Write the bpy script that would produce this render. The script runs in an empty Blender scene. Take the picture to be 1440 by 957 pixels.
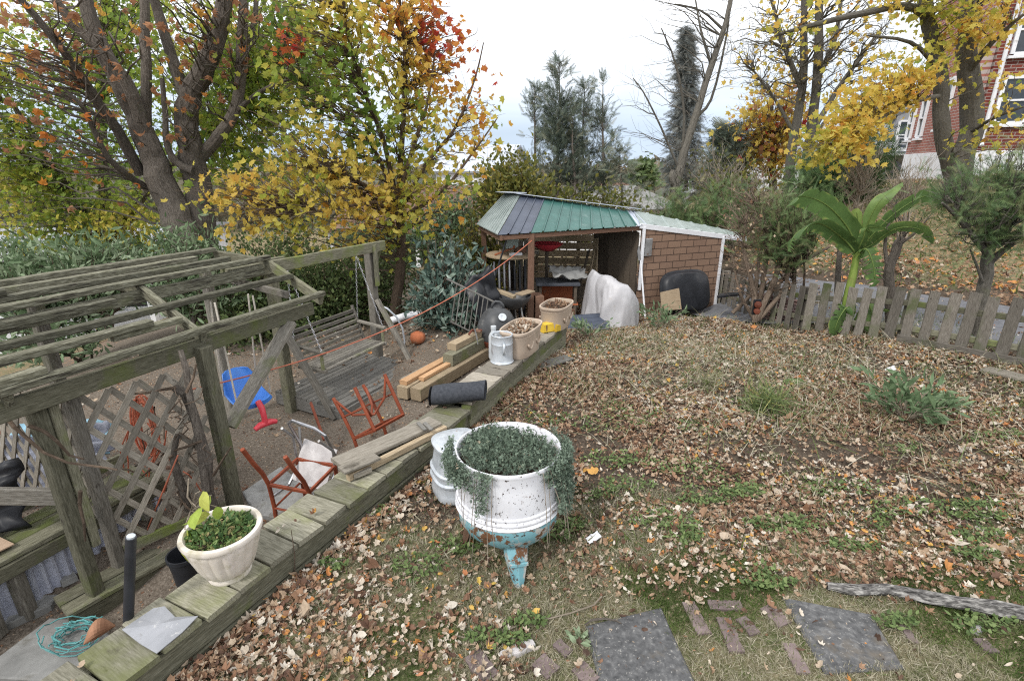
import bpy, math, random
import numpy as np
from mathutils import Vector, Matrix

random.seed(7)
RNG = np.random.default_rng(7)
scene = bpy.context.scene
COL = scene.collection
TAU = 2 * math.pi

# ------------------------------------------------------------------ camera maths (1440 x 957 photograph)
PITCH = math.radians(18.6); CAM_H = 2.2; FPX = 720.0


def ray(x, y):
    u = (x - 720) / FPX; v = (y - 478.5) / FPX
    return np.array((u, math.cos(PITCH) - v * math.sin(PITCH), -math.sin(PITCH) - v * math.cos(PITCH)))


def P(x, y, z=0.0):
    d = ray(x, y); t = (z - CAM_H) / d[2]
    return np.array((d[0] * t, d[1] * t, z))


def PY(x, y, Y):
    d = ray(x, y); t = Y / d[1]
    return np.array((d[0] * t, Y, CAM_H + d[2] * t))


def depth_of(p):
    return p[1] * math.cos(PITCH) - (p[2] - CAM_H) * math.sin(PITCH)


def to_px(A):
    A = np.asarray(A, float)
    z = A[..., 2] - CAM_H
    zc = A[..., 1] * math.cos(PITCH) - z * math.sin(PITCH)
    yc = A[..., 1] * math.sin(PITCH) + z * math.cos(PITCH)
    zc = np.where(np.abs(zc) < 1e-3, 1e-3, zc)
    return 720 + FPX * A[..., 0] / zc, 478.5 - FPX * yc / zc, zc


def sstep(a, b, x):
    t = np.clip((np.asarray(x, float) - a) / (b - a), 0, 1)
    return t * t * (3 - 2 * t)


_PERM = np.random.default_rng(3).random((256, 256))


def vnoise(x, y):
    x = np.asarray(x, float); y = np.asarray(y, float)
    xi = np.floor(x).astype(int); yi = np.floor(y).astype(int)
    fx = x - xi; fy = y - yi
    fx = fx * fx * (3 - 2 * fx); fy = fy * fy * (3 - 2 * fy)
    a = _PERM[xi & 255, yi & 255]; b = _PERM[(xi + 1) & 255, yi & 255]
    c = _PERM[xi & 255, (yi + 1) & 255]; d = _PERM[(xi + 1) & 255, (yi + 1) & 255]
    return (a * (1 - fx) + b * fx) * (1 - fy) + (c * (1 - fx) + d * fx) * fy


def fbm(x, y, o=4):
    s = 0; a = .5; n = 0
    for k in range(o):
        s = s + a * vnoise(x * 2 ** k + 17.3 * k, y * 2 ** k + 5.1 * k); n += a; a *= .5
    return s / n


def nrm(v):
    v = np.asarray(v, float); l = np.linalg.norm(v)
    return v / l if l > 1e-9 else v


# ------------------------------------------------------------------ mesh collector
class MB:
    def __init__(s):
        s.v = []; s.f = []; s.g = []; s.r = []; s.n = 0

    def add(s, V, faces, G=None, R=None):
        V = np.asarray(V, float).reshape(-1, 3)
        s.v.append(V); s.g.append(V.copy() if G is None else np.asarray(G, float).reshape(-1, 3))
        if R is None: R = random.random()
        s.r.append(np.full(len(V), R) if np.isscalar(R) else np.asarray(R, float))
        for F in faces:
            F = np.asarray(F, int)
            if F.ndim == 1: F = F[None, :]
            if len(F): s.f.append(F + s.n)
        s.n += len(V)
        return s

    def beam(s, p0, p1, w, h, up=(0, 0, 1), ch=None, wob=0.0, seg=None, R=None):
        """squared timber from p0 to p1 (centre line), worn edges"""
        p0 = np.asarray(p0, float); p1 = np.asarray(p1, float)
        L = np.linalg.norm(p1 - p0); d = (p1 - p0) / L
        up = np.asarray(up, float); a = np.cross(d, up)
        if np.linalg.norm(a) < 1e-4: a = np.cross(d, (0, 1, 0.01))
        a = nrm(a); b = np.cross(a, d)
        if ch is None: ch = min(.006, w * .15, h * .15)
        if seg is None: seg = max(1, min(8, int(L / .25)))
        W, Hh = w / 2, h / 2
        pr = [(-W + ch, -Hh), (W - ch, -Hh), (W, -Hh + ch), (W, Hh - ch), (W - ch, Hh), (-W + ch, Hh), (-W, Hh - ch), (-W, -Hh + ch)]
        V = []; G = []; off = RNG.random(3) * 40
        for i in range(seg + 1):
            t = i / seg
            jx, jy = (RNG.random(2) - .5) * wob if 0 <= i <= seg else (0, 0)
            for (x, y) in pr:
                j = (RNG.random(2) - .5) * wob * .5
                V.append(p0 + d * (L * t) + a * (x + jx + j[0]) + b * (y + jy + j[1]))
                G.append((L * t + off[0], x + off[1], y + off[2]))
        F = []
        for i in range(seg):
            for k in range(8):
                k2 = (k + 1) % 8
                F.append((i * 8 + k, i * 8 + k2, (i + 1) * 8 + k2, (i + 1) * 8 + k))
        s.add(V, [F, [list(range(7, -1, -1)), list(range(seg * 8, seg * 8 + 8))]], G, R)
        return s

    def box(s, c, size, rz=0.0, ch=None, R=None, wob=0.0):
        c = np.asarray(c, float); d = np.array((math.cos(rz), math.sin(rz), 0)) * size[0] / 2
        return s.beam(c - d, c + d, size[1], size[2], ch=ch, R=R, wob=wob)

    def tube(s, pts, rad, n=8, cap=True, R=None, rough=0.0):
        pts = np.asarray(pts, float); m = len(pts)
        rad = np.full(m, rad) if np.isscalar(rad) else np.asarray(rad, float)
        T = np.gradient(pts, axis=0); T /= np.maximum(np.linalg.norm(T, axis=1, keepdims=True), 1e-9)
        ref = np.array((0, 0, 1.0)) if abs(T[0][2]) < .9 else np.array((1.0, 0, 0))
        A = np.zeros_like(pts); a = nrm(np.cross(T[0], ref))
        for i in range(m):
            a = a - T[i] * np.dot(a, T[i]); a = nrm(a); A[i] = a
        B = np.cross(T, A)
        th = np.arange(n) / n * TAU
        rr = rad[:, None] * (1 + (RNG.random((m, n)) - .5) * rough)
        V = pts[:, None, :] + rr[:, :, None] * (np.cos(th)[None, :, None] * A[:, None, :] + np.sin(th)[None, :, None] * B[:, None, :])
        ln = np.concatenate(([0], np.cumsum(np.linalg.norm(np.diff(pts, axis=0), axis=1))))
        off = RNG.random() * 30
        G = np.zeros((m, n, 3)); G[:, :, 0] = ln[:, None] + off
        G[:, :, 1] = np.cos(th)[None] * rad[:, None]; G[:, :, 2] = np.sin(th)[None] * rad[:, None]
        i = np.arange(m - 1)[:, None] * n; k = np.arange(n)[None]; k2 = (k + 1) % n
        F = np.stack([i + k, i + k2, i + n + k2, i + n + k], -1).reshape(-1, 4)
        fs = [F]
        if cap and n > 2: fs += [[list(range(n - 1, -1, -1)), list(range((m - 1) * n, m * n))]]
        s.add(V, fs, G, R)
        return s

    def lathe(s, prof, c=(0, 0, 0), n=32, axis=(0, 0, 1), R=None, sx=1.0, sy=1.0, rz=0.0, sup=None, wave=None):
        """profile [(r,z)] turned round an axis; sx/sy make it oval, sup a rounded rectangle, wave(theta,i)->extra radius"""
        c = np.asarray(c, float); ax = nrm(axis)
        ref = np.array((1.0, 0, 0)) if abs(ax[0]) < .9 else np.array((0, 1.0, 0))
        a = nrm(ref - ax * np.dot(ref, ax)); b = np.cross(ax, a)
        th = np.arange(n) / n * TAU; V = []; G = []
        for i, (r, z) in enumerate(prof):
            for t in th:
                q = 1.0
                if sup: q = (abs(math.cos(t)) ** sup + abs(math.sin(t)) ** sup) ** (-1 / sup)
                w = wave(t, i) if wave else 0
                x = (r * q + w) * math.cos(t) * sx if not isinstance(r, tuple) else 0
                y = (r * q + w) * math.sin(t) * sy
                if rz:
                    x, y = x * math.cos(rz) - y * math.sin(rz), x * math.sin(rz) + y * math.cos(rz)
                V.append(c + a * x + b * y + ax * z); G.append((x, y, z))
        m = len(prof); F = []
        for i in range(m - 1):
            for k in range(n):
                k2 = (k + 1) % n
                F.append((i * n + k, i * n + k2, (i + 1) * n + k2, (i + 1) * n + k))
        fs = [F]
        if prof[0][0] > 1e-4: fs.append([list(range(n - 1, -1, -1))])
        if prof[-1][0] > 1e-4: fs.append([list(range((m - 1) * n, m * n))])
        s.add(V, fs, np.asarray(G) + RNG.random(3) * 20, R)
        return s

    def grid(s, Q, thick=0.0, R=None, G=None):
        """Q[nu,nv,3] sheet; thick>0 gives it two sides and a rim"""
        Q = np.asarray(Q, float); nu, nv = Q.shape[:2]
        i = np.arange(nu - 1)[:, None] * nv; k = np.arange(nv - 1)[None]
        F = np.stack([i + k, i + k + 1, i + nv + k + 1, i + nv + k], -1).reshape(-1, 4)
        if thick <= 0:
            s.add(Q, [F], None if G is None else G, R); return s
        du = np.gradient(Q, axis=0); dv = np.gradient(Q, axis=1)
        N = np.cross(du, dv); N /= np.maximum(np.linalg.norm(N, axis=2, keepdims=True), 1e-9)
        V = np.concatenate([(Q + N * thick / 2).reshape(-1, 3), (Q - N * thick / 2).reshape(-1, 3)])
        o = nu * nv
        rim = [k for k in range(nv)] + [r * nv + nv - 1 for r in range(1, nu)] + [(nu - 1) * nv + k for k in range(nv - 2, -1, -1)] + [r * nv for r in range(nu - 2, 0, -1)]
        rf = [(rim[j], rim[j - 1], o + rim[j - 1], o + rim[j]) for j in range(len(rim))]
        s.add(V, [F, F[:, ::-1] + o, rf], None if G is None else np.concatenate([np.asarray(G).reshape(-1, 3)] * 2), R)
        return s

    def prism(s, poly, p, ex, ey, th, R=None):
        """outline poly (2-D) in the plane p + x*ex + y*ey, thickness th along the normal"""
        ex = np.asarray(ex, float); ey = np.asarray(ey, float); n = nrm(np.cross(ex, ey))
        p = np.asarray(p, float); k = len(poly)
        A = np.array([p + ex * x + ey * y + n * th / 2 for x, y in poly])
        B = A - n * th; G = np.array([(x, y, 0) for x, y in poly] * 2) + RNG.random(3) * 20
        sd = [(i, k + i, k + (i + 1) % k, (i + 1) % k) for i in range(k)]
        s.add(np.concatenate([A, B]), [[list(range(k))], [list(range(2 * k - 1, k - 1, -1))], sd], G, R)
        return s

    def scatter(s, tv, tf, pos, rot, sc, rnd):
        """many copies of a small template as one mesh: pos (N,3) rot (N,3,3) sc (N) or (N,3)"""
        tv = np.asarray(tv, float); N = len(pos); m = len(tv)
        sc = np.asarray(sc, float)
        loc = tv[None] * (sc[:, None, None] if sc.ndim == 1 else sc[:, None, :])
        V = np.einsum('nij,nmj->nmi', rot, loc) + np.asarray(pos)[:, None, :]
        fs = []
        for F in tf:
            F = np.asarray(F, int)
            fs.append((F[None] + (np.arange(N) * m)[:, None, None]).reshape(-1, F.shape[1]))
        G = np.broadcast_to(tv[None], (N, m, 3)).reshape(-1, 3)
        s.add(V.reshape(-1, 3), fs, G, np.repeat(np.asarray(rnd, float), m))
        return s

    def build(s, name, mat, parent=None, origin=None, smooth=False):
        V = np.concatenate(s.v)
        o = wloc(parent) if parent is not None else (np.zeros(3) if origin is None else np.asarray(origin, float))
        V = V - o
        me = bpy.data.meshes.new(name)
        me.vertices.add(len(V)); me.vertices.foreach_set('co', V.astype(np.float32).ravel())
        tot = np.concatenate([np.full(len(F), F.shape[1], np.int32) for F in s.f])
        idx = np.concatenate([F.ravel() for F in s.f]).astype(np.int32)
        me.loops.add(len(idx)); me.loops.foreach_set('vertex_index', idx)
        st = np.concatenate(([0], np.cumsum(tot)[:-1])).astype(np.int32)
        me.polygons.add(len(tot)); me.polygons.foreach_set('loop_start', st)
        me.update(calc_edges=True)
        at = me.attributes.new('gp', 'FLOAT_VECTOR', 'POINT'); at.data.foreach_set('vector', np.concatenate(s.g).astype(np.float32).ravel())
        at = me.attributes.new('rnd', 'FLOAT', 'POINT'); at.data.foreach_set('value', np.concatenate(s.r).astype(np.float32))
        me.polygons.foreach_set('use_smooth', np.full(len(tot), bool(smooth)))
        me.materials.append(mat)
        if smooth == 'auto':
            try: me.set_sharp_from_angle(angle=math.radians(38))
            except Exception: pass
        ob = bpy.data.objects.new(name, me); COL.objects.link(ob)
        if parent is not None: ob.parent = parent
        elif origin is not None: ob.location = o
        return ob


_W = {}


def wloc(o):
    r = np.zeros(3)
    while o is not None:
        r = r + np.array(o.location); o = o.parent
    return r


def tag(o, label, cat, group=None, kind=None):
    o['label'] = label; o['category'] = cat
    if group: o['group'] = group
    if kind: o['kind'] = kind
    return o


def thing(name, label, cat, loc, group=None):
    o = bpy.data.objects.new(name, None); COL.objects.link(o)
    o.location = tuple(float(v) for v in loc); o.empty_display_size = .1
    return tag(o, label, cat, group)


def structure(o):
    o['kind'] = 'structure'; return o


def dup(root, loc, rz=0.0, label=None, scale=None):
    r = root.copy(); COL.objects.link(r); r.location = tuple(float(v) for v in loc); r.rotation_euler = (0, 0, rz)
    if label: r['label'] = label
    if scale: r.scale = (scale,) * 3
    for ch in list(root.children):
        c = ch.copy(); COL.objects.link(c); c.parent = r
        for g in list(ch.children):
            d = g.copy(); COL.objects.link(d); d.parent = c
    return r


def rot_from(z, spin):
    """(N,3,3): template z axis to direction z (N,3), turned by spin (N)"""
    z = z / np.maximum(np.linalg.norm(z, axis=1, keepdims=True), 1e-9)
    ref = np.where(np.abs(z[:, 2:3]) < .9, np.array([[0, 0, 1.0]]), np.array([[1.0, 0, 0]]))
    a = np.cross(ref, z); a /= np.linalg.norm(a, axis=1, keepdims=True); b = np.cross(z, a)
    c, s_ = np.cos(spin)[:, None], np.sin(spin)[:, None]
    x = a * c + b * s_; y = np.cross(z, x)
    return np.stack([x, y, z], -1)


def rot_y(y, spin):
    """(N,3,3): template y axis (leaf axis) to y; spin turns the blade round it"""
    r = rot_from(y, spin)
    return np.stack([r[:, :, 0], r[:, :, 2], -r[:, :, 1]], -1)


def rdir(n):
    v = RNG.normal(size=(n, 3)); return v / np.linalg.norm(v, axis=1, keepdims=True)


# ------------------------------------------------------------------ materials
def _nodes(name):
    m = bpy.data.materials.new(name); m.use_nodes = True
    nt = m.node_tree
    for n in list(nt.nodes): nt.nodes.remove(n)
    return m, nt


def _ramp(nt, stops, interp='LINEAR'):
    r = nt.nodes.new('ShaderNodeValToRGB'); cr = r.color_ramp; cr.interpolation = interp
    while len(cr.elements) < len(stops): cr.elements.new(.5)
    for e, (p, c) in zip(cr.elements, stops):
        e.position = p; e.color = (c, c, c, 1) if np.isscalar(c) else (*c, 1)
    return r


def _coord(nt, coord, scale, rnd_off=True):
    if coord == 'gp':
        a = nt.nodes.new('ShaderNodeAttribute'); a.attribute_name = 'gp'; out = a.outputs['Vector']
    else:
        a = nt.nodes.new('ShaderNodeNewGeometry'); out = a.outputs['Position']
    mp = nt.nodes.new('ShaderNodeMapping'); mp.inputs['Scale'].default_value = scale if not np.isscalar(scale) else (scale,) * 3
    nt.links.new(out, mp.inputs['Vector'])
    return mp.outputs['Vector']


def _noise(nt, vec, scale, detail=5, rough=.6, dist=0.0):
    n = nt.nodes.new('ShaderNodeTexNoise'); n.inputs['Scale'].default_value = scale; n.inputs['Detail'].default_value = detail
    n.inputs['Roughness'].default_value = rough; n.inputs['Distortion'].default_value = dist
    nt.links.new(vec, n.inputs['Vector']); return n.outputs['Fac']


def _mixc(nt, fac, a, b, mode='MIX'):
    m = nt.nodes.new('ShaderNodeMix'); m.data_type = 'RGBA'; m.blend_type = mode
    for sock, v in ((m.inputs[0], fac), (m.inputs[6], a), (m.inputs[7], b)):
        if hasattr(v, 'is_linked'): nt.links.new(v, sock)
        elif np.isscalar(v): sock.default_value = v
        else: sock.default_value = (*v, 1)
    return m.outputs[2]


def mat(name, stops, scale=6, stretch=(1, 1, 1), coord='gp', detail=6, dist=.3, rough=.8, spots=(), bump=.25, bscale=None,
        metallic=0.0, var=.25, spec=.3, bdist=.01, sheen=0.0):
    """noise-mottled surface; spots = (colour, scale, lo, hi[, stretch]) laid over it; var = brightness change per piece"""
    m, nt = _nodes(name)
    out = nt.nodes.new('ShaderNodeOutputMaterial'); b = nt.nodes.new('ShaderNodeBsdfPrincipled')
    nt.links.new(b.outputs[0], out.inputs[0])
    v = _coord(nt, coord, stretch)
    f = _noise(nt, v, scale, detail, .62, dist)
    r = _ramp(nt, stops); nt.links.new(f, r.inputs[0]); c = r.outputs[0]
    for sp in spots:
        v2 = _coord(nt, coord, sp[4] if len(sp) > 4 else (1, 1, 1))
        f2 = _noise(nt, v2, sp[1], 5, .65, .2)
        r2 = _ramp(nt, [(sp[2], 0.0), (sp[3], 1.0)]); nt.links.new(f2, r2.inputs[0])
        c = _mixc(nt, r2.outputs[0], c, sp[0])
    if var:
        a = nt.nodes.new('ShaderNodeAttribute'); a.attribute_name = 'rnd'
        mr = nt.nodes.new('ShaderNodeMapRange'); mr.inputs[3].default_value = 1 - var; mr.inputs[4].default_value = 1 + var
        nt.links.new(a.outputs['Fac'], mr.inputs[0])
        h = nt.nodes.new('ShaderNodeHueSaturation'); nt.links.new(mr.outputs[0], h.inputs['Value']); nt.links.new(c, h.inputs['Color']); c = h.outputs[0]
    nt.links.new(c, b.inputs['Base Color'])
    b.inputs['Roughness'].default_value = rough; b.inputs['Metallic'].default_value = metallic
    b.inputs['Specular IOR Level'].default_value = spec
    if bump:
        fb = f if bscale is None else _noise(nt, v, bscale, 6, .7, .2)
        bp = nt.nodes.new('ShaderNodeBump'); bp.inputs['Strength'].default_value = bump; bp.inputs['Distance'].default_value = bdist
        nt.links.new(fb, bp.inputs['Height']); nt.links.new(bp.outputs[0], b.inputs['Normal'])
    return m


def leafmat(name, stops, trans=.35, rough=.55, interp='LINEAR', mott=.35, mscale=30, spec=.25):
    """leaf blade: colour by the leaf's own 'rnd', mottled, lets light through"""
    m, nt = _nodes(name)
    out = nt.nodes.new('ShaderNodeOutputMaterial'); b = nt.nodes.new('ShaderNodeBsdfPrincipled')
    a = nt.nodes.new('ShaderNodeAttribute'); a.attribute_name = 'rnd'
    r = _ramp(nt, stops, interp); nt.links.new(a.outputs['Fac'], r.inputs[0])
    c = r.outputs[0]
    if mott:
        v = _coord(nt, 'pos', 1); f = _noise(nt, v, mscale, 3, .6)
        mr = nt.nodes.new('ShaderNodeMapRange'); mr.inputs[3].default_value = 1 - mott; mr.inputs[4].default_value = 1 + mott
        nt.links.new(f, mr.inputs[0]); h = nt.nodes.new('ShaderNodeHueSaturation')
        nt.links.new(mr.outputs[0], h.inputs['Value']); nt.links.new(c, h.inputs['Color']); c = h.outputs[0]
    nt.links.new(c, b.inputs['Base Color']); b.inputs['Roughness'].default_value = rough; b.inputs['Specular IOR Level'].default_value = spec
    if trans:
        t = nt.nodes.new('ShaderNodeBsdfTranslucent'); nt.links.new(c, t.inputs[0])
        mx = nt.nodes.new('ShaderNodeMixShader'); mx.inputs[0].default_value = trans
        nt.links.new(b.outputs[0], mx.inputs[1]); nt.links.new(t.outputs[0], mx.inputs[2]); nt.links.new(mx.outputs[0], out.inputs[0])
    else:
        nt.links.new(b.outputs[0], out.inputs[0])
    return m


WS = (2.6, 26, 26)                                             # grain runs along a timber
MT = {}
MT['grey_wood'] = mat('weathered_grey_wood', [(.28, (.08, .074, .06)), (.5, (.185, .17, .145)), (.72, (.3, .285, .25))], 6, WS, rough=.9,
                      spots=[((.045, .036, .028), 7, .66, .72, (1, 1.8, 1.8)), ((.06, .05, .04), 3, .62, .75, (2, 25, 25)), ((.11, .125, .05), 2.2, .55, .75)], var=.36, bump=.5, bdist=.006)
MT['moss_wood'] = mat('mossy_green_wood', [(.28, (.06, .058, .038)), (.5, (.14, .135, .094)), (.72, (.24, .232, .175))], 6, WS, rough=.92,
                      spots=[((.045, .036, .028), 7, .66, .72, (1, 1.8, 1.8)), ((.12, .15, .035), 2.2, .52, .7), ((.05, .045, .03), 3, .62, .74, (2, 25, 25))], var=.36, bump=.5, bdist=.006)
MT['roof_wood'] = mat('dark_lichen_wood', [(.3, (.042, .04, .028)), (.5, (.125, .121, .085)), (.7, (.285, .28, .22))], 6, WS, rough=.92,
                      spots=[((.045, .036, .028), 7, .66, .72, (1, 1.8, 1.8)), ((.028, .024, .019), 2.5, .54, .66, (1.5, 20, 20)), ((.13, .14, .07), 2.2, .58, .78)], var=.36, bump=.6, bdist=.006)
MT['cap_wood'] = mat('mossy_cap_board', [(.28, (.11, .105, .075)), (.5, (.22, .21, .16)), (.72, (.34, .325, .26))], 5, WS, rough=.9,
                     spots=[((.045, .036, .028), 7, .66, .72, (1, 1.8, 1.8)), ((.16, .175, .065), 2.4, .5, .75), ((.08, .07, .055), 6, .64, .78)], var=.36, bump=.4, bdist=.005)
MT['cap_wood_dry'] = mat('dry_cap_board', [(.25, (.13, .115, .09)), (.5, (.26, .235, .195)), (.75, (.38, .35, .3))], 5, WS, rough=.9,
                         spots=[((.045, .036, .028), 7, .66, .72, (1, 1.8, 1.8)), ((.14, .15, .06), 2.4, .6, .8), ((.07, .06, .045), 6, .62, .75)], var=.36, bump=.4, bdist=.005)
MT['deck_wood'] = mat('grey_deck_board', [(.3, (.09, .085, .078)), (.55, (.155, .15, .138)), (.8, (.22, .21, .195))], 6, WS, rough=.9, bump=.4, bdist=.005,
                      spots=[((.06, .055, .045), 4, .6, .75)])
MT['fresh_wood'] = mat('fresh_sawn_wood', [(.3, (.36, .2, .1)), (.55, (.5, .31, .17)), (.8, (.58, .4, .25))], 5, WS, rough=.75, bump=.2, bdist=.003)
MT['tan_wood'] = mat('tan_timber', [(.25, (.16, .12, .075)), (.5, (.3, .235, .155)), (.75, (.42, .35, .25))], 5, WS, rough=.85, bump=.3, bdist=.005,
                     spots=[((.045, .036, .028), 7, .66, .72, (1, 1.8, 1.8)), ((.13, .14, .06), 2.5, .58, .75)])
MT['ply'] = mat('weathered_plywood', [(.3, (.2, .145, .09)), (.5, (.36, .28, .19)), (.7, (.26, .19, .12))], 7, (.7, 4, 4), rough=.85, dist=1.4, bump=.2, bdist=.003)
MT['brown_wood'] = mat('brown_painted_post', [(.3, (.1, .055, .035)), (.6, (.19, .11, .075)), (.8, (.28, .2, .15))], 6, WS, rough=.85, bump=.3, bdist=.005)
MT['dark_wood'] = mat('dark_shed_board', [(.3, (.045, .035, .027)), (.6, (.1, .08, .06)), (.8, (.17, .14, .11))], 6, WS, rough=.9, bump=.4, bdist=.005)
MT['fence_wood'] = mat('fence_picket_wood', [(.25, (.075, .066, .055)), (.5, (.165, .148, .125)), (.75, (.26, .24, .21))], 6, WS, rough=.92, bump=.5, bdist=.005,
                       spots=[((.045, .036, .028), 7, .66, .72, (1, 1.8, 1.8)), ((.085, .1, .045), 2.5, .52, .7)], var=.35)
MT['red_metal'] = mat('rusty_red_chair_paint', [(.3, (.15, .036, .018)), (.6, (.24, .058, .026)), (.8, (.3, .1, .055))], 9, rough=.55, bump=.1,
                      spots=[((.1, .04, .02), 14, .6, .7)], coord='pos', var=.1)
MT['chrome'] = mat('dull_chrome', [(.3, (.4, .4, .42)), (.7, (.6, .6, .62))], 8, rough=.32, metallic=.9, bump=0, coord='pos', spots=[((.2, .12, .08), 22, .6, .7)])
MT['galv'] = mat('galvanised_steel', [(.3, (.42, .45, .49)), (.5, (.52, .56, .6)), (.7, (.62, .65, .7))], 14, rough=.42, metallic=.35, coord='pos', bump=.05, var=.05,
                 spots=[((.32, .33, .35), 6, .6, .7), ((.3, .17, .1), 16, .68, .76)])
MT['enamel'] = mat('chipped_white_enamel', [(.3, (.62, .63, .68)), (.7, (.78, .79, .83))], 4, rough=.32, coord='pos', bump=.1, var=0, spec=.5,
                   spots=[((.055, .04, .035), 48, .61, .64), ((.16, .09, .06), 10, .67, .71), ((.5, .5, .52), 3, .5, .75)])
MT['teal_enamel'] = mat('rusty_teal_enamel', [(.3, (.12, .3, .35)), (.7, (.22, .42, .47))], 5, rough=.42, coord='pos', bump=.25, var=0, spec=.4,
                        spots=[((.42, .42, .4), 9, .52, .58), ((.15, .075, .04), 13, .52, .56), ((.06, .04, .03), 26, .6, .64)])
MT['terracotta'] = mat('terracotta', [(.3, (.26, .08, .035)), (.7, (.38, .13, .06))], 6, rough=.85, coord='pos', bump=.2, spots=[((.2, .12, .08), 5, .58, .7)])
MT['planter'] = mat('beige_planter_plastic', [(.3, (.38, .3, .23)), (.7, (.5, .41, .33))], 5, rough=.7, coord='pos', bump=.1, spots=[((.2, .17, .11), 3.5, .58, .75)], var=.05)
MT['pot'] = mat('limewashed_pot', [(.3, (.5, .45, .38)), (.7, (.7, .65, .59))], 6, rough=.85, coord='pos', bump=.25, var=0,
                spots=[((.3, .28, .16), 5, .52, .68), ((.74, .67, .63), 9, .58, .7), ((.2, .17, .12), 16, .64, .74)])
MT['black_plastic'] = mat('black_plastic', [(.3, (.012, .013, .016)), (.7, (.028, .03, .036))], 5, rough=.42, coord='pos', bump=.05, spots=[((.07, .068, .065), 5, .6, .78)])
MT['felt'] = mat('roofing_felt', [(.3, (.03, .034, .042)), (.7, (.065, .07, .082))], 40, rough=.9, coord='pos', bump=.4, bdist=.002)
MT['kettle'] = mat('faded_black_enamel', [(.3, (.035, .037, .04)), (.7, (.085, .088, .092))], 4, rough=.4, coord='pos', bump=.05, spots=[((.24, .23, .22), 4, .6, .8)], var=0)
MT['kettle_red'] = mat('dull_red_enamel', [(.3, (.12, .035, .02)), (.7, (.2, .06, .035))], 5, rough=.5, coord='pos', bump=.05)
MT['steel'] = mat('grey_steel', [(.3, (.2, .2, .2)), (.7, (.33, .33, .33))], 8, rough=.5, metallic=.5, coord='pos', bump=.05, spots=[((.16, .09, .05), 10, .6, .7)])
MT['blue_plastic'] = mat('blue_plastic', [(.3, (.045, .18, .6)), (.7, (.07, .25, .72))], 3, rough=.38, coord='pos', bump=0, var=0, spec=.5, spots=[((.1, .22, .55), 6, .6, .8)])
MT['red_plastic'] = mat('red_plastic', [(.3, (.5, .03, .05)), (.7, (.62, .06, .08))], 3, rough=.4, coord='pos', bump=0, var=0, spec=.5)
MT['rope'] = mat('pale_rope', [(.3, (.4, .36, .3)), (.7, (.6, .56, .5))], 60, rough=.95, coord='pos', bump=.3, bdist=.002)
MT['orange_cord'] = mat('orange_cord', [(.3, (.5, .13, .07)), (.7, (.6, .22, .14))], 20, rough=.6, coord='pos', bump=0)
MT['tarp'] = mat('pale_plastic_sheet', [(.3, (.39, .385, .4)), (.7, (.5, .495, .51))], 3, rough=.4, coord='pos', bump=.25, var=0, spots=[((.36, .32, .28), 3, .6, .8)], bscale=6, bdist=.05, stretch=(1, 1, .35), dist=1.2)
MT['lilac_sheet'] = mat('pale_lilac_sheet', [(.3, (.3, .32, .4)), (.7, (.48, .5, .58))], 3, rough=.5, coord='pos', bump=.5, bscale=8, bdist=.03)
MT['blue_sheet'] = mat('light_blue_plastic', [(.3, (.2, .36, .46)), (.7, (.3, .48, .58))], 3, rough=.5, coord='pos', bump=.1)
MT['yellow'] = mat('yellow_plastic', [(.3, (.5, .33, .03)), (.7, (.65, .45, .06))], 8, rough=.5, coord='pos', bump=0, spots=[((.25, .17, .05), 12, .6, .7)])
MT['cardboard'] = mat('cardboard', [(.3, (.4, .28, .19)), (.7, (.5, .37, .27))], 5, rough=.9, coord='pos', bump=.1)
MT['slate'] = mat('grey_sheet_metal', [(.3, (.25, .26, .28)), (.7, (.4, .41, .44))], 5, rough=.55, coord='pos', bump=.15, metallic=.2, spots=[((.16, .15, .13), 7, .58, .72), ((.5, .5, .5), 16, .62, .7)])
MT['paver'] = mat('dark_concrete_slab', [(.3, (.045, .046, .048)), (.55, (.095, .096, .098)), (.75, (.18, .18, .178))], 30, rough=.92, coord='pos', bump=.5, bdist=.004, var=.12,
                  spots=[((.3, .29, .27), 55, .6, .68), ((.12, .1, .075), 3, .58, .72)])
MT['brick_paver'] = mat('mauve_paving_brick', [(.3, (.12, .09, .088)), (.7, (.21, .165, .16))], 14, rough=.92, coord='pos', bump=.4, bdist=.003,
                        spots=[((.14, .12, .08), 8, .58, .7), ((.3, .26, .25), 30, .64, .7)])
MT['stone'] = mat('grey_flagstone', [(.3, (.16, .16, .155)), (.7, (.3, .3, .29))], 7, rough=.9, coord='pos', bump=.4, bdist=.006, spots=[((.1, .09, .065), 4, .55, .7)])
MT['pale_stone'] = mat('pale_stone', [(.3, (.36, .34, .34)), (.7, (.56, .54, .54))], 12, rough=.9, coord='pos', bump=.4, bdist=.006)
MT['bark_dark'] = mat('dark_furrowed_bark', [(.3, (.065, .055, .046)), (.55, (.145, .125, .106)), (.8, (.25, .225, .195))], 9, (1.6, 9, 9), rough=.95, bump=.9, bdist=.03,
                      spots=[((.1, .115, .06), 2.2, .6, .75)], dist=.8)
MT['bark_grey'] = mat('grey_bark', [(.3, (.065, .06, .05)), (.55, (.135, .124, .105)), (.8, (.22, .205, .18))], 9, (1.6, 7, 7), rough=.95, bump=.7, bdist=.02, dist=.8,
                      spots=[((.13, .13, .08), 2, .58, .75)])
MT['bark_brown'] = mat('brown_stem_bark', [(.3, (.05, .036, .026)), (.55, (.11, .08, .058)), (.8, (.2, .155, .12))], 9, (2, 9, 9), rough=.95, bump=.6, bdist=.01)
MT['dead_wood'] = mat('bleached_log', [(.36, (.025, .024, .023)), (.5, (.12, .115, .11)), (.68, (.33, .32, .3))], 6, (4, 15, 15), rough=.95, bump=.9, bdist=.012)
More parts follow.
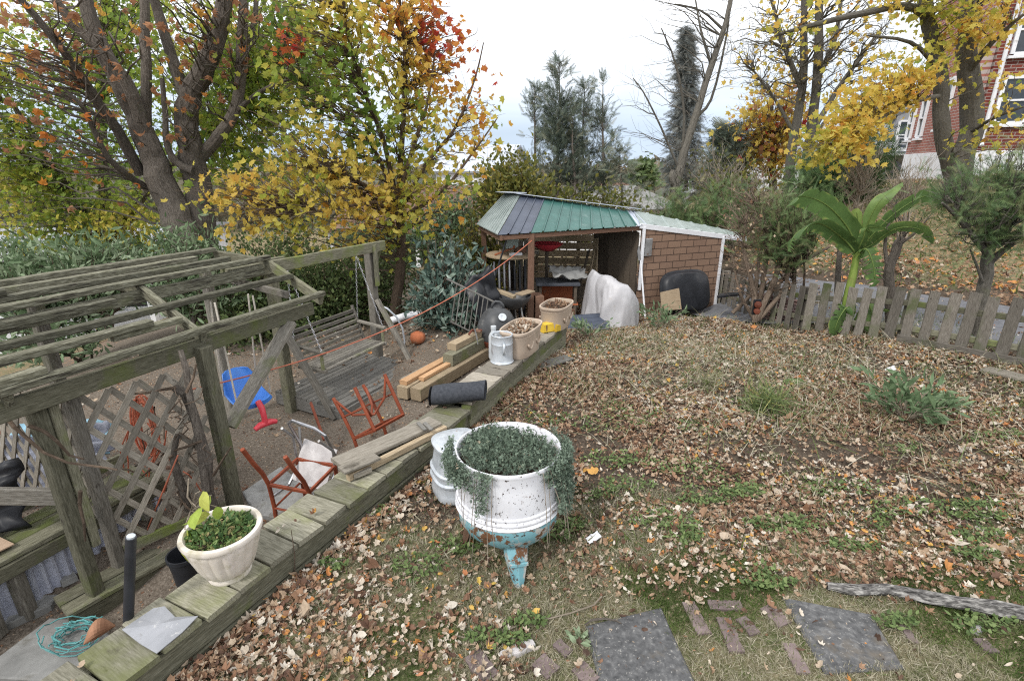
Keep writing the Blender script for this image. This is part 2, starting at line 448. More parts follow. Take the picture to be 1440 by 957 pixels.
MT['twig'] = mat('dry_twig', [(.3, (.17, .14, .11)), (.7, (.33, .28, .22))], 9, (2, 6, 6), rough=.95, bump=0)
MT['asphalt'] = mat('lane_asphalt', [(.3, (.1, .102, .112)), (.7, (.165, .168, .182))], 12, rough=.95, coord='pos', bump=.3, bdist=.004, var=0, spots=[((.2, .17, .14), 1.5, .62, .8)])
MT['potting_soil'] = mat('potting_soil', [(.3, (.035, .026, .019)), (.7, (.11, .08, .055))], 26, rough=1, coord='pos', bump=.7, bdist=.01, var=0)
MT['white_paint'] = mat('white_trim_paint', [(.3, (.62, .63, .66)), (.7, (.78, .79, .82))], 5, rough=.6, coord='pos', bump=.05, var=.05, spots=[((.4, .38, .36), 5, .62, .75)])
MT['glass'] = mat('window_glass', [(.3, (.02, .024, .03)), (.7, (.05, .058, .07))], 2, rough=.08, coord='pos', bump=0, var=0, spec=.7)
MT['green_roof'] = mat('green_roof_metal', [(.3, (.028, .088, .076)), (.7, (.045, .125, .11))], 3, rough=.42, coord='pos', bump=.06, var=.2, metallic=.1, spots=[((.1, .17, .155), 4, .58, .75), ((.09, .075, .05), 9, .66, .74)])
MT['blue_roof'] = mat('blue_roof_metal', [(.3, (.05, .06, .085)), (.7, (.08, .095, .13))], 3, rough=.4, coord='pos', bump=.03, var=.1, metallic=.15)
MT['pale_roof'] = mat('pale_roof_metal', [(.3, (.4, .44, .52)), (.7, (.56, .6, .68))], 3, rough=.35, coord='pos', bump=.03, var=.05, metallic=.3)
MT['corrugated'] = mat('corrugated_zinc', [(.3, (.26, .32, .3)), (.7, (.42, .48, .46))], 4, rough=.42, coord='pos', bump=.05, metallic=.35, spots=[((.24, .15, .1), 6, .64, .75)])
MT['rust_sheet'] = mat('rusty_corrugated_sheet', [(.3, (.16, .09, .075)), (.55, (.27, .19, .18)), (.8, (.36, .33, .34))], 6, rough=.75, coord='pos', bump=.2)

# ================================================================== TERRAIN
_WY = [-5, .6, 1.6, 3.73, 5.14, 6.69, 8.0, 10, 12, 16, 60]
_WX = [-4.6, -2.08, -1.59, -.54, .01, .72, .3, -.7, -1.6, -3, -6]
LANE_IN, LANE_OUT = 8.55, 11.2


def U(x, y):
    z = -.32 * sstep(5, 9, y) * (1 - sstep(3.9, 5.4, x)) + .1 * sstep(3.6, 5.6, x)
    n = (x + y) / math.sqrt(2); s = (x - y) / math.sqrt(2)
    sl = np.clip(.112 + .01 * (s + 6.7), .03, .17)
    q = np.clip(n - LANE_OUT, 0, 40)
    hill = np.where(q < 10, q - 10 * .18 * (q / 10) * (1 - q / 10) , 10 + (1 - np.exp(-(q - 10) / 5)) * 3)
    z = z + hill * sl
    c = x - 1.0 - (y - 12) * .28
    drop = sstep(13, 34, y) * (1 - sstep(1.5, 8, c))
    z = z * (1 - drop) - 4.2 * drop
    z = z + .13 * np.exp(-(((x - 3.25) / .55) ** 2 + ((y - 7.9) / .4) ** 2))
    return z


def Lw(x, y):
    z = -.5 - .22 * sstep(3.5, 2.7, y) + .28 * sstep(3.4, 5.0, y) * sstep(-2.2, -1.1, x)
    z = z - 2.4 * sstep(4.6, 15, -x) - 3.0 * sstep(11, 30, y)
    return np.maximum(z, -4.2)


def terrain(x, y, micro=True):
    x = np.asarray(x, float); y = np.asarray(y, float)
    xw = np.interp(y, _WY, _WX); w = .09 + .5 * np.clip(y - 6.5, 0, 8)
    d = (x - xw) * .91 + .15
    k = sstep(-w, w, d)
    z = U(x, y) * k + Lw(x, y) * (1 - k)
    far = sstep(40, 130, np.hypot(x, y)); z = z * (1 - far) - 5.5 * far
    if micro:
        n = (x + y) / math.sqrt(2); nolane = 1 - sstep(LANE_IN - .5, LANE_IN - .1, n) * (1 - sstep(LANE_OUT, LANE_OUT + .3, n)) * sstep(2.5, 4, x)
        near = 1 - sstep(20, 30, np.hypot(x, y))
        pav = 1 - np.exp(-(((x - 1.15) / 1.0) ** 4 + ((y - 1.95) / .45) ** 4)); nolane = nolane * (.06 + .94 * pav)
        z = z + near * nolane * ((fbm(x * 1.3, y * 1.3, 3) - .5) * .09 * k + (fbm(x * 5, y * 5, 3) - .5) * .045)
    return z


def side(x, y):
    xw = np.interp(y, _WY, _WX); return (np.asarray(x) - xw) * .91


def tz(x, y): return float(terrain(np.array([x]), np.array([y]))[0])


def on(px, py, z0=0.0):
    """where the photograph's pixel meets the ground"""
    d = ray(px, py); lo, hi = .8, 400.0
    o = np.array((0, 0, CAM_H))
    t = np.geomspace(.8, 300, 4000); p = o + d * t[:, None]
    h = p[:, 2] - terrain(p[:, 0], p[:, 1])
    i = np.argmax(h < 0)
    return p[i] if h[i] < 0 else p[-1]


def ground_mat(name, far=False):
    m, nt = _nodes(name)
    out = nt.nodes.new('ShaderNodeOutputMaterial'); b = nt.nodes.new('ShaderNodeBsdfPrincipled')
    nt.links.new(b.outputs[0], out.inputs[0]); b.inputs['Roughness'].default_value = 1; b.inputs['Specular IOR Level'].default_value = .1
    v = _coord(nt, 'pos', 1)
    fine = _noise(nt, v, 55, 5, .7); mid = _noise(nt, v, 5, 6, .65); big = _noise(nt, v, .9, 4, .6)
    soil = _ramp(nt, [(.3, (.032, .024, .018)), (.5, (.075, .058, .044)), (.72, (.17, .14, .11))]); nt.links.new(fine, soil.inputs[0])
    dry = _ramp(nt, [(.3, (.1, .088, .05)), (.5, (.19, .165, .1)), (.72, (.32, .28, .19))]); nt.links.new(fine, dry.inputs[0])
    grn = _ramp(nt, [(.3, (.055, .066, .028)), (.6, (.11, .13, .055)), (.8, (.18, .185, .095))]); nt.links.new(fine, grn.inputs[0])
    gm = _ramp(nt, [(.46, 0.0), (.62, 1.0)]); nt.links.new(mid, gm.inputs[0])
    g = _mixc(nt, gm.outputs[0], dry.outputs[0], grn.outputs[0])
    a = nt.nodes.new('ShaderNodeAttribute'); a.attribute_name = 'rnd'
    ad = nt.nodes.new('ShaderNodeMath'); ad.operation = 'ADD'; nt.links.new(a.outputs['Fac'], ad.inputs[0])
    mm = nt.nodes.new('ShaderNodeMath'); mm.operation = 'MULTIPLY_ADD'; nt.links.new(mid, mm.inputs[0]); mm.inputs[1].default_value = .9; mm.inputs[2].default_value = -.45
    nt.links.new(mm.outputs[0], ad.inputs[1])
    k = _ramp(nt, [(.35, 0.0), (.65, 1.0)]); nt.links.new(ad.outputs[0], k.inputs[0])
    bare = _ramp(nt, [(.28, (.078, .062, .048)), (.5, (.15, .125, .1)), (.72, (.28, .24, .2))]); nt.links.new(fine, bare.inputs[0])
    lo = nt.nodes.new('ShaderNodeMapRange'); lo.inputs[1].default_value = -.2; lo.inputs[2].default_value = -.6; nt.links.new(a.outputs['Fac'], lo.inputs[0])
    sl = _mixc(nt, lo.outputs[0], soil.outputs[0], bare.outputs[0])
    c = _mixc(nt, k.outputs[0], sl, g)
    if far:
        lm = _ramp(nt, [(.52, 0.0), (.6, 1.0)]); f2 = _noise(nt, v, 14, 4, .75); nt.links.new(f2, lm.inputs[0])
        c = _mixc(nt, lm.outputs[0], c, (.34, .2, .12))
    nt.links.new(c, b.inputs['Base Color'])
    bp = nt.nodes.new('ShaderNodeBump'); bp.inputs['Strength'].default_value = .8; bp.inputs['Distance'].default_value = .015
    nt.links.new(fine, bp.inputs['Height']); nt.links.new(bp.outputs[0], b.inputs['Normal'])
    return m


MT['ground'] = ground_mat('yard_soil_and_grass'); MT['farground'] = ground_mat('hillside_grass', True)


def grassy(x, y):
    px, py, zc = to_px(np.stack([x, y, np.zeros_like(x)], -1))
    up = sstep(-.05, .05, side(x, y))
    lawn = sstep(700, 800, py) * .95 + .18 + .55 * sstep(LANE_OUT, LANE_OUT + 1.5, (x + y) / math.sqrt(2))
    return np.clip(up * lawn * (1 - .5 * sstep(.55, .7, fbm(x * .8 + 4, y * .8, 3))), 0, 1) - .8 * (1 - up)


gx = np.arange(-7.5, 8.01, .06); gy = np.arange(.5, 12.51, .06)
X, Y_ = np.meshgrid(gx, gy, indexing='ij')
Zt = terrain(X, Y_)
mb = MB(); mb.grid(np.stack([X, Y_, Zt], -1), R=grassy(X, Y_).ravel())
yard = structure(mb.build('ground', MT['ground'], smooth=True))
# the wider land to the horizon, lying just under the yard sheet where both exist
th = np.radians(np.arange(0, 360.1, 2.0)); rr = np.concatenate([[.3], np.arange(1, 30, .7), np.geomspace(30, 4000, 40)])
R_, T_ = np.meshgrid(rr, th, indexing='ij'); X = R_ * np.cos(T_); Y_ = R_ * np.sin(T_)
Zf = terrain(X, Y_)
ins = np.minimum(np.minimum(X + 7.5, 8 - X), np.minimum(Y_ - .5, 12.5 - Y_))
Zf = Zf - .5 * sstep(-.05, 1.2, ins)
mb = MB(); mb.grid(np.stack([X, Y_, Zf], -1), R=np.where(np.hypot(X, Y_) > 14, .7, grassy(X, Y_)).ravel())
structure(mb.build('terrain', MT['farground'], smooth=True))
# lane
S = np.linspace(-16, 30, 70); N = np.linspace(LANE_IN, LANE_OUT, 8)
SS, NN = np.meshgrid(S, N, indexing='ij'); X = (NN + SS) / math.sqrt(2); Y_ = (NN - SS) / math.sqrt(2)
ed = (vnoise(SS * 3, NN * 0) - .5) * .22; NN2 = NN + np.where(NN > 10.8, ed, 0); X = (NN2 + SS) / math.sqrt(2); Y_ = (NN2 - SS) / math.sqrt(2)
keep = (X[:, 0] > 3.2)
mb = MB(); mb.grid(np.stack([X, Y_, terrain(X, Y_, False) + .03], -1)[keep])
structure(mb.build('lane', MT['asphalt'], smooth=True))

# ================================================================== RETAINING WALL TOPPED WITH SHORT BOARDS
wall = thing('timber_retaining_wall', 'long low timber retaining wall capped with short mossy cross boards', 'retaining wall', (-1.2, 2.5, 0))


def wall_section(a, b, top, width, pitch, m, ext=0.0, zbot=-.62):
    a = np.array((*a, 0.)); b = np.array((*b, 0.)); d = nrm(b - a); n = np.array((d[1], -d[0], 0)); L = np.linalg.norm(b - a)   # n points to the upper yard
    cap = MB(); k = int(L / pitch)
    for i in range(k):
        c = a + d * (pitch * (i + .5)) - n * (width / 2) + np.array((0, 0, top - .016 + random.uniform(-.003, .003)))
        j = random.uniform(-.012, .012); tw = random.uniform(-.01, .01)
        cap.beam(c - n * (width / 2 + .008 + j) + d * tw, c + n * (width / 2 + .012 - j) - d * tw, pitch - .013, .032, ch=.005, wob=.003)
    cap.build('cap_boards', m, wall)
    zb = top - .034
    for off in (-.045, -width + .045):
        z = zb
        lo = -.2 if off > -.1 else zbot
        while z > lo:
            h = .135
            mb_ = MB(); p = a + n * (off + random.uniform(-.006, .006))
            mb_.beam(p + (0, 0, z - h / 2), p + d * L + np.array((0, 0, z - h / 2)), .088, h - .004, ch=.008, wob=.005)
            mb_.build('side_timber', MT['moss_wood'], wall); z -= h


WN0, WN1 = np.array((-2.13, .5)), np.array((-.31, 4.205))
wall_section(WN0, WN1, .2, .285, .19, MT['cap_wood'])
f0 = P(661, 566, .27)[:2]; f1 = P(797, 452, .27)[:2]
wall_section(f0, f1, .27, .3, .165, MT['cap_wood_dry'])
WD = nrm(np.append(WN1 - WN0, 0)); WNn = np.array((WD[1], -WD[0], 0))
FD = nrm(np.append(f1 - f0, 0)); FN = np.array((FD[1], -FD[0], 0))

# ================================================================== LITTER, GRASS, WEEDS
def fan(outline, curl=0.0, cup=0.0, droop=0.0):
    o = np.array(outline, float); c = np.array([[0, .42]])
    V = np.concatenate([c, o]); x, y = V[:, 0], V[:, 1]
    z = curl * x * x * 2 + cup * (y - .4) ** 2 * 1.6 + droop * (y - .4) * 1.0
    V = np.stack([x, y, z], -1); n = len(o)
    return V, [np.array([(0, 1 + i, 1 + (i + 1) % n) for i in range(n)])]


MAPLE = [(0, 0), (.22, .1), (.48, .12), (.36, .34), (.56, .56), (.3, .6), (.2, .72), (0, 1.02), (-.2, .72), (-.3, .6), (-.56, .56), (-.36, .34), (-.48, .12), (-.22, .1)]
MAPLE5 = [(0, 0), (.46, .1), (.3, .36), (.54, .58), (.2, .66), (0, 1), (-.2, .66), (-.54, .58), (-.3, .36), (-.46, .1)]
CRUMP = [(.05, 0), (.3, .08), (.38, .3), (.3, .42), (.46, .62), (.22, .74), (.1, .98), (-.12, .9), (-.3, .8), (-.42, .5), (-.26, .36), (-.4, .2), (-.2, .06)]
OVAL = [(0, 0), (.2, .22), (.25, .5), (.15, .8), (0, 1), (-.15, .8), (-.25, .5), (-.2, .22)]
MT['litter'] = leafmat('fallen_leaf', [(0, (.06, .038, .028)), (.12, (.14, .08, .055)), (.26, (.235, .13, .078)), (.4, (.315, .205, .13)), (.56, (.385, .3, .215)), (.72, (.48, .41, .33)),
                                       (.86, (.58, .535, .465)), (.9, (.42, .17, .07)), (.95, (.5, .24, .08)), (1, (.55, .4, .1))], trans=.12, rough=.75, mott=.3, mscale=60)
MT['grass'] = leafmat('mown_grass', [(0, (.05, .08, .018)), (.3, (.1, .15, .035)), (.45, (.17, .18, .085)), (.6, (.27, .25, .17)), (.8, (.38, .35, .255)), (1, (.48, .44, .35))], trans=.2, rough=.7, mott=.15)
MT['weed'] = leafmat('ground_weed', [(0, (.06, .095, .032)), (.5, (.115, .17, .058)), (1, (.2, .26, .1))], trans=.25, rough=.6, mott=.2)


def sample_ground(n, x0, x1, y0, y1, dens=None, pad=400):
    x = RNG.uniform(x0, x1, n); y = RNG.uniform(y0, y1, n)
    px, py, zc = to_px(np.stack([x, y, np.zeros(n)], -1))
    ok = (px > -pad) & (px < 1440 + pad) & (py < 957 + pad * .7) & (zc > .3)
    if dens is not None: ok &= RNG.random(n) < dens(x, y, px, py)
    x, y = x[ok], y[ok]
    return np.stack([x, y, terrain(x, y)], -1)


def blobf(px, py, cx, cy, rx, ry): return np.exp(-(((px - cx) / rx) ** 2 + ((py - cy) / ry) ** 2))


SLABS = [[(823, 878), (930, 852), (985, 975), (850, 990)], [(1100, 838), (1226, 862), (1272, 938), (1160, 945)]]
_sl = [(np.mean([P(*q)[:2] for q in s], axis=0), .27) for s in SLABS]


def litter_d(x, y, px, py):
    up = side(x, y) > .03
    d = .3 + 1.05 * sstep(.34, .58, fbm(x * 1.6, y * 1.6, 4)) * (.6 + .6 * sstep(.3, .55, fbm(x * 6 + 11, y * 6, 3)))
    d = d * (1 - .22 * sstep(600, 540, py))
    d = d * (1 - .93 * sstep(770, 850, py - (px - 900) * .02 + 60 * (fbm(x * 2.3, y * 2.3, 3) - .5)) * sstep(690, 780, px))
    d = d * (1 - .55 * sstep(780, 900, py) * sstep(380, 520, px))
    d = d * (1 - .75 * blobf(px, py, 870, 770, 90, 50)) * (1 - .5 * blobf(px, py, 930, 690, 120, 25)) * (1 - .5 * blobf(px, py, 560, 790, 70, 60))
    d = d * (1 - .6 * blobf(px, py, 830, 620, 60, 30)) * (1 - .65 * blobf(px, py, 1190, 640, 70, 18))
    n = (x + y) / math.sqrt(2)
    d = np.where(n > LANE_IN - .3, .03, d)
    for c, r in _sl: d = np.where(np.hypot(x - c[0], y - c[1]) < r, .02, d)
    d = np.where((np.hypot(x - .04, y - 2.62) < .2), .1, d)
    return np.where(up, np.clip(d, 0, 1), 0)


def litter(pos, size, mbx, pal=None, lift=.006, flat=.45):
    n = len(pos)
    nz = np.stack([RNG.normal(0, flat, n), RNG.normal(0, flat, n), np.where(RNG.random(n) < .8, 1, -1)], -1)
    rot = rot_from(nz, RNG.random(n) * TAU); sc = (size * RNG.uniform(.45, 1.5, n))[:, None] * np.stack([RNG.uniform(.5, 1.05, n), np.ones(n), RNG.uniform(.5, 1.4, n)], -1)
    if pal is None:
        pal = np.clip(RNG.beta(1.15, 1.1, n) * .9, 0, .86); o = RNG.random(n); pal = np.where(o < .08, RNG.uniform(.88, 1, n), pal)
        pal = np.where(fbm(pos[:, 0] * 1.1 + 9, pos[:, 1] * 1.1, 3) > .56, pal * .72, pal)
    p = pos + np.stack([np.zeros(n), np.zeros(n), lift + RNG.random(n) * .028], -1)
    kinds = np.minimum(RNG.integers(0, 8, n) // 2 * 1, 3) * (RNG.random(n) < .8)
    T = [fan(CRUMP, .7, .8), fan(CRUMP, 1.2, -.7), fan(OVAL, 1.7, .8), fan(MAPLE5, .7, .5)]
    for k, (v, f) in enumerate(T):
        w = kinds == k
        mbx.scatter(v - np.array((0, .5, 0)), f, p[w], rot[w], sc[w], pal[w])


mb = MB()
pos = sample_ground(215000, -2.3, 7.5, 1.3, 10, litter_d); litter(pos, .032 + .007 * sstep(2.5, 6, pos[:, 1]), mb)
big = sample_ground(3800, -1.8, 6.5, 1.4, 9, lambda x, y, px, py: litter_d(x, y, px, py) * .9); litter(big, .07, mb, flat=.4)
frag = sample_ground(110000, -2.0, 6.5, 1.3, 8, lambda x, y, px, py: litter_d(x, y, px, py) * .55 + .05 * (side(x, y) > .03)); litter(frag, .013, mb, np.clip(RNG.beta(1.1, 1.7, len(frag)) * .8, 0, .8), .002, .6)
# band of leaves raked up along the wall's upper side and by the picket fence
t = RNG.random(3200); w = WN0 + (np.array((.75, 6.7)) - WN0) * t[:, None] + np.stack([np.abs(RNG.normal(0, .14, 3200)) + .02, np.zeros(3200)], -1)
pw = np.stack([w[:, 0], w[:, 1], terrain(w[:, 0], w[:, 1])], -1); pw = pw[side(pw[:, 0], pw[:, 1]) > .02]; litter(pw, .042, mb)
lo = sample_ground(5200, -6, .4, 2, 9.5, lambda x, y, px, py: np.where(side(x, y) < -.3, np.clip(2.2 * (fbm(x * 1.2 + 3, y * 1.2, 3) - .42) + .9 * sstep(6.8, 7.6, y), 0.02, 1), 0)); litter(lo, .05, mb)
hl = sample_ground(26000, 5, 19, 3, 20, lambda x, y, px, py: np.where((x + y) / math.sqrt(2) > LANE_OUT + .03, np.clip(1.25 - .2 * ((x + y) / math.sqrt(2) - LANE_OUT) , .12, 1) * (.5 + .8 * sstep(.4, .6, fbm(x, y, 3))), 0.012 * ((x + y) / math.sqrt(2) > LANE_IN)), 200)
hp = np.clip(RNG.normal(.42, .16, len(hl)), 0, .8); hp = np.where(RNG.random(len(hl)) < .25, RNG.uniform(.88, .98, len(hl)), hp); litter(hl + np.array((0, 0, .03)), .078, mb, hp)
dkp = np.array([np.array((-1.89, 5.13, -.315)) + np.array((.65, 1.34, 0)) * random.random() + np.array((-.93, .48, 0)) * random.random() ** 1.5 for _ in range(34)]); litter(dkp, .05, mb)
cpp = np.array([np.append(WN0 + (WN1 - WN0) * random.random() - np.array((.911, -.413)) * random.uniform(.02, .26), .203) for _ in range(16)]); litter(cpp, .04, mb)
tag(mb.build('fallen_leaves', MT['litter']), 'curled tan and brown fallen leaves carpeting the yard', 'fallen leaves', kind='stuff')

BLADE = (np.array([(-.05, 0, 0), (.05, 0, 0), (-.035, .12, .55), (.035, .12, .55), (0, .42, 1)]), [np.array([(0, 1, 3, 2)]), np.array([(2, 3, 4)])])


def blades(mbx, pos, length, pal, lay=.9, wide=1.0):
    n = len(pos); nz = np.stack([RNG.normal(0, lay, n), RNG.normal(0, lay, n), np.ones(n)], -1)
    sc = length * RNG.uniform(.5, 1.4, n)
    mbx.scatter(BLADE[0] * np.array((wide, 1, 1)), BLADE[1], pos, rot_from(nz, RNG.random(n) * TAU), sc, pal)


def grass_d(x, y, px, py):
    d = .08 + 1.1 * sstep(720, 860, py) + .9 * blobf(px, py, 870, 770, 110, 60) + .5 * blobf(px, py, 940, 700, 150, 40) + .5 * blobf(px, py, 560, 790, 80, 60)
    d = d * (.45 + .9 * fbm(x * 3 + 7, y * 3, 3))
    d = np.where((px < 640) & (py > 800), d * .5, d)
    for s_ in _inslab(x, y): d = np.where(s_, 0, d)
    return np.where(side(x, y) > .05, np.clip(d, 0, 1), 0)


def _inslab(x, y):
    r = []
    for s in SLABS:
        q = np.array([P(*p)[:2] for p in s]); c = q.mean(0); q = c + (q - c) * .9; ins = np.ones(len(x), bool)
        for i in range(4):
            a, b = q[i], q[(i + 1) % 4]; ins &= ((b[0] - a[0]) * (y - a[1]) - (b[1] - a[1]) * (x - a[0])) < 0
        r.append(ins)
    return r


mb = MB()
pos = sample_ground(170000, -1.6, 3.6, 1.35, 3.2, grass_d)
g = fbm(pos[:, 0] * 2.2 + 30, pos[:, 1] * 2.2, 4)
pal = np.clip(RNG.normal(.66, .16, len(pos)) - 1.9 * np.clip(g - .54, 0, 1) * 2.2, 0, 1)
blades(mb, pos, .036, pal, 1.1, .9)
pos = sample_ground(60000, -1.6, 6.5, 2.4, 9, lambda x, y, px, py: np.where(side(x, y) > .05, np.clip(2.8 * (fbm(x * 1.4 + 50, y * 1.4, 4) - .41), 0, 1), 0))
pal = np.clip(RNG.normal(.45, .3, len(pos)), 0, 1); blades(mb, pos + np.array((0, 0, .018)), .06, pal, .8)
pos = sample_ground(30000, 6, 19, 3, 19, lambda x, y, px, py: np.where((x + y) / math.sqrt(2) > LANE_OUT + .3, .25 + 1.2 * np.clip(fbm(x * .7, y * .7, 3) - .4, 0, 1), 0), 200)
blades(mb, pos, .13, np.clip(RNG.normal(.4, .16, len(pos)), 0, 1), .8, 2.0)
tag(mb.build('lawn_grass', MT['grass']), 'short matted half dry lawn grass between the leaves', 'grass', kind='stuff')

# dry stalks lying flat over the far part of the bed
STRAW = (np.array([(-.008, 0, 0), (.008, 0, 0), (-.007, .5, .05), (.007, .5, .05), (-.002, 1, 0), (.002, 1, 0)]), [np.array([(0, 1, 3, 2), (2, 3, 5, 4)])])
pos = sample_ground(16000, -.2, 6.2, 3, 8.8, lambda x, y, px, py: np.where(side(x, y) > .1, np.clip(1.2 * blobf(px, py, 1120, 535, 280, 80) + .6 * blobf(px, py, 1380, 640, 120, 60) + .7 * blobf(px, py, 940, 470, 120, 40), 0, 1), 0))
n = len(pos); nz = np.stack([RNG.normal(0, .28, n), RNG.normal(0, .28, n), np.ones(n)], -1)
sp = np.where(RNG.random(n) < .6, RNG.normal(.9, .5, n), RNG.random(n) * TAU)
mb = MB(); mb.scatter(*STRAW, pos + np.array((0, 0, .035)), rot_from(nz, sp), RNG.uniform(.1, .34, n), np.clip(RNG.normal(.58, .25, n), .05, 1))
tag(mb.build('dry_stalks', MT['grass']), 'dry grey beige stalks lying over the far garden bed', 'stalks', kind='stuff')

# low green weeds in patches
mb = MB(); WD_L = fan(OVAL, .4, .3)
patches = [(880, 590, 55, 16), (1010, 690, 60, 22), (860, 650, 50, 14), (960, 660, 60, 14), (1180, 690, 60, 12), (1290, 720, 80, 14), (930, 740, 50, 14), (640, 770, 40, 14), (590, 800, 40, 18), (700, 905, 45, 12),
           (830, 600, 25, 9), (985, 600, 40, 10), (740, 880, 30, 8), (520, 720, 26, 10), (470, 800, 20, 10), (1100, 745, 60, 14), (880, 690, 40, 12), (1370, 760, 40, 14), (1260, 880, 30, 10), (770, 590, 40, 8), (1380, 880, 50, 18)] + [(random.uniform(760, 1420), random.uniform(560, 830), random.uniform(18, 45), random.uniform(6, 13)) for _ in range(26)]
ps = []
for cx, cy, rx, ry in patches:
    for _ in range(int(rx * 4.4)):
        r = math.sqrt(random.random()); a = random.random() * TAU
        ps.append(P(cx + r * rx * math.cos(a), cy + r * ry * math.sin(a)))
ps = np.array(ps); ps[:, 2] = terrain(ps[:, 0], ps[:, 1]) + .02 + RNG.random(len(ps)) * .03; ps = ps[side(ps[:, 0], ps[:, 1]) > .02]
n = len(ps); nz = np.stack([RNG.normal(0, .5, n), RNG.normal(0, .5, n), np.ones(n)], -1)
mb.scatter(*WD_L, ps, rot_from(nz, RNG.random(n) * TAU), RNG.uniform(.014, .038, n), RNG.random(n))
tag(mb.build('green_weeds', MT['weed']), 'patches of low bright green weeds among the leaves', 'weeds', kind='stuff')

# chips and grit on the lower yard
mb = MB(); pos = sample_ground(14000, -5.5, .2, 1.6, 7.5, lambda x, y, px, py: np.where(side(x, y) < -.3, .8, 0))
CH = (np.array([(-.5, -.3, 0), (.5, -.35, 0), (.45, .3, 0), (-.4, .35, 0), (0, 0, .4)]), [np.array([(0, 1, 4), (1, 2, 4), (2, 3, 4), (3, 0, 4)])])
n = len(pos); nz = np.stack([RNG.normal(0, .4, n), RNG.normal(0, .4, n), np.ones(n)], -1)
mb.scatter(*CH, pos, rot_from(nz, RNG.random(n) * TAU), RNG.uniform(.006, .024, n), np.clip(RNG.normal(.3, .18, n), 0, .8))
tag(mb.build('wood_chips', MT['litter']), 'fine wood chips and grit over the bare lower yard', 'wood chips', kind='stuff')

# ================================================================== OBJECTS: left side - arbor, swings, bench
def one(name, mb_, m, label, cat, origin, group=None, smooth=False):
    return tag(mb_.build(name, m, origin=origin, smooth=smooth), label, cat, group)


def bm_(p0, p1, w, h, **k):
    return MB().beam(p0, p1, w, h, **k)


def lerp(a, b, t): return np.asarray(a, float) * (1 - t) + np.asarray(b, float) * t


A_D = np.array((.375, .927, 0))
E1, R1, F1 = np.array((-1.86, 4.91, 1.0)), np.array((-2.5, 5.25, 1.3)), np.array((-3.12, 5.46, 1.35))
arbor = thing('slatted_arbor', 'big weathered wooden arbor with long open roof slats and lattice side', 'arbor', (-2.5, 3.7, -.5))
for k, (base, t, end, lw) in enumerate([(E1, 0, 0, 3.6), ((E1, R1), .25, 1.35, 3.6), ((E1, R1), .5, .05, 3.6), ((E1, R1), .76, 1.6, 3.6), (R1, 0, 0, 3.6), ((R1, F1), .33, .28, 3.6), ((R1, F1), .66, .45, 3.6), (F1, 0, .05, 3.6)]):
    q = base if not isinstance(base, tuple) else lerp(base[0], base[1], t)
    q = q + (0, 0, .035)
    brk = random.uniform(1.7, 2.9)
    MB().beam(q - A_D * end, q - A_D * brk, .072, .046, wob=.006, ch=.006).build('roof_slat', MT['roof_wood'], arbor)
    MB().beam(q - A_D * (brk - .25) + (random.uniform(-.03, .03), 0, .045), q - A_D * lw + np.array((0, 0, .04)), .076, .046, wob=.006, ch=.006).build('roof_slat', MT['roof_wood'], arbor)
for s, nm in ((0.02, 'end_rafter'), (1.3, 'rafter'), (2.5, 'rafter')):
    for a, b in ((E1, R1), (R1, F1)):
        o = -A_D * s + np.array((0, 0, -.03))
        MB().beam(a + o, b + o + (b - a) * .04, .045, .1 if s < 1 else .085, wob=.005).build(nm, MT['moss_wood'] if s < 1 else MT['roof_wood'], arbor)
ed = np.array((-.04, .015, -.09))
MB().beam(E1 + ed - A_D * .12, E1 + ed - A_D * 3.6, .05, .12, wob=.006).build('eave_beam', MT['moss_wood'], arbor)
MB().beam(R1 - A_D * .1 + np.array((0, 0, -.08)), R1 - A_D * 3.6 + np.array((0, 0, -.08)), .045, .1, wob=.006).build('ridge_beam', MT['roof_wood'], arbor)
MB().beam(E1 + np.array((-.12, .05, -.1)) - A_D * .25, E1 + np.array((-.12, .05, -.1)) - A_D * 1.7, .04, .13, wob=.005).build('eave_beam', MT['moss_wood'], arbor)
P1, P1b, P2 = np.array((-2.86, 2.78)), np.array((-2.88, 3.04)), np.array((-2.34, 3.66))
for q, zb, zt, w, m in ((P1, -.85, .86, .085, 'moss_wood'), (P1 + (.06, .05), -.2, .84, .05, 'moss_wood'), (P1b, -.7, .82, .075, 'grey_wood'), (P2, -.6, .92, .1, 'moss_wood'), (np.array((-3.75, 3.9)), -.6, 1.2, .09, 'grey_wood'), (np.array((-3.15, 5.2)), -.6, 1.28, .09, 'grey_wood')):
    MB().beam((*q, zb), (*q, zt), w, w, up=(A_D[0], A_D[1], 0), wob=.006, ch=.01).build('post', MT[m], arbor)
MB().beam((-2.31, 3.74, .2), (-2.03, 4.5, .86), .05, .12, up=(1, 0, .2), wob=.006).build('diagonal_brace', MT['grey_wood'], arbor)
MB().beam((-2.93, 5.2, 1.12), (-2.2, 4.9, 1.02), .04, .07).build('tie_bar', MT['grey_wood'], arbor)
MB().beam((-2.86, 2.79, .21), (-3.75, 2.72, .27), .035, .12, wob=.005).build('side_rail', MT['grey_wood'], arbor)


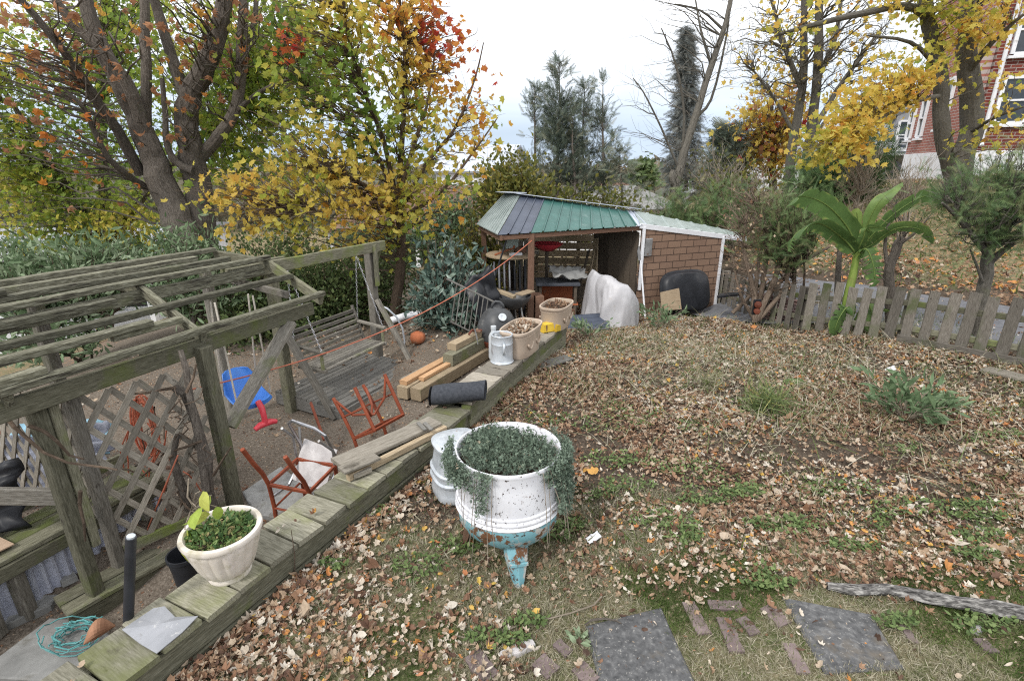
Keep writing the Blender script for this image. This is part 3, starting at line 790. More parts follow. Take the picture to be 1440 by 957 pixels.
def lattice(a, b, z0, z1, pitch=.135, w=.042, ang=56):
    """criss-cross strips in the upright plane through a-b"""
    a = np.array((*a, 0.)); b = np.array((*b, 0.)); L = np.linalg.norm(b - a); d = (b - a) / L; n = np.array((d[1], -d[0], 0)); H = z1 - z0
    o = MB(); sl = math.tan(math.radians(ang))
    for sg, off in ((1, .006), (-1, -.006)):
        c = -H / sl
        while c < L + H / sl:
            xs = []
            for xx, zz in ((0, (0 - c) * sl if sg > 0 else H - (0 - c) * sl), (L, (L - c) * sl if sg > 0 else H - (L - c) * sl)):
                if 0 <= zz <= H: xs.append((xx, zz))
            for zz in (0, H):
                xx = c + (zz if sg > 0 else H - zz) / sl
                if 0 < xx < L: xs.append((xx, zz))
            if len(xs) >= 2 and math.dist(xs[0], xs[1]) > .06:
                q = [a + d * x_ + n * off + np.array((0, 0, z0 + z_)) for x_, z_ in xs[:2]]
                o.beam(q[0], q[1], w, .009, up=n, seg=3, wob=.003)
            c += pitch / math.sin(math.radians(ang))
    return o


lattice(P1b + (.03, .03), P2 + (-.05, -.06), -.42, .78).build('lattice_panel', MT['cap_wood_dry'], arbor)
lattice(P1b + (-.1, .05), (-4.5, 3.75), -.2, .75).build('lattice_panel', MT['cap_wood_dry'], arbor)
MB().beam((-2.85, 3.07, -.45), (-2.38, 3.6, -.45), .03, .08, wob=.004).build('bottom_rail', MT['moss_wood'], arbor)

# woody vine over the lattice
vine = thing('climbing_vine', 'bare dark twisted vine climbing the mossy arbor post', 'vine', PY(292, 705, 3.5))
o = MB()
def pv(l, Y): return [PY(x, y, Y + random.uniform(-.03, .03)) for x, y in l]
o.tube(pv([(300, 718), (292, 690), (291, 650), (283, 620), (275, 590), (266, 566), (258, 552), (246, 545)], 3.46), np.linspace(.042, .03, 8), 9, rough=.25)
o.tube(pv([(290, 690), (284, 650), (279, 610), (268, 560), (262, 520), (254, 492)], 3.42), np.linspace(.03, .018, 6), 8, rough=.25)
o.tube(pv([(266, 715), (258, 690), (248, 660), (243, 640), (250, 610)], 3.4), np.linspace(.034, .02, 5), 8, rough=.25)
o.build('stem', MT['bark_dark'], vine)
o = MB(); o2 = MB()
for l in ([(246, 545), (225, 548), (205, 552), (190, 553), (178, 556)], [(283, 620), (262, 628), (245, 633), (232, 632)], [(300, 668), (312, 648), (325, 628)], [(258, 690), (240, 672), (222, 655), (205, 650), (190, 655)],
          [(243, 640), (225, 650), (200, 668), (180, 660), (150, 657)], [(240, 690), (228, 700), (215, 720), (205, 745)], [(262, 552), (272, 530), (276, 512)], [(258, 700), (250, 720), (238, 745), (236, 770)], [(250, 690), (262, 712), (285, 728)],
          [(2, 578), (20, 600), (60, 635), (95, 650), (140, 656), (165, 660)], [(40, 598), (62, 606), (80, 620), (98, 640), (118, 645)], [(113, 690), (112, 710), (118, 735), (120, 760)]):
    Y0 = 3.38 if l[0][0] > 150 else 2.72
    (o if Y0 > 3 else o2).tube(pv(l, Y0), np.linspace(.012, .006, len(l)), 6, rough=.2)
for _ in range(18):
    x, y = random.uniform(195, 295), random.uniform(560, 740); l = [(x, y)]
    for k in range(4): l.append((l[-1][0] + random.uniform(-22, 22), l[-1][1] + random.uniform(-24, 16)))
    o.tube(pv(l, 3.4 + random.uniform(-.1, .1)), np.linspace(.006, .002, 5), 4, cap=False)
o.build('tendrils', MT['bark_brown'], vine); o2.build('long_tendril', MT['bark_brown'], vine)

# orange extension cord hung in loops behind the lattice
o = MB()
for k in range(9):
    c = PY(206 + random.uniform(-8, 8), 600 + random.uniform(-6, 6), 3.62 + k * .008); rx, rz = random.uniform(.05, .09), random.uniform(.2, .3)
    o.tube([c + np.array((rx * math.cos(a) * 1.0, .02 * math.sin(a), rz * math.sin(a))) for a in np.linspace(0, TAU, 18)], .006, 5, cap=False)
for k in range(7):
    x = random.uniform(190, 262); l = [(x, random.uniform(585, 640))]
    for j in range(5): l.append((l[-1][0] + random.uniform(-20, 20), l[-1][1] + random.uniform(0, 30)))
    o.tube(pv(l, 3.6), .006, 5, cap=False)
o.tube(pv([(250, 640), (225, 700), (205, 750), (196, 790)], 3.3), .006, 5)
one('extension_cord', o, MT['orange_cord'], 'orange red extension cord hung in loops behind the lattice', 'cord', PY(206, 660, 3.6))

# bench inside the arbor, and what lies on and under it
B_D = nrm((.385, .92, 0)); B_N = np.array((B_D[1], -B_D[0], 0))
bs, be = np.array((-3.7, 1.62, -.2)), np.array((-2.86, 3.62, -.2))
bench = thing('arbor_bench', 'long mossy plank bench under the arbor roof', 'bench', (-3.4, 2.6, -.65))
for k in range(3):
    MB().beam(bs - B_N * (.06 + k * .14), be - B_N * (.06 + k * .14), .13, .035, wob=.004).build('seat_plank', MT['moss_wood'], bench)
MB().beam(bs + (0, 0, -.075), be + np.array((0, 0, -.075)), .035, .1, wob=.004).build('front_apron', MT['moss_wood'], bench)
for t in (.46, .54, .93):
    q = lerp(bs, be, t) - B_N * .05
    MB().beam(q + (0, 0, -.5), q + (0, 0, -.03), .075, .075, wob=.004).build('leg', MT['grey_wood'], bench)
MB().beam(bs - B_N * .42 + np.array((0, 0, .1)), be - B_N * .42 + np.array((0, 0, .1)), .03, .09).build('back_rail', MT['moss_wood'], bench)
cb = MB(); c0 = lerp(bs, be, .4) - B_N * .2; c0[2] = -.172
Q = np.array([[c0 + B_D * u - B_N * v + np.array((0, 0, .012 * math.sin(u * 7) + .01)) for v in np.linspace(-.13, .13, 5)] for u in np.linspace(-.3, .36, 9)])
cb.grid(Q, .008); one('cardboard_sheet', cb, MT['cardboard'], 'flat tan cardboard sheet lying on the arbor bench', 'cardboard', c0)
cr = MB(); a, b = lerp(bs, be, .42) - B_N * .1, lerp(bs, be, 1.0) - B_N * .1
Q = np.array([[lerp(a, b, u) + np.array((0, 0, -.12 - v)) + B_N * .014 * math.sin(u * 120) for v in np.linspace(0, .33, 4)] for u in np.linspace(0, 1, 110)])
cr.grid(Q, .006); one('corrugated_sheet', cr, MT['lilac_sheet'], 'pale corrugated panel standing under the arbor bench', 'panel', lerp(a, b, .5) + np.array((0, 0, -.45)))


def crumple(c, ex, ey, h, nu=22, nv=18, seed=1, th=.012):
    c = np.asarray(c, float); ex = np.asarray(ex, float); ey = np.asarray(ey, float); n = nrm(np.cross(ex, ey)); Q = np.zeros((nu, nv, 3))
    for i, u in enumerate(np.linspace(-1, 1, nu)):
        for j, v in enumerate(np.linspace(-1, 1, nv)):
            q = (abs(vnoise(u * 2.4 + seed * 7.1, v * 2.4 + 3) - .5) * 1.4 + fbm(u * 1.3 + seed, v * 1.3, 3) * .9 - .2)
            Q[i, j] = c + ex * u * (1 + .06 * math.sin(v * 7 + seed)) + ey * v * (1 + .06 * math.sin(u * 5 + seed)) + n * h * q
    return MB().grid(Q, th)


c1 = PY(45, 668, 3.75); one('plastic_sheeting', crumple(c1 + (0, 0, .08), (.5, .28, .02), (-.12, .14, .16), .2, 34, 26, seed=2), MT['lilac_sheet'], 'crumpled pale lilac plastic sheeting heaped behind the lattice', 'plastic sheet', c1, smooth=True)
c2 = PY(92, 622, 4.1); one('folded_tarpaulin', crumple(c2 + (0, 0, .02), (.32, .14, -.06), (-.06, .12, .09), .1, seed=5), MT['blue_sheet'], 'light blue folded tarpaulin behind the lilac plastic sheeting', 'tarpaulin', c2, smooth=True)
c3 = np.array((-3.75, 2.88, -.1)); o = crumple(c3 + (0, 0, .12), (.3, .22, 0), (-.06, .1, .2), .12, seed=9); one('bin_bag', o, MT['black_plastic'], 'black plastic bag slumped behind the arbor side rail', 'bag', c3, smooth=True)

# low plank step beside the post
st = thing('plank_step', 'low dark step of two mossy planks beside the leaning arbor post', 'step', (-2.8, 3.0, -.7))
sd0, sd1 = P(88, 857, -.58), P(262, 762, -.58); sdv = nrm(sd1 - sd0); sn = np.array((sdv[1], -sdv[0], 0))
for k in (0, 1): MB().beam(sd0 + sn * (k * .14 - .1), sd1 + sn * (k * .14 - .1), .125, .045, wob=.005, ch=.01).build('plank', MT['moss_wood'], st)
MB().beam(sd0 + sn * .07 + np.array((0, 0, -.09)), sd1 + sn * .07 + np.array((0, 0, -.09)), .03, .13, wob=.004).build('side_board', MT['moss_wood'], st)


def flat_stone(name, pxs, z, th, m, label, cat, group=None, jag=.02):
    q = [P(x, y, z)[:2] for x, y in pxs]; c = np.mean(q, axis=0); out = []
    for i in range(len(q)):
        a, b = q[i], q[(i + 1) % len(q)]
        for t in np.linspace(0, 1, 6)[:-1]:
            p = a * (1 - t) + b * t; v = p - c; out.append(p + v * random.uniform(-jag, jag))
    o = MB(); out = np.array(out); inn = c + (out - c) * .96; k = len(out)
    V = np.concatenate([np.c_[inn, np.full(k, z)], np.c_[out, np.full(k, z - .007)], np.c_[out, np.full(k, z - th)]])
    F = [(r * k + i, (r + 1) * k + i, (r + 1) * k + (i + 1) % k, r * k + (i + 1) % k) for r in (0, 1) for i in range(k)]
    o.add(V, [[list(range(k - 1, -1, -1))], F] if _ccw(out) < 0 else [[list(range(k))], F])
    return one(name, o, m, label, cat, (*c, z - th), group)


def _ccw(q): return sum(q[i][0] * q[(i + 1) % len(q)][1] - q[(i + 1) % len(q)][0] * q[i][1] for i in range(len(q)))


flat_stone('flagstone', [(-60, 862), (30, 838), (82, 834), (70, 850), (20, 872), (-50, 900)], -.66, .06, MT['stone'], 'grey rough flagstone sunk in the soil below the arbor bench', 'flagstone')
flat_stone('concrete_slab', [(-40, 950), (70, 868), (125, 868), (170, 905), (120, 960)], -.66, .06, MT['stone'], 'pale concrete slab at the foot of the arbor, under the teal wire', 'slab')
flat_stone('concrete_slab', [(340, 690), (395, 655), (445, 690), (395, 728), (360, 722)], -.46, .05, MT['stone'], 'square grey concrete slab under the red chair frames', 'slab')
flat_stone('flagstone', [(78, 812), (102, 800), (108, 808), (86, 818)], -.6, .05, MT['stone'], 'small grey flagstone beside the leaning arbor post', 'flagstone')

# teal garden wire
o = MB(); c = P(108, 902, -.66)
for k in range(15):
    r = random.uniform(.06, .17); a0 = random.random() * TAU; tl = random.uniform(-.25, .25)
    o.tube([c + np.array((r * math.cos(a) * 1.15 + random.uniform(-.02, .02), r * math.sin(a) * .8, .06 + 1.5 * tl * r * math.sin(a + a0) + random.uniform(-.02, .02))) for a in np.linspace(a0, a0 + random.uniform(2.5, 5.2), 14)], .0042, 5)
MT['teal_wire'] = mat('teal_wire', [(.3, (.05, .2, .2)), (.7, (.12, .32, .32))], 6, rough=.5, coord='pos', bump=0)
one('garden_wire', o, MT['teal_wire'], 'tangled coil of teal garden wire by the end of the timber wall', 'wire', c)
o = MB(); v, f = fan(OVAL, 2.2, 1.1); o.scatter(v, f, np.array([P(132, 905, -.45)]), rot_y(np.array([[.8, .5, .25]]), np.array([.6])), np.array([.22]), np.array([.3]))
MT['brownleaf'] = mat('big_dry_leaf', [(.3, (.25, .12, .07)), (.7, (.42, .23, .14))], 8, rough=.8, coord='pos', bump=.2)
o = MB(); Q = np.array([[P(118 + u * 44, 905 - u * 26, -.42) + np.array((0, 0, .05 * math.sin(math.pi * u))) + np.array((-.03, .05, .0)) * math.cos(a) * math.sin(math.pi * min(max(u, .02), .98)) + np.array((0, 0, .045)) * math.sin(a) * math.sin(math.pi * min(max(u, .02), .98)) for a in np.linspace(0, 4.4, 12)] for u in np.linspace(0, 1, 12)])
o.grid(Q, .004); one('dry_leaf', o, MT['brownleaf'], 'large curled brown dry leaf caught on the teal wire', 'leaf', P(140, 892, -.5))

# black pipe and sheet metal on the wall end
pp = thing('black_pipe', 'upright black pipe with pale cut end standing at the wall', 'pipe', (-1.85, 1.86, .1))
pa, pb = np.array((-1.87, 1.85, -.1)), np.array((-1.70, 1.885, .64))
MB().tube([pa, lerp(pa, pb, .5), pb], .022, 16).build('tube', MT['black_plastic'], pp, smooth='auto')
MB().tube([lerp(pa, pb, .995), lerp(pa, pb, 1.012)], .017, 14).build('cut_end', MT['galv'], pp)
MB().tube([lerp(pa, pb, .27), lerp(pa, pb, .33)], .024, 14).build('collar', MT['cardboard'], pp)
o = MB(); pz = [(172, 886), (196, 868), (216, 856), (232, 854), (246, 866), (279, 868), (256, 888), (220, 917), (196, 903)]
q = [P(x, y, .213) for x, y in pz]; c = np.mean(q, axis=0)
k = len(q); V = [c + (0, 0, .006)] + [p + (0, 0, random.uniform(-.004, .012)) for p in q]; V = V + [v - np.array((0, 0, .004)) for v in V]
F = [(0, 1 + i, 1 + (i + 1) % k) for i in range(k)]; F2 = [(a + k + 1, c_ + k + 1, b + k + 1) for a, b, c_ in F]; F4 = [(1 + i, k + 2 + i, k + 2 + (i + 1) % k, 1 + (i + 1) % k) for i in range(k)]
o.add(V, [F, F2, F4]); one('metal_sheet', o, MT['slate'], 'ragged grey sheet of metal lying on the wall cap', 'metal sheet', c)


# ------------------------------------------------------------------ swing seat frame, platform, hanging bench
sw = thing('swing_frame', 'weathered timber frame with long top beam holding a bench swing', 'swing frame', (-2.25, 6.1, -.4))
T1, T2 = np.array((-2.59, 5.44)), np.array((-1.9, 6.82)); td = nrm(np.append(T2 - T1, 0))
MB().beam((*T1, -.55), (*T1, 1.22), .11, .11, up=td, wob=.006, ch=.01).build('post', MT['moss_wood'], sw)
MB().beam((*T2, -.5), (*T2, 1.22), .11, .11, up=td, wob=.006, ch=.01).build('post', MT['grey_wood'], sw)
tn = np.array((td[1], -td[0], 0)) * .076
bz = np.array((0, 0, 1.21))
MB().beam(np.append(T1, 0) + tn + bz - td * .55, np.append(T2, 0) + tn + bz + td * .22, .04, .13, wob=.006).build('top_beam', MT['moss_wood'], sw)
MB().beam(np.append(T1, 0) - tn + bz - td * .5, np.append(T1, 0) - tn + bz + td * .25, .04, .13, wob=.006).build('top_beam', MT['moss_wood'], sw)
MB().beam((-2.53, 5.42, .5), (-1.98, 5.17, -.46), .05, .1, up=(0, 1, 0), wob=.004).build('brace', MT['grey_wood'], sw)
MB().beam((-1.84, 6.8, .5), (-1.35, 6.56, -.4), .05, .1, up=(0, 1, 0), wob=.004).build('brace', MT['grey_wood'], sw)
MB().beam(np.append(T2, .86) + td * .05, np.append(T2, 1.14) + td * .2, .04, .06).build('brace', MT['moss_wood'], sw)
MB().beam(np.append(T2, .7) + tn * 1.35, np.append(T2, 1.25) + tn * 1.35, .05, .07).build('brace', MT['moss_wood'], sw)

dk = thing('wooden_platform', 'low grey boarded platform beneath the hanging bench swing', 'platform', (-2.0, 5.9, -.45))
d0, dr_, dl = np.array((-1.89, 5.13, -.33)), np.array((-1.24, 6.47, -.33)), np.array((-2.82, 5.61, -.33))
eu, ev = dr_ - d0, dl - d0
o = MB(); nb = 12
for k in range(nb):
    a = d0 + ev * ((k + .5) / nb); o.beam(a - eu * .01, a + eu * (1.0 + random.uniform(-.01, .01)), np.linalg.norm(ev) / nb - .011, .03, wob=.003)
o.build('deck_boards', MT['deck_wood'], dk)
for a, b in ((d0, dr_), (d0, dl), (dl, dl + eu)): MB().beam(a + (0, 0, -.085), b + np.array((0, 0, -.085)), .035, .135, wob=.004).build('rim_board', MT['deck_wood'], dk)

bsw = thing('bench_swing', 'slatted wooden bench swing hanging on chains from the timber frame', 'bench swing', (-2.05, 6.0, .0))
s0, s1 = np.array((-2.09, 5.4, .03)), np.array((-1.66, 6.35, .03)); sdir = nrm(s1 - s0); sbk = np.array((-sdir[1], sdir[0], 0))
o = MB()
for k in range(6): o.beam(s0 + sbk * (k * .062 + .03), s1 + sbk * (k * .062 + .03), .05, .02, wob=.002)
o.build('seat_slats', MT['grey_wood'], bsw)
o = MB()
for k in range(6):
    q = sbk * (.39 + k * .022) + np.array((0, 0, .05 + k * .066)); o.beam(s0 + q, s1 + q, .016, .05, up=(*(sbk[:2] * -.3), 1), wob=.002)
o.build('backrest_slats', MT['grey_wood'], bsw)
for e in (s0 - sdir * .02, s1 + sdir * .02):
    MB().beam(e + sbk * .36 + np.array((0, 0, -.02)), e + sbk * .52 + np.array((0, 0, .45)), .035, .035).build('back_upright', MT['grey_wood'], bsw)
    MB().beam(e + sbk * .0 + np.array((0, 0, .2)), e + sbk * .44 + np.array((0, 0, .24)), .055, .03).build('armrest', MT['grey_wood'], bsw)
    MB().beam(e + sbk * .05 + np.array((0, 0, 0)), e + sbk * .05 + np.array((0, 0, .19)), .035, .03).build('arm_post', MT['moss_wood'], bsw)
    MB().beam(e + sbk * .0 + np.array((0, 0, -.02)), e + sbk * .42 + np.array((0, 0, -.02)), .035, .04).build('seat_bearer', MT['grey_wood'], bsw)
    for f in (.04, .45):
        a = e + sbk * f + np.array((0, 0, .22)); b = np.append(lerp(T1, T2, .14 if e is not None and np.linalg.norm(e - s0) < .1 else .84), 1.14)
        o = MB(); L = np.linalg.norm(b - a); n = int(L / .028)
        for i in range(n):
            c = lerp(a, b, (i + .5) / n); dd = nrm(b - a); x = np.cross(dd, (1, 0, 0) if i % 2 else (0, 1, 0)); x = nrm(x)
            o.tube([c + dd * (.017 * math.cos(t)) + x * (.009 * math.sin(t)) for t in np.linspace(0, TAU, 9)], .0028, 4, cap=False)
        o.build('chain', MT['chrome'], bsw)

# blue toddler swing
ts = thing('toddler_swing', 'blue plastic toddler swing with red front bar hanging on ropes', 'toddler swing', (-2.4, 4.3, .2))
c = PY(350, 560, 4.3); fx = nrm((.72, -.55, 0)); fy = np.array((-fx[1], fx[0], 0))   # fx points to the front of the seat
Q = []
for u in np.linspace(-1, 1, 25):
    row = []
    prof = [(.2, .015), (.19, -.035), (.13, -.055), (0, -.05), (-.11, -.02), (-.17, .06), (-.22, .16), (-.26, .25), (-.285, .285)]
    for i, (x, z) in enumerate(prof):
        wd = [.15, .17, .185, .19, .19, .18, .165, .14, .1][i]; lift = [.03, .045, .06, .085, .1, .09, .06, .02, -.005][i] * abs(u) ** 3
        row.append(c + .84 * (fx * (x + (.045 * abs(u) ** 3 if i > 4 else 0) - (.02 * abs(u) ** 4 if i < 3 else 0)) + fy * (u * wd) + np.array((0, 0, z + lift))))
    Q.append(row)
MB().grid(np.array(Q), .014).build('seat_shell', MT['blue_plastic'], ts, smooth='auto')
fr = c + fx * .17
MB().tube([fr + (0, 0, .02), fr + fx * .05 + np.array((0, 0, -.03)), fr + fx * .07 + np.array((0, 0, -.12)), fr + fx * .07 + np.array((0, 0, -.17))], [.026, .028, .024, .03], 10).build('front_bar', MT['red_plastic'], ts, smooth='auto')
MB().tube([fr + fx * .07 + fy * -.1 + np.array((0, 0, -.2)), fr + fx * .07 + fy * -.05 + np.array((0, 0, -.18)), fr + fx * .07 + fy * .05 + np.array((0, 0, -.18)), fr + fx * .07 + fy * .1 + np.array((0, 0, -.2))], [.022, .03, .03, .022], 10).build('grip', MT['red_plastic'], ts, smooth='auto')
for x, sgn, top in ((.13, 1, (.06, .16)), (.13, -1, (.06, -.16)), (-.16, 1, (-.02, .16)), (-.16, -1, (-.02, -.16))):
    a = c + fx * x * .84 + fy * sgn * .155 + np.array((0, 0, .045)); b = c + fx * top[0] + fy * top[1] + np.array((0, 0, .95))
    MB().tube([a, lerp(a, b, .5), b], .0075, 6).build('rope', MT['rope'], ts)

# long washing-line cord
a, b = PY(266, 548, 3.85), PY(748, 338, 7.95); o = MB()
pts = [lerp(a, b, t) - np.array((0, 0, .3 * 4 * t * (1 - t))) for t in np.linspace(0, 1, 40)]
o.tube(pts, .0065, 6); one('washing_line', o, MT['orange_cord'], 'slack pink orange line strung from arbor to shed post', 'line', lerp(a, b, .5) - np.array((0, 0, .3)))

# ------------------------------------------------------------------ chair frames
def xf(M, pts): return [np.array((M @ Vector(tuple(p)))[:]) for p in pts]


def chair_frame(M, name, label, loc, cross=False):
    t = thing(name, label, 'chair frame', loc, 'rusty red chair frames')
    W, D, SH, BH = .18, .36, .42, .84; r = .0165
    for s in (-1, 1):
        MB().tube(xf(M, [(s * W, 0, 0), (s * W, .02, .2), (s * W, .02, SH), (s * W, -.01, SH + .12), (s * W, -.07, .68), (s * W, -.13, BH)]), r, 8).build('back_leg', MT['red_metal'], t, smooth='auto')
        MB().tube(xf(M, [(s * W, D, 0), (s * W, D - .01, SH)]), r, 8).build('front_leg', MT['red_metal'], t, smooth='auto')
        MB().beam(*xf(M, [(s * W, .02, SH), (s * W, D, SH)]), .02, .028).build('seat_rail', MT['red_metal'], t)
        MB().tube(xf(M, [(s * W, .015, .2), (s * W, D, .2)]), .009, 6).build('stretcher', MT['red_metal'], t)
    for y in (.02, D): MB().beam(*xf(M, [(-W, y, SH), (W, y, SH)]), .02, .028).build('seat_rail', MT['red_metal'], t)
    MB().tube(xf(M, [(-W, .015, .2), (W, .015, .2)]), .009, 6).build('stretcher', MT['red_metal'], t)
    if cross:
        for s in (-1, 1):
            MB().tube(xf(M, [(s * W, D, .02), (s * .12, D * .8, .2), (s * .02, D * .5, .3), (-s * .12, D * .2, .22), (-s * W, .02, .04)]), .012, 8).build('arched_brace', MT['red_metal'], t, smooth='auto')
        for z, y in ((BH - .02, -.125), (.68, -.07)): MB().beam(*xf(M, [(-W, y, z), (W, y, z)]), .02, .035).build('back_rail', MT['red_metal'], t)
    return t


ga = -.52
Ma = Matrix.Translation((-1.69, 3.33, ga)) @ Matrix.Rotation(math.radians(-16), 4, 'Z') @ Matrix.Rotation(math.radians(4), 4, 'X')
chair_frame(Ma, 'chair_frame', 'seatless red metal chair frame standing nearest the flower pot', (-1.7, 3.4, ga))
cB = P(535, 602, -.12)
Mb = Matrix.Translation(tuple(cB + (.02, -.05, .02))) @ Matrix.Rotation(math.radians(58), 4, 'Z') @ Matrix.Rotation(math.radians(150), 4, 'X') @ Matrix.Translation((0, -.2, -.45))
chair_frame(Mb, 'chair_frame', 'overturned red metal chair frame with arched cross braces beside the timber stack', cB + (0, 0, -.3), True)
# chrome folding chair thrown on the heap
cC = P(447, 652, -.12); Mc = Matrix.Translation(tuple(cC)) @ Matrix.Rotation(math.radians(-35), 4, 'Z') @ Matrix.Rotation(math.radians(62), 4, 'X') @ Matrix.Rotation(math.radians(18), 4, 'Y')
fc = thing('folding_chair', 'chrome tube folding chair with white seat tangled among red chair frames', 'folding chair', cC + (0, 0, -.35))
for s in (-1, 1):
    MB().tube(xf(Mc, [(s * .17, -.3, .22), (s * .17, -.22, .05), (s * .17, .0, -.02), (s * .17, .12, .06), (s * .17, .3, .3)]), .013, 8).build('side_tube', MT['chrome'], fc, smooth='auto')
    MB().tube(xf(Mc, [(s * .19, -.3, -.2), (s * .19, -.1, -.04), (s * .19, .18, .16), (s * .17, .26, .36)]), .011, 8).build('leg', MT['steel'], fc, smooth='auto')
MB().tube(xf(Mc, [(-.17, .3, .3), (-.1, .34, .36), (.1, .34, .36), (.17, .3, .3)]), .013, 8).build('back_hoop', MT['chrome'], fc, smooth='auto')
MB().tube(xf(Mc, [(-.19, -.3, -.2), (0, -.32, -.21), (.19, -.3, -.2)]), .011, 8).build('cross_tube', MT['chrome'], fc)
MB().grid(np.array([[xf(Mc, [(u, v, .04 + .02 * math.cos(u * 9))])[0] for v in np.linspace(-.17, .17, 9)] for u in np.linspace(-.16, .16, 9)]), .014).build('seat', MT['pale_stone'], fc, smooth='auto')
for k, (a, b) in enumerate((((437, 566), (456, 618)), ((421, 600), (424, 640)))):
    MB().tube([P(*a, -.02 + .02 * k), lerp(P(*a, -.02), P(*b, -.22), .5), P(*b, -.22)], .014, 8).build('arm_tube', MT['red_metal' if k == 0 else 'steel'], fc)

# ------------------------------------------------------------------ things on the wall
def soil_disc(c, rx, ry, rz, name, label, cat='soil', sup=None):
    pass


def clump(mbx, c, rx, ry, h, n, size, tmpl, up=.6, rz=0.0, pal=None, hang=0.0):
    a = RNG.random(n) * TAU; r = np.sqrt(RNG.random(n)); x = r * np.cos(a) * rx; y = r * np.sin(a) * ry
    X_ = x * math.cos(rz) - y * math.sin(rz); Y2 = x * math.sin(rz) + y * math.cos(rz)
    z = RNG.random(n) * h * (1 - .5 * r * r) - hang * r ** 3
    p = np.stack([X_, Y2, z], -1) + np.asarray(c)
    d = rdir(n) * np.array((1, 1, .7)) + np.stack([X_ * .8 / rx, Y2 * .8 / ry, np.full(n, up)], -1)
    mbx.scatter(*tmpl, p, rot_y(d, RNG.random(n) * TAU), size * RNG.uniform(.6, 1.3, n), RNG.random(n) if pal is None else pal(n))


MT['plant_green'] = leafmat('pot_plant_green', [(0, (.06, .12, .045)), (.5, (.14, .23, .08)), (.85, (.24, .31, .11)), (1, (.4, .3, .16))], trans=.25)
MT['sapling'] = leafmat('lime_leaf', [(0, (.2, .33, .05)), (.6, (.34, .45, .08)), (1, (.48, .5, .12))], trans=.4)
MT['sedum'] = leafmat('blue_green_creeper', [(0, (.06, .085, .065)), (.4, (.13, .175, .13)), (.75, (.2, .26, .195)), (.92, (.28, .33, .24)), (1, (.36, .3, .22))], trans=.15)
T_OVAL = fan(OVAL, .5, .35); T_MAPLE = fan(MAPLE, .25, .25); T_MAPLE5 = fan(MAPLE5, .3, .35)

pc = P(324, 803, .2)
fp = thing('flower_pot', 'large limewashed flower pot with moulded sides on the wall cap', 'flower pot', pc)
wv = lambda t, i: .012 * abs(math.sin(t * 9 + i * .12)) ** .7 if 4 <= i <= 8 else 0
pr = [(.0, .0), (.13, .0), (.135, .015), (.128, .03), (.14, .05), (.165, .1), (.19, .17), (.205, .22), (.212, .255), (.218, .26), (.24, .268), (.246, .285), (.24, .298), (.215, .3), (.205, .285), (.2, .255), (0, .25)]
MB().lathe([(r * .78, z * .92) for r, z in pr], pc, 72, wave=wv).build('pot_body', MT['pot'], fp, smooth='auto')
o = MB().lathe([(0, .245), (.08, .244), (.14, .238), (.157, .23)], pc, 28); o.build('soil', MT['potting_soil'], fp, smooth=True)
o = MB(); clump(o, pc + (0, 0, .235), .145, .145, .05, 900, .03, T_OVAL)
one('groundcover_plant', o, MT['plant_green'], 'low green ground cover filling the white flower pot', 'plant', pc + (0, 0, .25))
sp_ = thing('lime_sapling', 'small sapling with broad lime green leaves growing in the flower pot', 'sapling', PY(300, 750, pc[1]))
o = MB(); b0 = pc + np.array((-.09, .02, .25)); stem = [b0, b0 + (-.02, 0, .1), b0 + (-.05, -.01, .2), b0 + (-.03, 0, .3)]; o.tube(stem, [.006, .005, .004, .003], 6); o.build('stem', MT['twig'], sp_)
lp = np.array([(268, 748, .14), (258, 765, .11), (282, 690, .13), (298, 696, .11), (276, 712, .15), (294, 720, .13), (305, 712, .09), (288, 735, .12), (266, 742, .1)])
pos = np.array([PY(x, y, pc[1] + random.uniform(-.08, .05)) for x, y, s in lp])
o = MB(); n = len(pos); dd = rdir(n) * .7 + np.array((0, -.5, -.35)); o.scatter(*T_OVAL, pos, rot_y(dd, RNG.normal(0, .8, n)), np.stack([lp[:, 2] * 1.15, lp[:, 2] * .85, lp[:, 2]], -1), RNG.random(n))
for q_ in pos: stem.append(q_)
o2 = MB()
for q_ in pos: o2.tube([b0 + (-.05, -.01, .12), lerp(b0 + (-.05, -.01, .12), q_, .6) + (0, 0, .03), q_], .0025, 4, cap=False)
o2.build('leaf_stalks', MT['twig'], sp_)
o.build('leaves', MT['sapling'], sp_)
bp_ = P(270, 822, -.5); o = MB().lathe([(0, 0), (.075, 0), (.1, .24), (.108, .245), (.108, .27), (.098, .27), (.085, .05), (0, .04)], bp_, 24)
one('nursery_pot', o, MT['black_plastic'], 'black nursery pot standing on the soil behind the flower pot', 'nursery pot', bp_, smooth='auto')


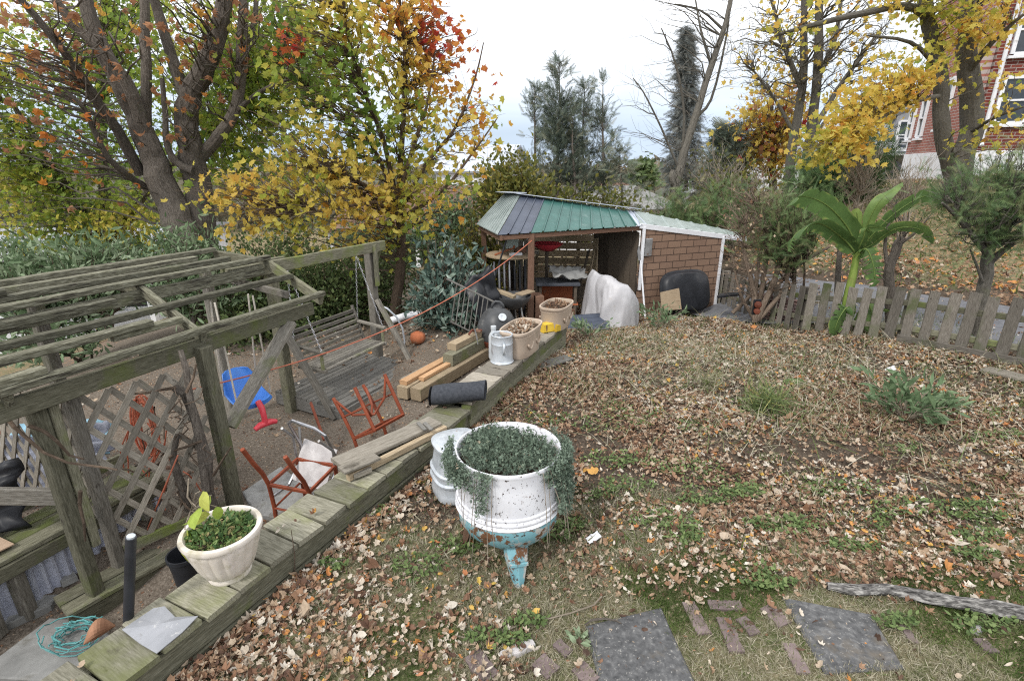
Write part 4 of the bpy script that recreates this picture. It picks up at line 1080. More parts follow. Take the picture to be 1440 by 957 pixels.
def oval_planter(c, L, Wd, H, rz, label):
    t = thing('oval_planter', label, 'planter', c, 'beige oval planters on the wall')
    sc = [(.0, 0), (.40, 0), (.41, .012), (.43, .3 * H), (.455, .74 * H), (.465, .78 * H), (.47, .82 * H), (.455, .83 * H), (.46, .88 * H), (.49, .9 * H), (.5, .95 * H), (.495, H), (.455, H), (.44, .92 * H), (.43, .85 * H), (0, .84 * H)]
    MB().lathe(sc, c, 64, sx=L, sy=Wd, rz=rz, sup=3.2).build('planter_body', MT['planter'], t, smooth='auto')
    MB().lathe([(0, .9 * H), (.2, .89 * H), (.43, .865 * H)], c, 40, sx=L, sy=Wd, rz=rz, sup=3.2).build('soil', MT['potting_soil'], t)
    o = MB()                                                     # moulded garland on the long sides
    for sg in (-1, 1):
        for kx in (-.17, .17):
            pts = []
            for u in np.linspace(-1, 1, 11):
                x = (kx + u * .11) * L; z = H * (.52 - .2 * (1 - u * u)); yy = sg * Wd * (.425 + .03 * z / H) * 1.01
                pts.append(c + np.array((x * math.cos(rz) - yy * math.sin(rz), x * math.sin(rz) + yy * math.cos(rz), z)))
            o.tube(pts, .012, 6)
    o.build('garland', MT['planter'], t, smooth=True)
    return t


frz = math.atan2(FD[1], FD[0])
pl1 = P(733, 494, .27); pl2 = P(782, 458, .27)
oval_planter(pl1, .66, .36, .3, frz, 'beige oval planter with dry soil standing next to the watering can')
oval_planter(pl2, .6, .36, .3, frz, 'beige oval planter farther along the wall, near the shed')
o = MB(); clump(o, pl1 + (0, 0, .26), .26, .12, .05, 260, .05, T_OVAL, rz=frz, pal=lambda n: RNG.uniform(.2, .8, n))
one('withered_leaves', o, MT['litter'], 'dry brown plant remains in the planter next to the watering can', 'dead plant', pl1 + (0, 0, .26))
o = MB(); clump(o, pl2 + (0, 0, .26), .22, .12, .05, 200, .04, T_OVAL, rz=frz, pal=lambda n: RNG.uniform(0, .5, n))
one('withered_leaves', o, MT['litter'], 'dark withered leaves in the planter nearest the shed', 'dead plant', pl2 + (0, 0, .26))

wc = P(706, 508, .27)
w_ = thing('watering_can', 'galvanised metal can with strap handle standing on the wall', 'can', wc)
MB().lathe([(0, 0), (.118, 0), (.124, .01), (.116, .022), (.112, .03), (.112, .2), (.116, .21), (.112, .22), (.11, .29), (.116, .3), (.112, .306), (.1, .3), (.1, .1), (0, .09)], wc, 32).build('can_body', MT['galv'], w_, smooth='auto')
MB().tube([wc + (.02, -.112, .24), wc + (.025, -.15, .23), wc + (.025, -.155, .17), wc + (.02, -.116, .12)], .012, 8).build('handle', MT['galv'], w_, smooth=True)
q = wc + np.array((-.09, .1, .0))
bt = thing('plastic_bottle', 'clear empty plastic bottle behind the galvanised can', 'bottle', q)
MT['bottle'] = mat('cloudy_bottle', [(.3, (.5, .53, .55)), (.7, (.66, .69, .71))], 5, rough=.2, coord='pos', bump=.02)
MB().lathe([(0, 0), (.05, 0), (.055, .02), (.052, .25), (.04, .28), (.026, .3), (.026, .325), (.03, .33), (.03, .355), (.028, .36), (0, .362)], q, 20).build('bottle_body', MT['bottle'], bt, smooth='auto')

ya = P(768, 466, .27) + np.array((.02, 0, 0))
yb = thing('yellow_block', 'bright yellow plastic ratchet tool lying between the two beige planters', 'tool', ya)
MB().box(ya + (0, 0, .06), (.17, .09, .12), .5, ch=.012).build('body', MT['yellow'], yb)
MB().box(ya + (.1, .03, .05), (.07, .11, .1), .7, ch=.012).build('jaw', MT['yellow'], yb)
MB().tube([ya + (-.02, -.05, .02), ya + (-.02, -.06, .1)], .012, 6).build('lever', MT['brown_wood'], yb)

# black roll across the cap
rc0, rc1 = P(612, 556, .3), P(680, 549, .365)
o = MB(); dd = nrm(rc1 - rc0); L = np.linalg.norm(rc1 - rc0); up = np.array((0, 0, 1.)); sx_ = nrm(np.cross(dd, up))
Q = np.array([[rc0 + dd * (L * u) + (sx_ * math.cos(a) * 1.05 + up * math.sin(a) * .95) * (.022 + .0028 * a) * (1.0 + .05 * math.sin(u * 6)) * 1.18 for u in np.linspace(-.04, 1.04, 12)] for a in np.linspace(0, TAU * 3.6, 90)])
o.grid(Q, .004); o.grid(np.array([[rc0 - dd * .04 + (sx_ * math.cos(a) + up * math.sin(a)) * r for r in (.002, .09)] for a in np.linspace(0, TAU, 20)]))
one('felt_roll', o, MT['felt'], 'short black roll of roofing felt lying across the wall', 'roll', lerp(rc0, rc1, .5) - np.array((0, 0, .09)), smooth='auto')

# timber stack
tk = nrm(np.array((.46, .888, 0))); tn_ = np.array((tk[1], -tk[0], 0)); t0 = P(566, 560, -.2)
LG = 'timbers in the stack beside the wall'
for k, (off, st_, L, z, w, h, m, lab) in enumerate([
        (-.0, 0, 1.9, -.13, .14, .14, 'tan_wood', 'squared tan timber on the outer bottom side of the stack'),
        (.16, .03, 2.1, -.13, .14, .14, 'tan_wood', 'squared tan timber of the bottom layer, next to the black roll'),
        (.1, .75, 1.4, .015, .14, .14, 'moss_wood', 'mossy squared timber of the middle layer of the stack'),
        (.06, .9, .95, .13, .13, .085, 'tan_wood', 'tan squared timber topmost on the stack by the red clamp'),
        (-.02, .05, 1.15, -.035, .1, .05, 'fresh_wood', 'fresh orange sawn board lying on the stacked timbers'),
        (.1, .22, .95, -.035, .07, .045, 'fresh_wood', 'narrow fresh sawn board beside the wider fresh board'),
        (-.1, .12, .5, -.045, .05, .03, 'cap_wood_dry', 'thin grey offcut lying left of the fresh boards')]):
    a = t0 + tn_ * off + tk * st_; a[2] = z
    j = np.array((random.uniform(-.01, .01), 0, 0))
    one('timber' if k < 4 else 'sawn_board', MB().beam(a, a + tk * L + j, w, h, wob=.004, ch=.006), MT[m], lab, 'timber' if k < 4 else 'board', a + tk * L / 2 - np.array((0, 0, h / 2)))
a = t0 + tn_ * .1 + tk * 1.3; a[2] = .2
cl = thing('bar_clamp', 'rusty red clamp tool lying on the top timber', 'clamp', a - np.array((0, 0, .03)))
MB().tube([a + tk * -.06, a + tk * .0 + (0, 0, .03), a + tk * .1 + (0, 0, .01), a + tk * .16 + tn_ * .06], .016, 8, rough=.3).build('jaw', MT['kettle_red'], cl)
MB().tube([a + tn_ * .05 + (0, 0, .06), a + tn_ * .08 + (0, 0, -.06), a + tn_ * .09 + (0, 0, -.14)], .01, 6).build('bar', MT['steel'], cl)
MB().tube([a + tn_ * -.06 + tk * .1, a + tn_ * .08 + tk * .1], .018, 8).build('handle', MT['brown_wood'], cl)

# weathered planks dropped over the wall
pA, pB = P(474, 652, .27), P(612, 592, .27)
one('weathered_plank', MB().beam(pA, pB, .17, .03, wob=.004), MT['cap_wood_dry'], 'widest grey plank lying askew on the wall beside the chair frames', 'plank', lerp(pA, pB, .5))
a, b = P(489, 671, .235), P(626, 602, .235)
one('weathered_plank', MB().beam(a, b, .045, .05, wob=.004), MT['tan_wood'], 'narrow tan batten along the near edge of the wide grey plank', 'batten', lerp(a, b, .5))
a, b = P(480, 662, .3), P(530, 641, .3)
one('weathered_plank', MB().beam(a, b, .1, .02, wob=.004), MT['cap_wood_dry'], 'short grey offcut lying on the near end of the wide plank', 'offcut', lerp(a, b, .5))
a, b = P(496, 669, .235), P(521, 659, .235)
one('weathered_plank', MB().beam(a, b, .045, .04), MT['cap_wood_dry'], 'small pale wood block on the wall cap below the planks', 'wood block', lerp(a, b, .5))
for x, lab in ((588, 'left of two small grey shims on the far end of the plank'), (597, 'right of two small grey shims on the far end of the plank')):
    a, b = P(x, 594, .3), P(x + 10, 604, .3); one('wood_shim', MB().beam(a, b, .03, .012), MT['deck_wood'], lab, 'wood shim', a)

# ================================================================== WASHING-MACHINE PLANTER
kc = np.array((-.02, 2.53, 0.0)); kz = tz(kc[0], kc[1])
wm = thing('washtub_planter', 'old white enamel wringer washer tub on rusty teal legs used as planter', 'planter', (kc[0], kc[1], kz))
c0 = np.array((kc[0], kc[1], 0))
Rt = .293
MB().lathe([(Rt * .97, 0.3960), (Rt * .985, 0.4230), (Rt, .477), (Rt * 1.0, 0.6120), (Rt * 1.0, 0.6885), (Rt * 1.012, 0.7002), (Rt * 1.02, 0.7110), (Rt * 1.012, 0.7227), (Rt * .99, 0.7245), (Rt * .955, 0.7110), (Rt * .94, 0.6300), (Rt * .93, 0.5400), (0, .53)], c0, 72).build('tub', MT['enamel'], wm, smooth='auto')
MB().lathe([(Rt * 0.992, 0.3815), (Rt * 1.042, 0.3824), (Rt * 1.057, 0.3905), (Rt * 1.042, 0.3995), (Rt * 1.024, 0.4058), (Rt * 1.042, 0.4130), (Rt * 1.047, 0.4220), (Rt * 1.032, 0.4310), (Rt * 1.017, 0.4364), (Rt * 1.027, 0.4445), (Rt * 1.022, 0.4526), (Rt * 0.992, 0.4580)], c0, 72).build('rim_band', MT['enamel'], wm, smooth='auto')
MB().lathe([(0, .165), (.1, .166), (.16, .178), (.225, .21), (.272, .262), (.3, .325), (.305, .372), (.302, .39), (.28, .395)], c0, 64).build('lower_bowl', MT['teal_enamel'], wm, smooth='auto')
for k, a in enumerate((-78, 42, 162)):
    a = math.radians(a); r = np.array((math.cos(a), math.sin(a), 0)); s_ = np.array((-r[1], r[0], 0))
    top, mid, bot = c0 + r * .2 + (0, 0, .25), c0 + r * .235 + (0, 0, .155), c0 + r * .285 + (0, 0, kz - .02)
    o = MB(); V = []
    for p, w, d in ((top, .075, .05), (mid, .066, .045), (lerp(mid, bot, .5), .045, .035), (bot, .022, .024)):
        V += [p - s_ * w - r * d * .4, p - s_ * w * .8 + r * d * .5, p + r * d, p + s_ * w * .8 + r * d * .5, p + s_ * w - r * d * .4]
    F = [(i * 5 + q, i * 5 + (q + 1) % 5, i * 5 + 5 + (q + 1) % 5, i * 5 + 5 + q) for i in range(3) for q in range(5)]
    o.add(V, [F, [[4, 3, 2, 1, 0]], [[15, 16, 17, 18, 19]]])
    o.beam(mid - s_ * .05 + r * .05, mid + s_ * .05 + r * .05, .012, .02)
    o.build("leg", MT["teal_enamel"] if k == 0 else MT["brown_wood"], wm)
MB().lathe([(0, .66), (.15, .657), (Rt * .93, 0.6435)], c0, 40).build('soil', MT['potting_soil'], wm)
# creeping plant
T_SPRIG = (np.array([(-.06, 0, 0), (.06, 0, 0), (.0, .3, .05), (-.26, .35, .08), (-.05, .2, 0), (.26, .38, .08), (.05, .24, 0), (-.22, .62, .06), (.22, .66, .06), (0, 1, 0), (-.05, .5, 0), (.05, .5, 0), (0, .72, 0)]),
           [np.array([(0, 1, 2), (4, 2, 3), (6, 5, 2), (10, 12, 7), (11, 8, 12), (10, 11, 9)])])
cpt = thing('creeping_sedum', 'grey green creeping plant spilling over the white tub rim', 'plant', c0 + (0, 0, .66))
o = MB()
n = 4200; a = RNG.random(n) * TAU; r = np.sqrt(RNG.random(n)) * .26
x, y = r * np.cos(a), r * np.sin(a); hgt = .075 * (1 - (r / .3) ** 2) + .05 * (fbm(x * 9 + 3, y * 9, 3) - .35)
bare = ((x * .5 + y > .14) & (x > -.08))
p = np.stack([x, y, .672 + hgt + RNG.random(n) * .025], -1) + c0; p = p[~bare]; n = len(p)
d = rdir(n) * .8 + np.array((0, -.1, .7)); o.scatter(*T_SPRIG, p, rot_y(d, RNG.random(n) * TAU), RNG.uniform(.028, .06, n), np.clip(RNG.normal(.45, .24, n), 0, 1))


def trail(ang, L, n, w):
    ang = math.radians(ang); rd = np.array((math.cos(ang), math.sin(ang), 0)); td_ = np.array((-rd[1], rd[0], 0))
    t = RNG.random(n); s1_ = RNG.normal(0, w, n) * (1 - .4 * t)
    down = np.where(t < .25, .03 * np.sin(t / .25 * math.pi), -(t - .25) * L)
    pos = c0 + rd * (.25 + np.minimum(t, .3) * .22 + RNG.random(n)[:, None] * .05 * t[:, None] + .0)[..., None].reshape(n, -1)[:, :1] + td_ * s1_[:, None] + np.stack([np.zeros(n), np.zeros(n), .71 + down], -1)
    return pos


for ang, L, nn, w in ((212, .1, 260, .035), (230, .16, 220, .025), (246, .26, 260, .02), (222, .1, 260, .05), (200, .07, 300, .05), (335, .36, 700, .05), (346, .44, 900, .055), (0, .36, 600, .05), (318, .1, 260, .04), (180, .06, 300, .06), (20, .16, 250, .06)):
    pos = trail(ang, L, nn, w); rd = np.array((math.cos(math.radians(ang)), math.sin(math.radians(ang)), 0))
    d = rdir(nn) + rd * .5 + np.array((0, 0, -.5)); o.scatter(*T_SPRIG, pos, rot_y(d, RNG.random(nn) * TAU), RNG.uniform(.026, .055, nn), np.clip(RNG.normal(.42, .22, nn), 0, 1))
o.build('foliage', MT['sedum'], cpt)
o = MB()
for k in range(26):
    ang = math.radians(random.choice((-28, -15, 0, 228, 245, -40)) + random.uniform(-14, 14)); rd = np.array((math.cos(ang), math.sin(ang), 0)); L = random.uniform(.15, .55)
    o.tube([c0 + rd * .22 + (0, 0, .69), c0 + rd * .31 + (0, 0, .71), c0 + rd * .34 + np.array((0, 0, .71 - L * .5)), c0 + rd * (.33 + random.uniform(-.01, .05)) + np.array((random.uniform(-.03, .03), 0, .71 - L))], .002, 3, cap=False)
o.build('stems', MT['twig'], cpt)

# ribbed steel bin behind the tub
gb = P(640, 690, 0) + np.array((.02, .05, 0)); gb[2] = tz(gb[0], gb[1])
g_ = thing('ribbed_bin', 'upturned galvanised ribbed bin standing left behind the white tub', 'bin', gb)
prof = [(.19, 0), (.192, .04), (.186, .05), (.186, .12), (.198, .128), (.198, .14), (.184, .15), (.184, .185), (.195, .193), (.195, .205), (.18, .215), (.165, .3), (.158, .36), (.165, .375), (.178, .38), (.178, .395), (.165, .405), (.1, .408), (0, .41)]
MB().lathe(prof, gb, 56, sup=3.0, sx=.95, sy=.95, rz=.45).build('bin_body', MT['galv'], g_, smooth='auto')

# ================================================================== PAVING IN THE LAWN
flat_stone('paving_slab', SLABS[0], .016, .05, MT['paver'], 'dark square paving slab cut by the photo bottom edge, among bricks', 'paving slab', 'dark square slabs', .008)
flat_stone('paving_slab', SLABS[1], .016, .05, MT['paver'], 'dark square paving slab below the bleached log', 'paving slab', 'dark square slabs', .008)
BR = [((967, 848), (990, 893), 20, 'mauve brick nearest the right edge of the bottom dark slab'), ((996, 852), (1043, 853), 17, 'mauve brick lying crosswise topmost among the paving bricks'), ((1016, 870), (1036, 918), 22, 'mauve brick in the middle between the two dark slabs'),
      ((1042, 870), (1062, 893), 18, 'short mauve brick half overgrown, right of the middle brick'), ((1076, 854), (1104, 880), 24, 'mauve brick touching the upper left corner of the farther slab'), ((1108, 906), (1130, 948), 18, 'mauve brick beside the left edge of the farther slab'),
      ((664, 926), (690, 962), 30, 'mauve brick at the bottom, leftmost of the paving bricks'), ((756, 930), (778, 950), 28, 'mauve brick sunk in grass left of the bottom slab'), ((812, 938), (834, 962), 26, 'reddish brick touching the left edge of the bottom slab'),
      ((782, 905), (800, 922), 16, 'faint brick almost grown over above the sunken brick'), ((1270, 882), (1284, 906), 12, 'narrow grey brick right of the farther slab'), ((1376, 900), (1396, 920), 18, 'pinkish brick far right in the lawn')]
for a, b, w, lab in BR:
    a3, b3 = P(*a, .0), P(*b, .0); d_ = nrm(b3 - a3); wd = w * depth_of(lerp(a3, b3, .5)) / FPX * .95; nn = np.array((d_[1], -d_[0], 0)); L = np.linalg.norm(b3 - a3)
    z = .011 + max(tz(*a3[:2]), tz(*b3[:2]), tz(*lerp(a3, b3, .5)[:2]))
    c = lerp(a3, b3, .5); c[2] = z - .02
    o = MB(); out = []
    for s in np.linspace(0, 1, 9): out.append((L * (s - .5), -wd / 2 + random.uniform(-.004, .004)))
    for s in np.linspace(1, 0, 9): out.append((L * (s - .5), wd / 2 + random.uniform(-.004, .004)))
    o.prism(out, c, d_, -nn, .045); one('paving_brick', o, MT['brick_paver'], lab, 'brick', c - np.array((0, 0, .02)), 'mauve bricks sunk in the lawn')
flat_stone('pale_stone', [(702, 916), (718, 905), (738, 899), (750, 897), (753, 905), (730, 918), (706, 923)], .035, .06, MT['pale_stone'], 'pale whitish stone between leaves and bricks', 'stone', jag=.05)
flat_stone('pale_stone', [(1366, 878), (1374, 876), (1384, 883), (1378, 887), (1368, 884)], .03, .04, MT['pale_stone'], 'small pale stone below the bleached log', 'stone', jag=.05)

o = MB(); lg = [P(x, y, .045) for x, y in ((1163, 821), (1200, 826), (1250, 829), (1300, 837), (1350, 846), (1400, 854), (1450, 863), (1520, 872), (1600, 880))]; lg = [q_ + np.array((0, random.uniform(-.012, .012), random.uniform(-.008, .004))) for q_ in lg]
o.tube(lg, [.02, .03, .027, .034, .033, .037, .036, .04, .04], 11, rough=.6)
one('edging_log', o, MT['dead_wood'], 'bleached cracked old log lying along the lawn edge', 'log', lg[3] - np.array((0, 0, .045)))
sk_ = [P(x, y, .03) for x, y in ((822, 878), (832, 871), (850, 869), (866, 872), (874, 876))]
one('dark_stick', MB().tube(sk_, [.004, .006, .006, .005, .003], 6), MT['bark_dark'], 'thin dark curved stick on the bottom paving slab', 'stick', sk_[2])
sk_ = [P(x, y, .03) for x, y in ((640, 893), (672, 900), (695, 893), (725, 880), (760, 872), (800, 862), (835, 850), (846, 838))]
one('long_stem', MB().tube(sk_, .004, 5), MT['twig'], 'long pale dry stem lying in front of the tub', 'stem', sk_[3])
sk_ = [P(x, y, .0) for x, y in ((422, 780), (424, 760), (421, 735))]; sk_ = [np.array((-1.22, 2.33, z)) + np.array((random.uniform(-.015, .015), 0, 0)) for z in (0, .15, .32)]
one('thin_sapling', MB().tube(sk_, [.004, .003, .002], 5), MT['bark_brown'], 'single thin bare stem rising beside the wall cap', 'stem', sk_[0])
for px, py, w, lab in ((834, 762, .04, 'small white plastic scrap lying right of the washer tub'), (1115, 541, .1, 'pale green curled scrap in the middle of the bed'), (1252, 523, .06, 'white paper scrap by the leafy weeds')):
    c = on(px, py) + np.array((0, 0, .03)); one('litter_scrap', crumple(c, (w, .02, .01), (-.01, w * .45, .01), .03, 8, 6, seed=px % 13, th=.003), MT['white_paint' if px != 1115 else 'weed'], lab, 'scrap', c, smooth=True)
c = on(855, 585); c[2] += .03
a, b = on(758, 519), on(800, 507); a[2] += .03; b[2] += .05
one('broken_board', MB().beam(a, b, .17, .02, wob=.01), MT['deck_wood'], 'short broken grey board lying in leaves below the wall', 'board', a)
a, b = on(1384, 522), on(1470, 543); a[2] += .03; b[2] += .03
one('cream_board', MB().beam(a, b, .2, .03, wob=.004), MT['cap_wood_dry'], 'pale cream board lying in leaves by the picket fence', 'board', a)

# ================================================================== SHED
def brickmat(name, c1, c2, mort, bw, bh, ms, rough=.9, bump=.4, off=.5):
    m, nt = _nodes(name); out = nt.nodes.new('ShaderNodeOutputMaterial'); b = nt.nodes.new('ShaderNodeBsdfPrincipled'); nt.links.new(b.outputs[0], out.inputs[0])
    v = _coord(nt, 'gp', 1); t = nt.nodes.new('ShaderNodeTexBrick'); nt.links.new(v, t.inputs['Vector'])
    t.inputs['Color1'].default_value = (*c1, 1); t.inputs['Color2'].default_value = (*c2, 1); t.inputs['Mortar'].default_value = (*mort, 1)
    t.inputs['Scale'].default_value = 1; t.inputs['Mortar Size'].default_value = ms; t.inputs['Brick Width'].default_value = bw; t.inputs['Row Height'].default_value = bh; t.inputs['Mortar Smooth'].default_value = .2; t.offset = off
    f = _noise(nt, v, 30, 5, .7); mr = nt.nodes.new('ShaderNodeMapRange'); mr.inputs[3].default_value = .72; mr.inputs[4].default_value = 1.28; nt.links.new(f, mr.inputs[0])
    h = nt.nodes.new('ShaderNodeHueSaturation'); nt.links.new(mr.outputs[0], h.inputs['Value']); nt.links.new(t.outputs['Color'], h.inputs['Color']); nt.links.new(h.outputs[0], b.inputs['Base Color'])
    b.inputs['Roughness'].default_value = rough; b.inputs['Specular IOR Level'].default_value = .15
    bp = nt.nodes.new('ShaderNodeBump'); bp.inputs['Strength'].default_value = bump; bp.inputs['Distance'].default_value = .01; bp.invert = True
    nt.links.new(t.outputs['Fac'], bp.inputs['Height']); nt.links.new(bp.outputs[0], b.inputs['Normal']); return m


MT['shingle'] = brickmat('brown_shingle_siding', (.25, .163, .115), (.215, .138, .1), (.075, .05, .038), .28, .122, .008)
MT['house_brick'] = brickmat('red_house_brick', (.2, .05, .036), (.13, .034, .028), (.3, .26, .24), .3, .1, .012)
MT['house_brick_lit'] = brickmat('lit_red_brick', (.34, .14, .11), (.28, .105, .085), (.4, .34, .32), .3, .1, .012)  # same brick, paler: the side wall's brighter light is put into its colour


def panel(mbx, a, b, h0, h1, th=.04, base=None):
    """upright wall from a to b (ground points) with top heights h0,h1 above them; gp = (along, up)"""
    a = np.asarray(a, float); b = np.asarray(b, float); d = b - a; d[2] = 0; L = np.linalg.norm(d); d /= L
    zb = min(a[2], b[2]); n = np.array((d[1], -d[0], 0))
    pts = [(0, zb), (L, zb), (L, b[2] + h1), (0, a[2] + h0)]
    V = [np.array((a[0], a[1], 0)) + d * u + np.array((0, 0, z)) + n * s * th / 2 for s in (1, -1) for u, z in pts]
    G = [(u, z, 0) for s in (1, -1) for u, z in pts]
    mbx.add(V, [[(0, 1, 2, 3), (7, 6, 5, 4)], [(0, 4, 5, 1), (1, 5, 6, 2), (2, 6, 7, 3), (3, 7, 4, 0)]], G); return mbx


def ribbed(a, b, d, c, ribs, dep, sub=1, duty=.25, th=.006, n2=2):
    """roof sheet: a-b is the eave, d-c the ridge; ribs run from eave to ridge"""
    a, b, c, d = [np.asarray(v, float) for v in (a, b, c, d)]; n = nrm(np.cross(b - a, d - a)); n = n if n[2] > 0 else -n
    us, hs = [], []
    for k in range(ribs):
        for t, h in ((0, 0), (1 - duty, 0), (1 - duty * .75, 1), (1 - duty * .25, 1)): us.append((k + t) / ribs); hs.append(h)
    us.append(1); hs.append(0)
    Q = np.array([[lerp(lerp(a, b, u), lerp(d, c, u), v) + n * dep * h for v in np.linspace(0, 1, n2)] for u, h in zip(us, hs)])
    return MB().grid(Q, th)


SA, SB = P(893, 445, -.35), P(1003, 432, -.35); sd_ = nrm(SB - SA); sbk_ = np.array((-sd_[1], sd_[0], 0))
shed = thing('garden_shed', 'small brown shingled garden shed with open green metal canopy', 'shed', lerp(SA, SB, .5))
hA, hB = 1.25 + .36, 1.01 + .36
MB_ = panel(MB(), SA - (0, 0, .15), SB - (0, 0, .15), hA + .12, hB + .12); MB_.build('shingle_wall', MT['shingle'], shed)
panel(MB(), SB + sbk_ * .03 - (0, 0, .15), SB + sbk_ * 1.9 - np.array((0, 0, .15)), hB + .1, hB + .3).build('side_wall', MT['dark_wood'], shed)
LA = SA + sbk_ * 1.25 - sd_ * .2
for k in range(8):
    a = lerp(SA + sbk_ * .04 - sd_ * .02, LA, k / 8 + .004); b = lerp(SA + sbk_ * .04 - sd_ * .02, LA, (k + 1) / 8 - .004)
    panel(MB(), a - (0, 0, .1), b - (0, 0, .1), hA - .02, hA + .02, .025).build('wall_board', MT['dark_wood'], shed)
MB().beam(LA + (0, 0, .95), SA + sbk_ * .1 + np.array((0, 0, .95)), .03, .06).build('wall_rail', MT['dark_wood'], shed)
MB().beam(SB + sd_ * .0 - sbk_ * .03, SB - sbk_ * .03 + np.array((0, 0, hB - .02)), .05, .05, up=sd_).build('corner_trim', MT['white_paint'], shed)
MB().beam(SA - sbk_ * .035 + sd_ * .02 + (0, 0, .5), SA - sbk_ * .035 + sd_ * .02 + np.array((0, 0, hA - .02)), .05, .045, up=sd_).build('corner_trim', MT['white_paint'], shed)
MB().box(SA + sd_ * .12 - sbk_ * .05 + np.array((0, 0, 1.25)), (.13, .05, .3), math.atan2(sd_[1], sd_[0])).build('meter_box', MT['steel'], shed)
EF0, EF1 = np.array((-.21, 7.76, 1.25)), np.array((2.3, 8.92, 1.27))
RG0, RG1 = np.array((.16, 9.35, 1.75)), np.array((2.3, 9.95, 1.42))
HB, HC = np.array((-.62, 9.23, 1.25)), np.array((-.12, 9.75, 1.755))
f = lambda t: (lerp(EF0, EF1, t), lerp(RG0, RG1, t))
t1, t2 = .2, .93
(a1, d1), (a2, d2) = f(t1), f(t2)
ribbed(EF0, a1, RG0, d1, 3, .02, duty=.18).build('blue_roof_sheet', MT['blue_roof'], shed)
ribbed(a1, a2, d1, d2, 9, .022, duty=.16).build('green_roof_sheet', MT['green_roof'], shed)
ribbed(a2, EF1, d2, RG1, 2, .02, duty=.2).build('pale_roof_sheet', MT['pale_roof'], shed)
ribbed(HB, EF0 + (-.01, -.02, .005), HC, RG0 + (-.01, -.01, .006), 11, .03, duty=.5).build('corrugated_roof_sheet', MT['corrugated'], shed)
MB().beam(HC + (-.1, -.02, .03), RG0 + np.array((.02, -.04, .035)), .22, .012).build('ridge_cap', MT['pale_roof'], shed)
MB().beam(RG0 + (-.1, -.05, .03), RG1 + np.array((.1, 0, .05)), .2, .012).build('ridge_cap', MT['pale_roof'], shed)
BK0, BK1 = np.array((-.3, 11.0, 1.4)), np.array((2.0, 11.6, 1.2))
ribbed(BK0, BK1, RG0 - (0, 0, .01), RG1 - (0, 0, .01), 10, .02).build('back_roof_sheet', MT['corrugated'], shed)
MB().beam(EF0 + (.05, .06, -.05), EF1 + np.array((-.02, .06, -.05)), .04, .07).build('eave_beam', MT['brown_wood'], shed)
MB().beam(HB + (.05, 0, -.05), EF0 + np.array((.05, 0, -.05)), .04, .07).build('eave_beam', MT['brown_wood'], shed)
RA, RBp = EF1 + np.array((-.12, -.02, .03)), np.array((4.42, 9.78, .96))
QA, QB = RG1 + np.array((.0, 0, .015)), np.array((4.65, 11.0, .94))
ribbed(RA, RBp, QA, QB, 7, .016).build('shed_roof_sheet', MT['corrugated'], shed)
MB().beam(RA + (0, -.015, -.035), RBp + np.array((0, -.015, -.035)), .03, .085).build('fascia', MT['white_paint'], shed)
pst = np.array((.3, 8.06))
for q, zt, w in (((.3, 8.06), 1.24, .1), ((-.5, 9.2), 1.2, .09), ((-.1, 10.8), 1.4, .09), ((1.9, 10.9), 1.25, .09)):
    zb = tz(*q); MB().beam((*q, zb - .1), (*q, zt), w, w, wob=.004).build('post', MT['brown_wood'], shed)
MB().beam((-.48, 9.15, 1.22), (-.02, 8.0, 1.2), .02, .06).build('eave_beam', MT['brown_wood'], shed)
MB().box((.0, 8.6, 1.08), (.22, .02, .3), .4).build('hanging_panel', MT['corrugated'], shed)

# back fences seen under the canopy
bf = thing('slatted_back_fence', 'grey horizontal slatted fence seen under the shed canopy', 'fence', (1.5, 11.6, -.5))
fa, fb = PY(765, 385, 11.6), PY(832, 380, 11.6); fa[2] = fb[2] = tz(1.0, 11.6)
for k in range(7):
    z = .1 + k * .17; MB().beam((.5, 11.6, -.4 + z), (2.4, 11.6, -.42 + z), .025, .145, wob=.006).build('slat', MT['tan_wood'], bf)
for x in (.55, 1.5, 2.35): MB().beam((x, 11.66, -.6), (x, 11.66, .85), .08, .08).build('post', MT['grey_wood'], bf)
bv = thing('board_back_fence', 'grey upright board fence behind the left half of the canopy', 'fence', (-.4, 11.3, -.8))
for k in range(11):
    x = -1.5 + k * .185; MB().beam((x, 11.2 + k * .03, -1.2), (x, 11.2 + k * .03, .7 + random.uniform(-.03, .03)), .165, .02, up=(0, 1, 0), wob=.005).build('board', MT['fence_wood'], bv)
for z in (-.6, .4): MB().beam((-1.6, 11.26, z), (.6, 11.55, z), .04, .08).build('rail', MT['grey_wood'], bv)

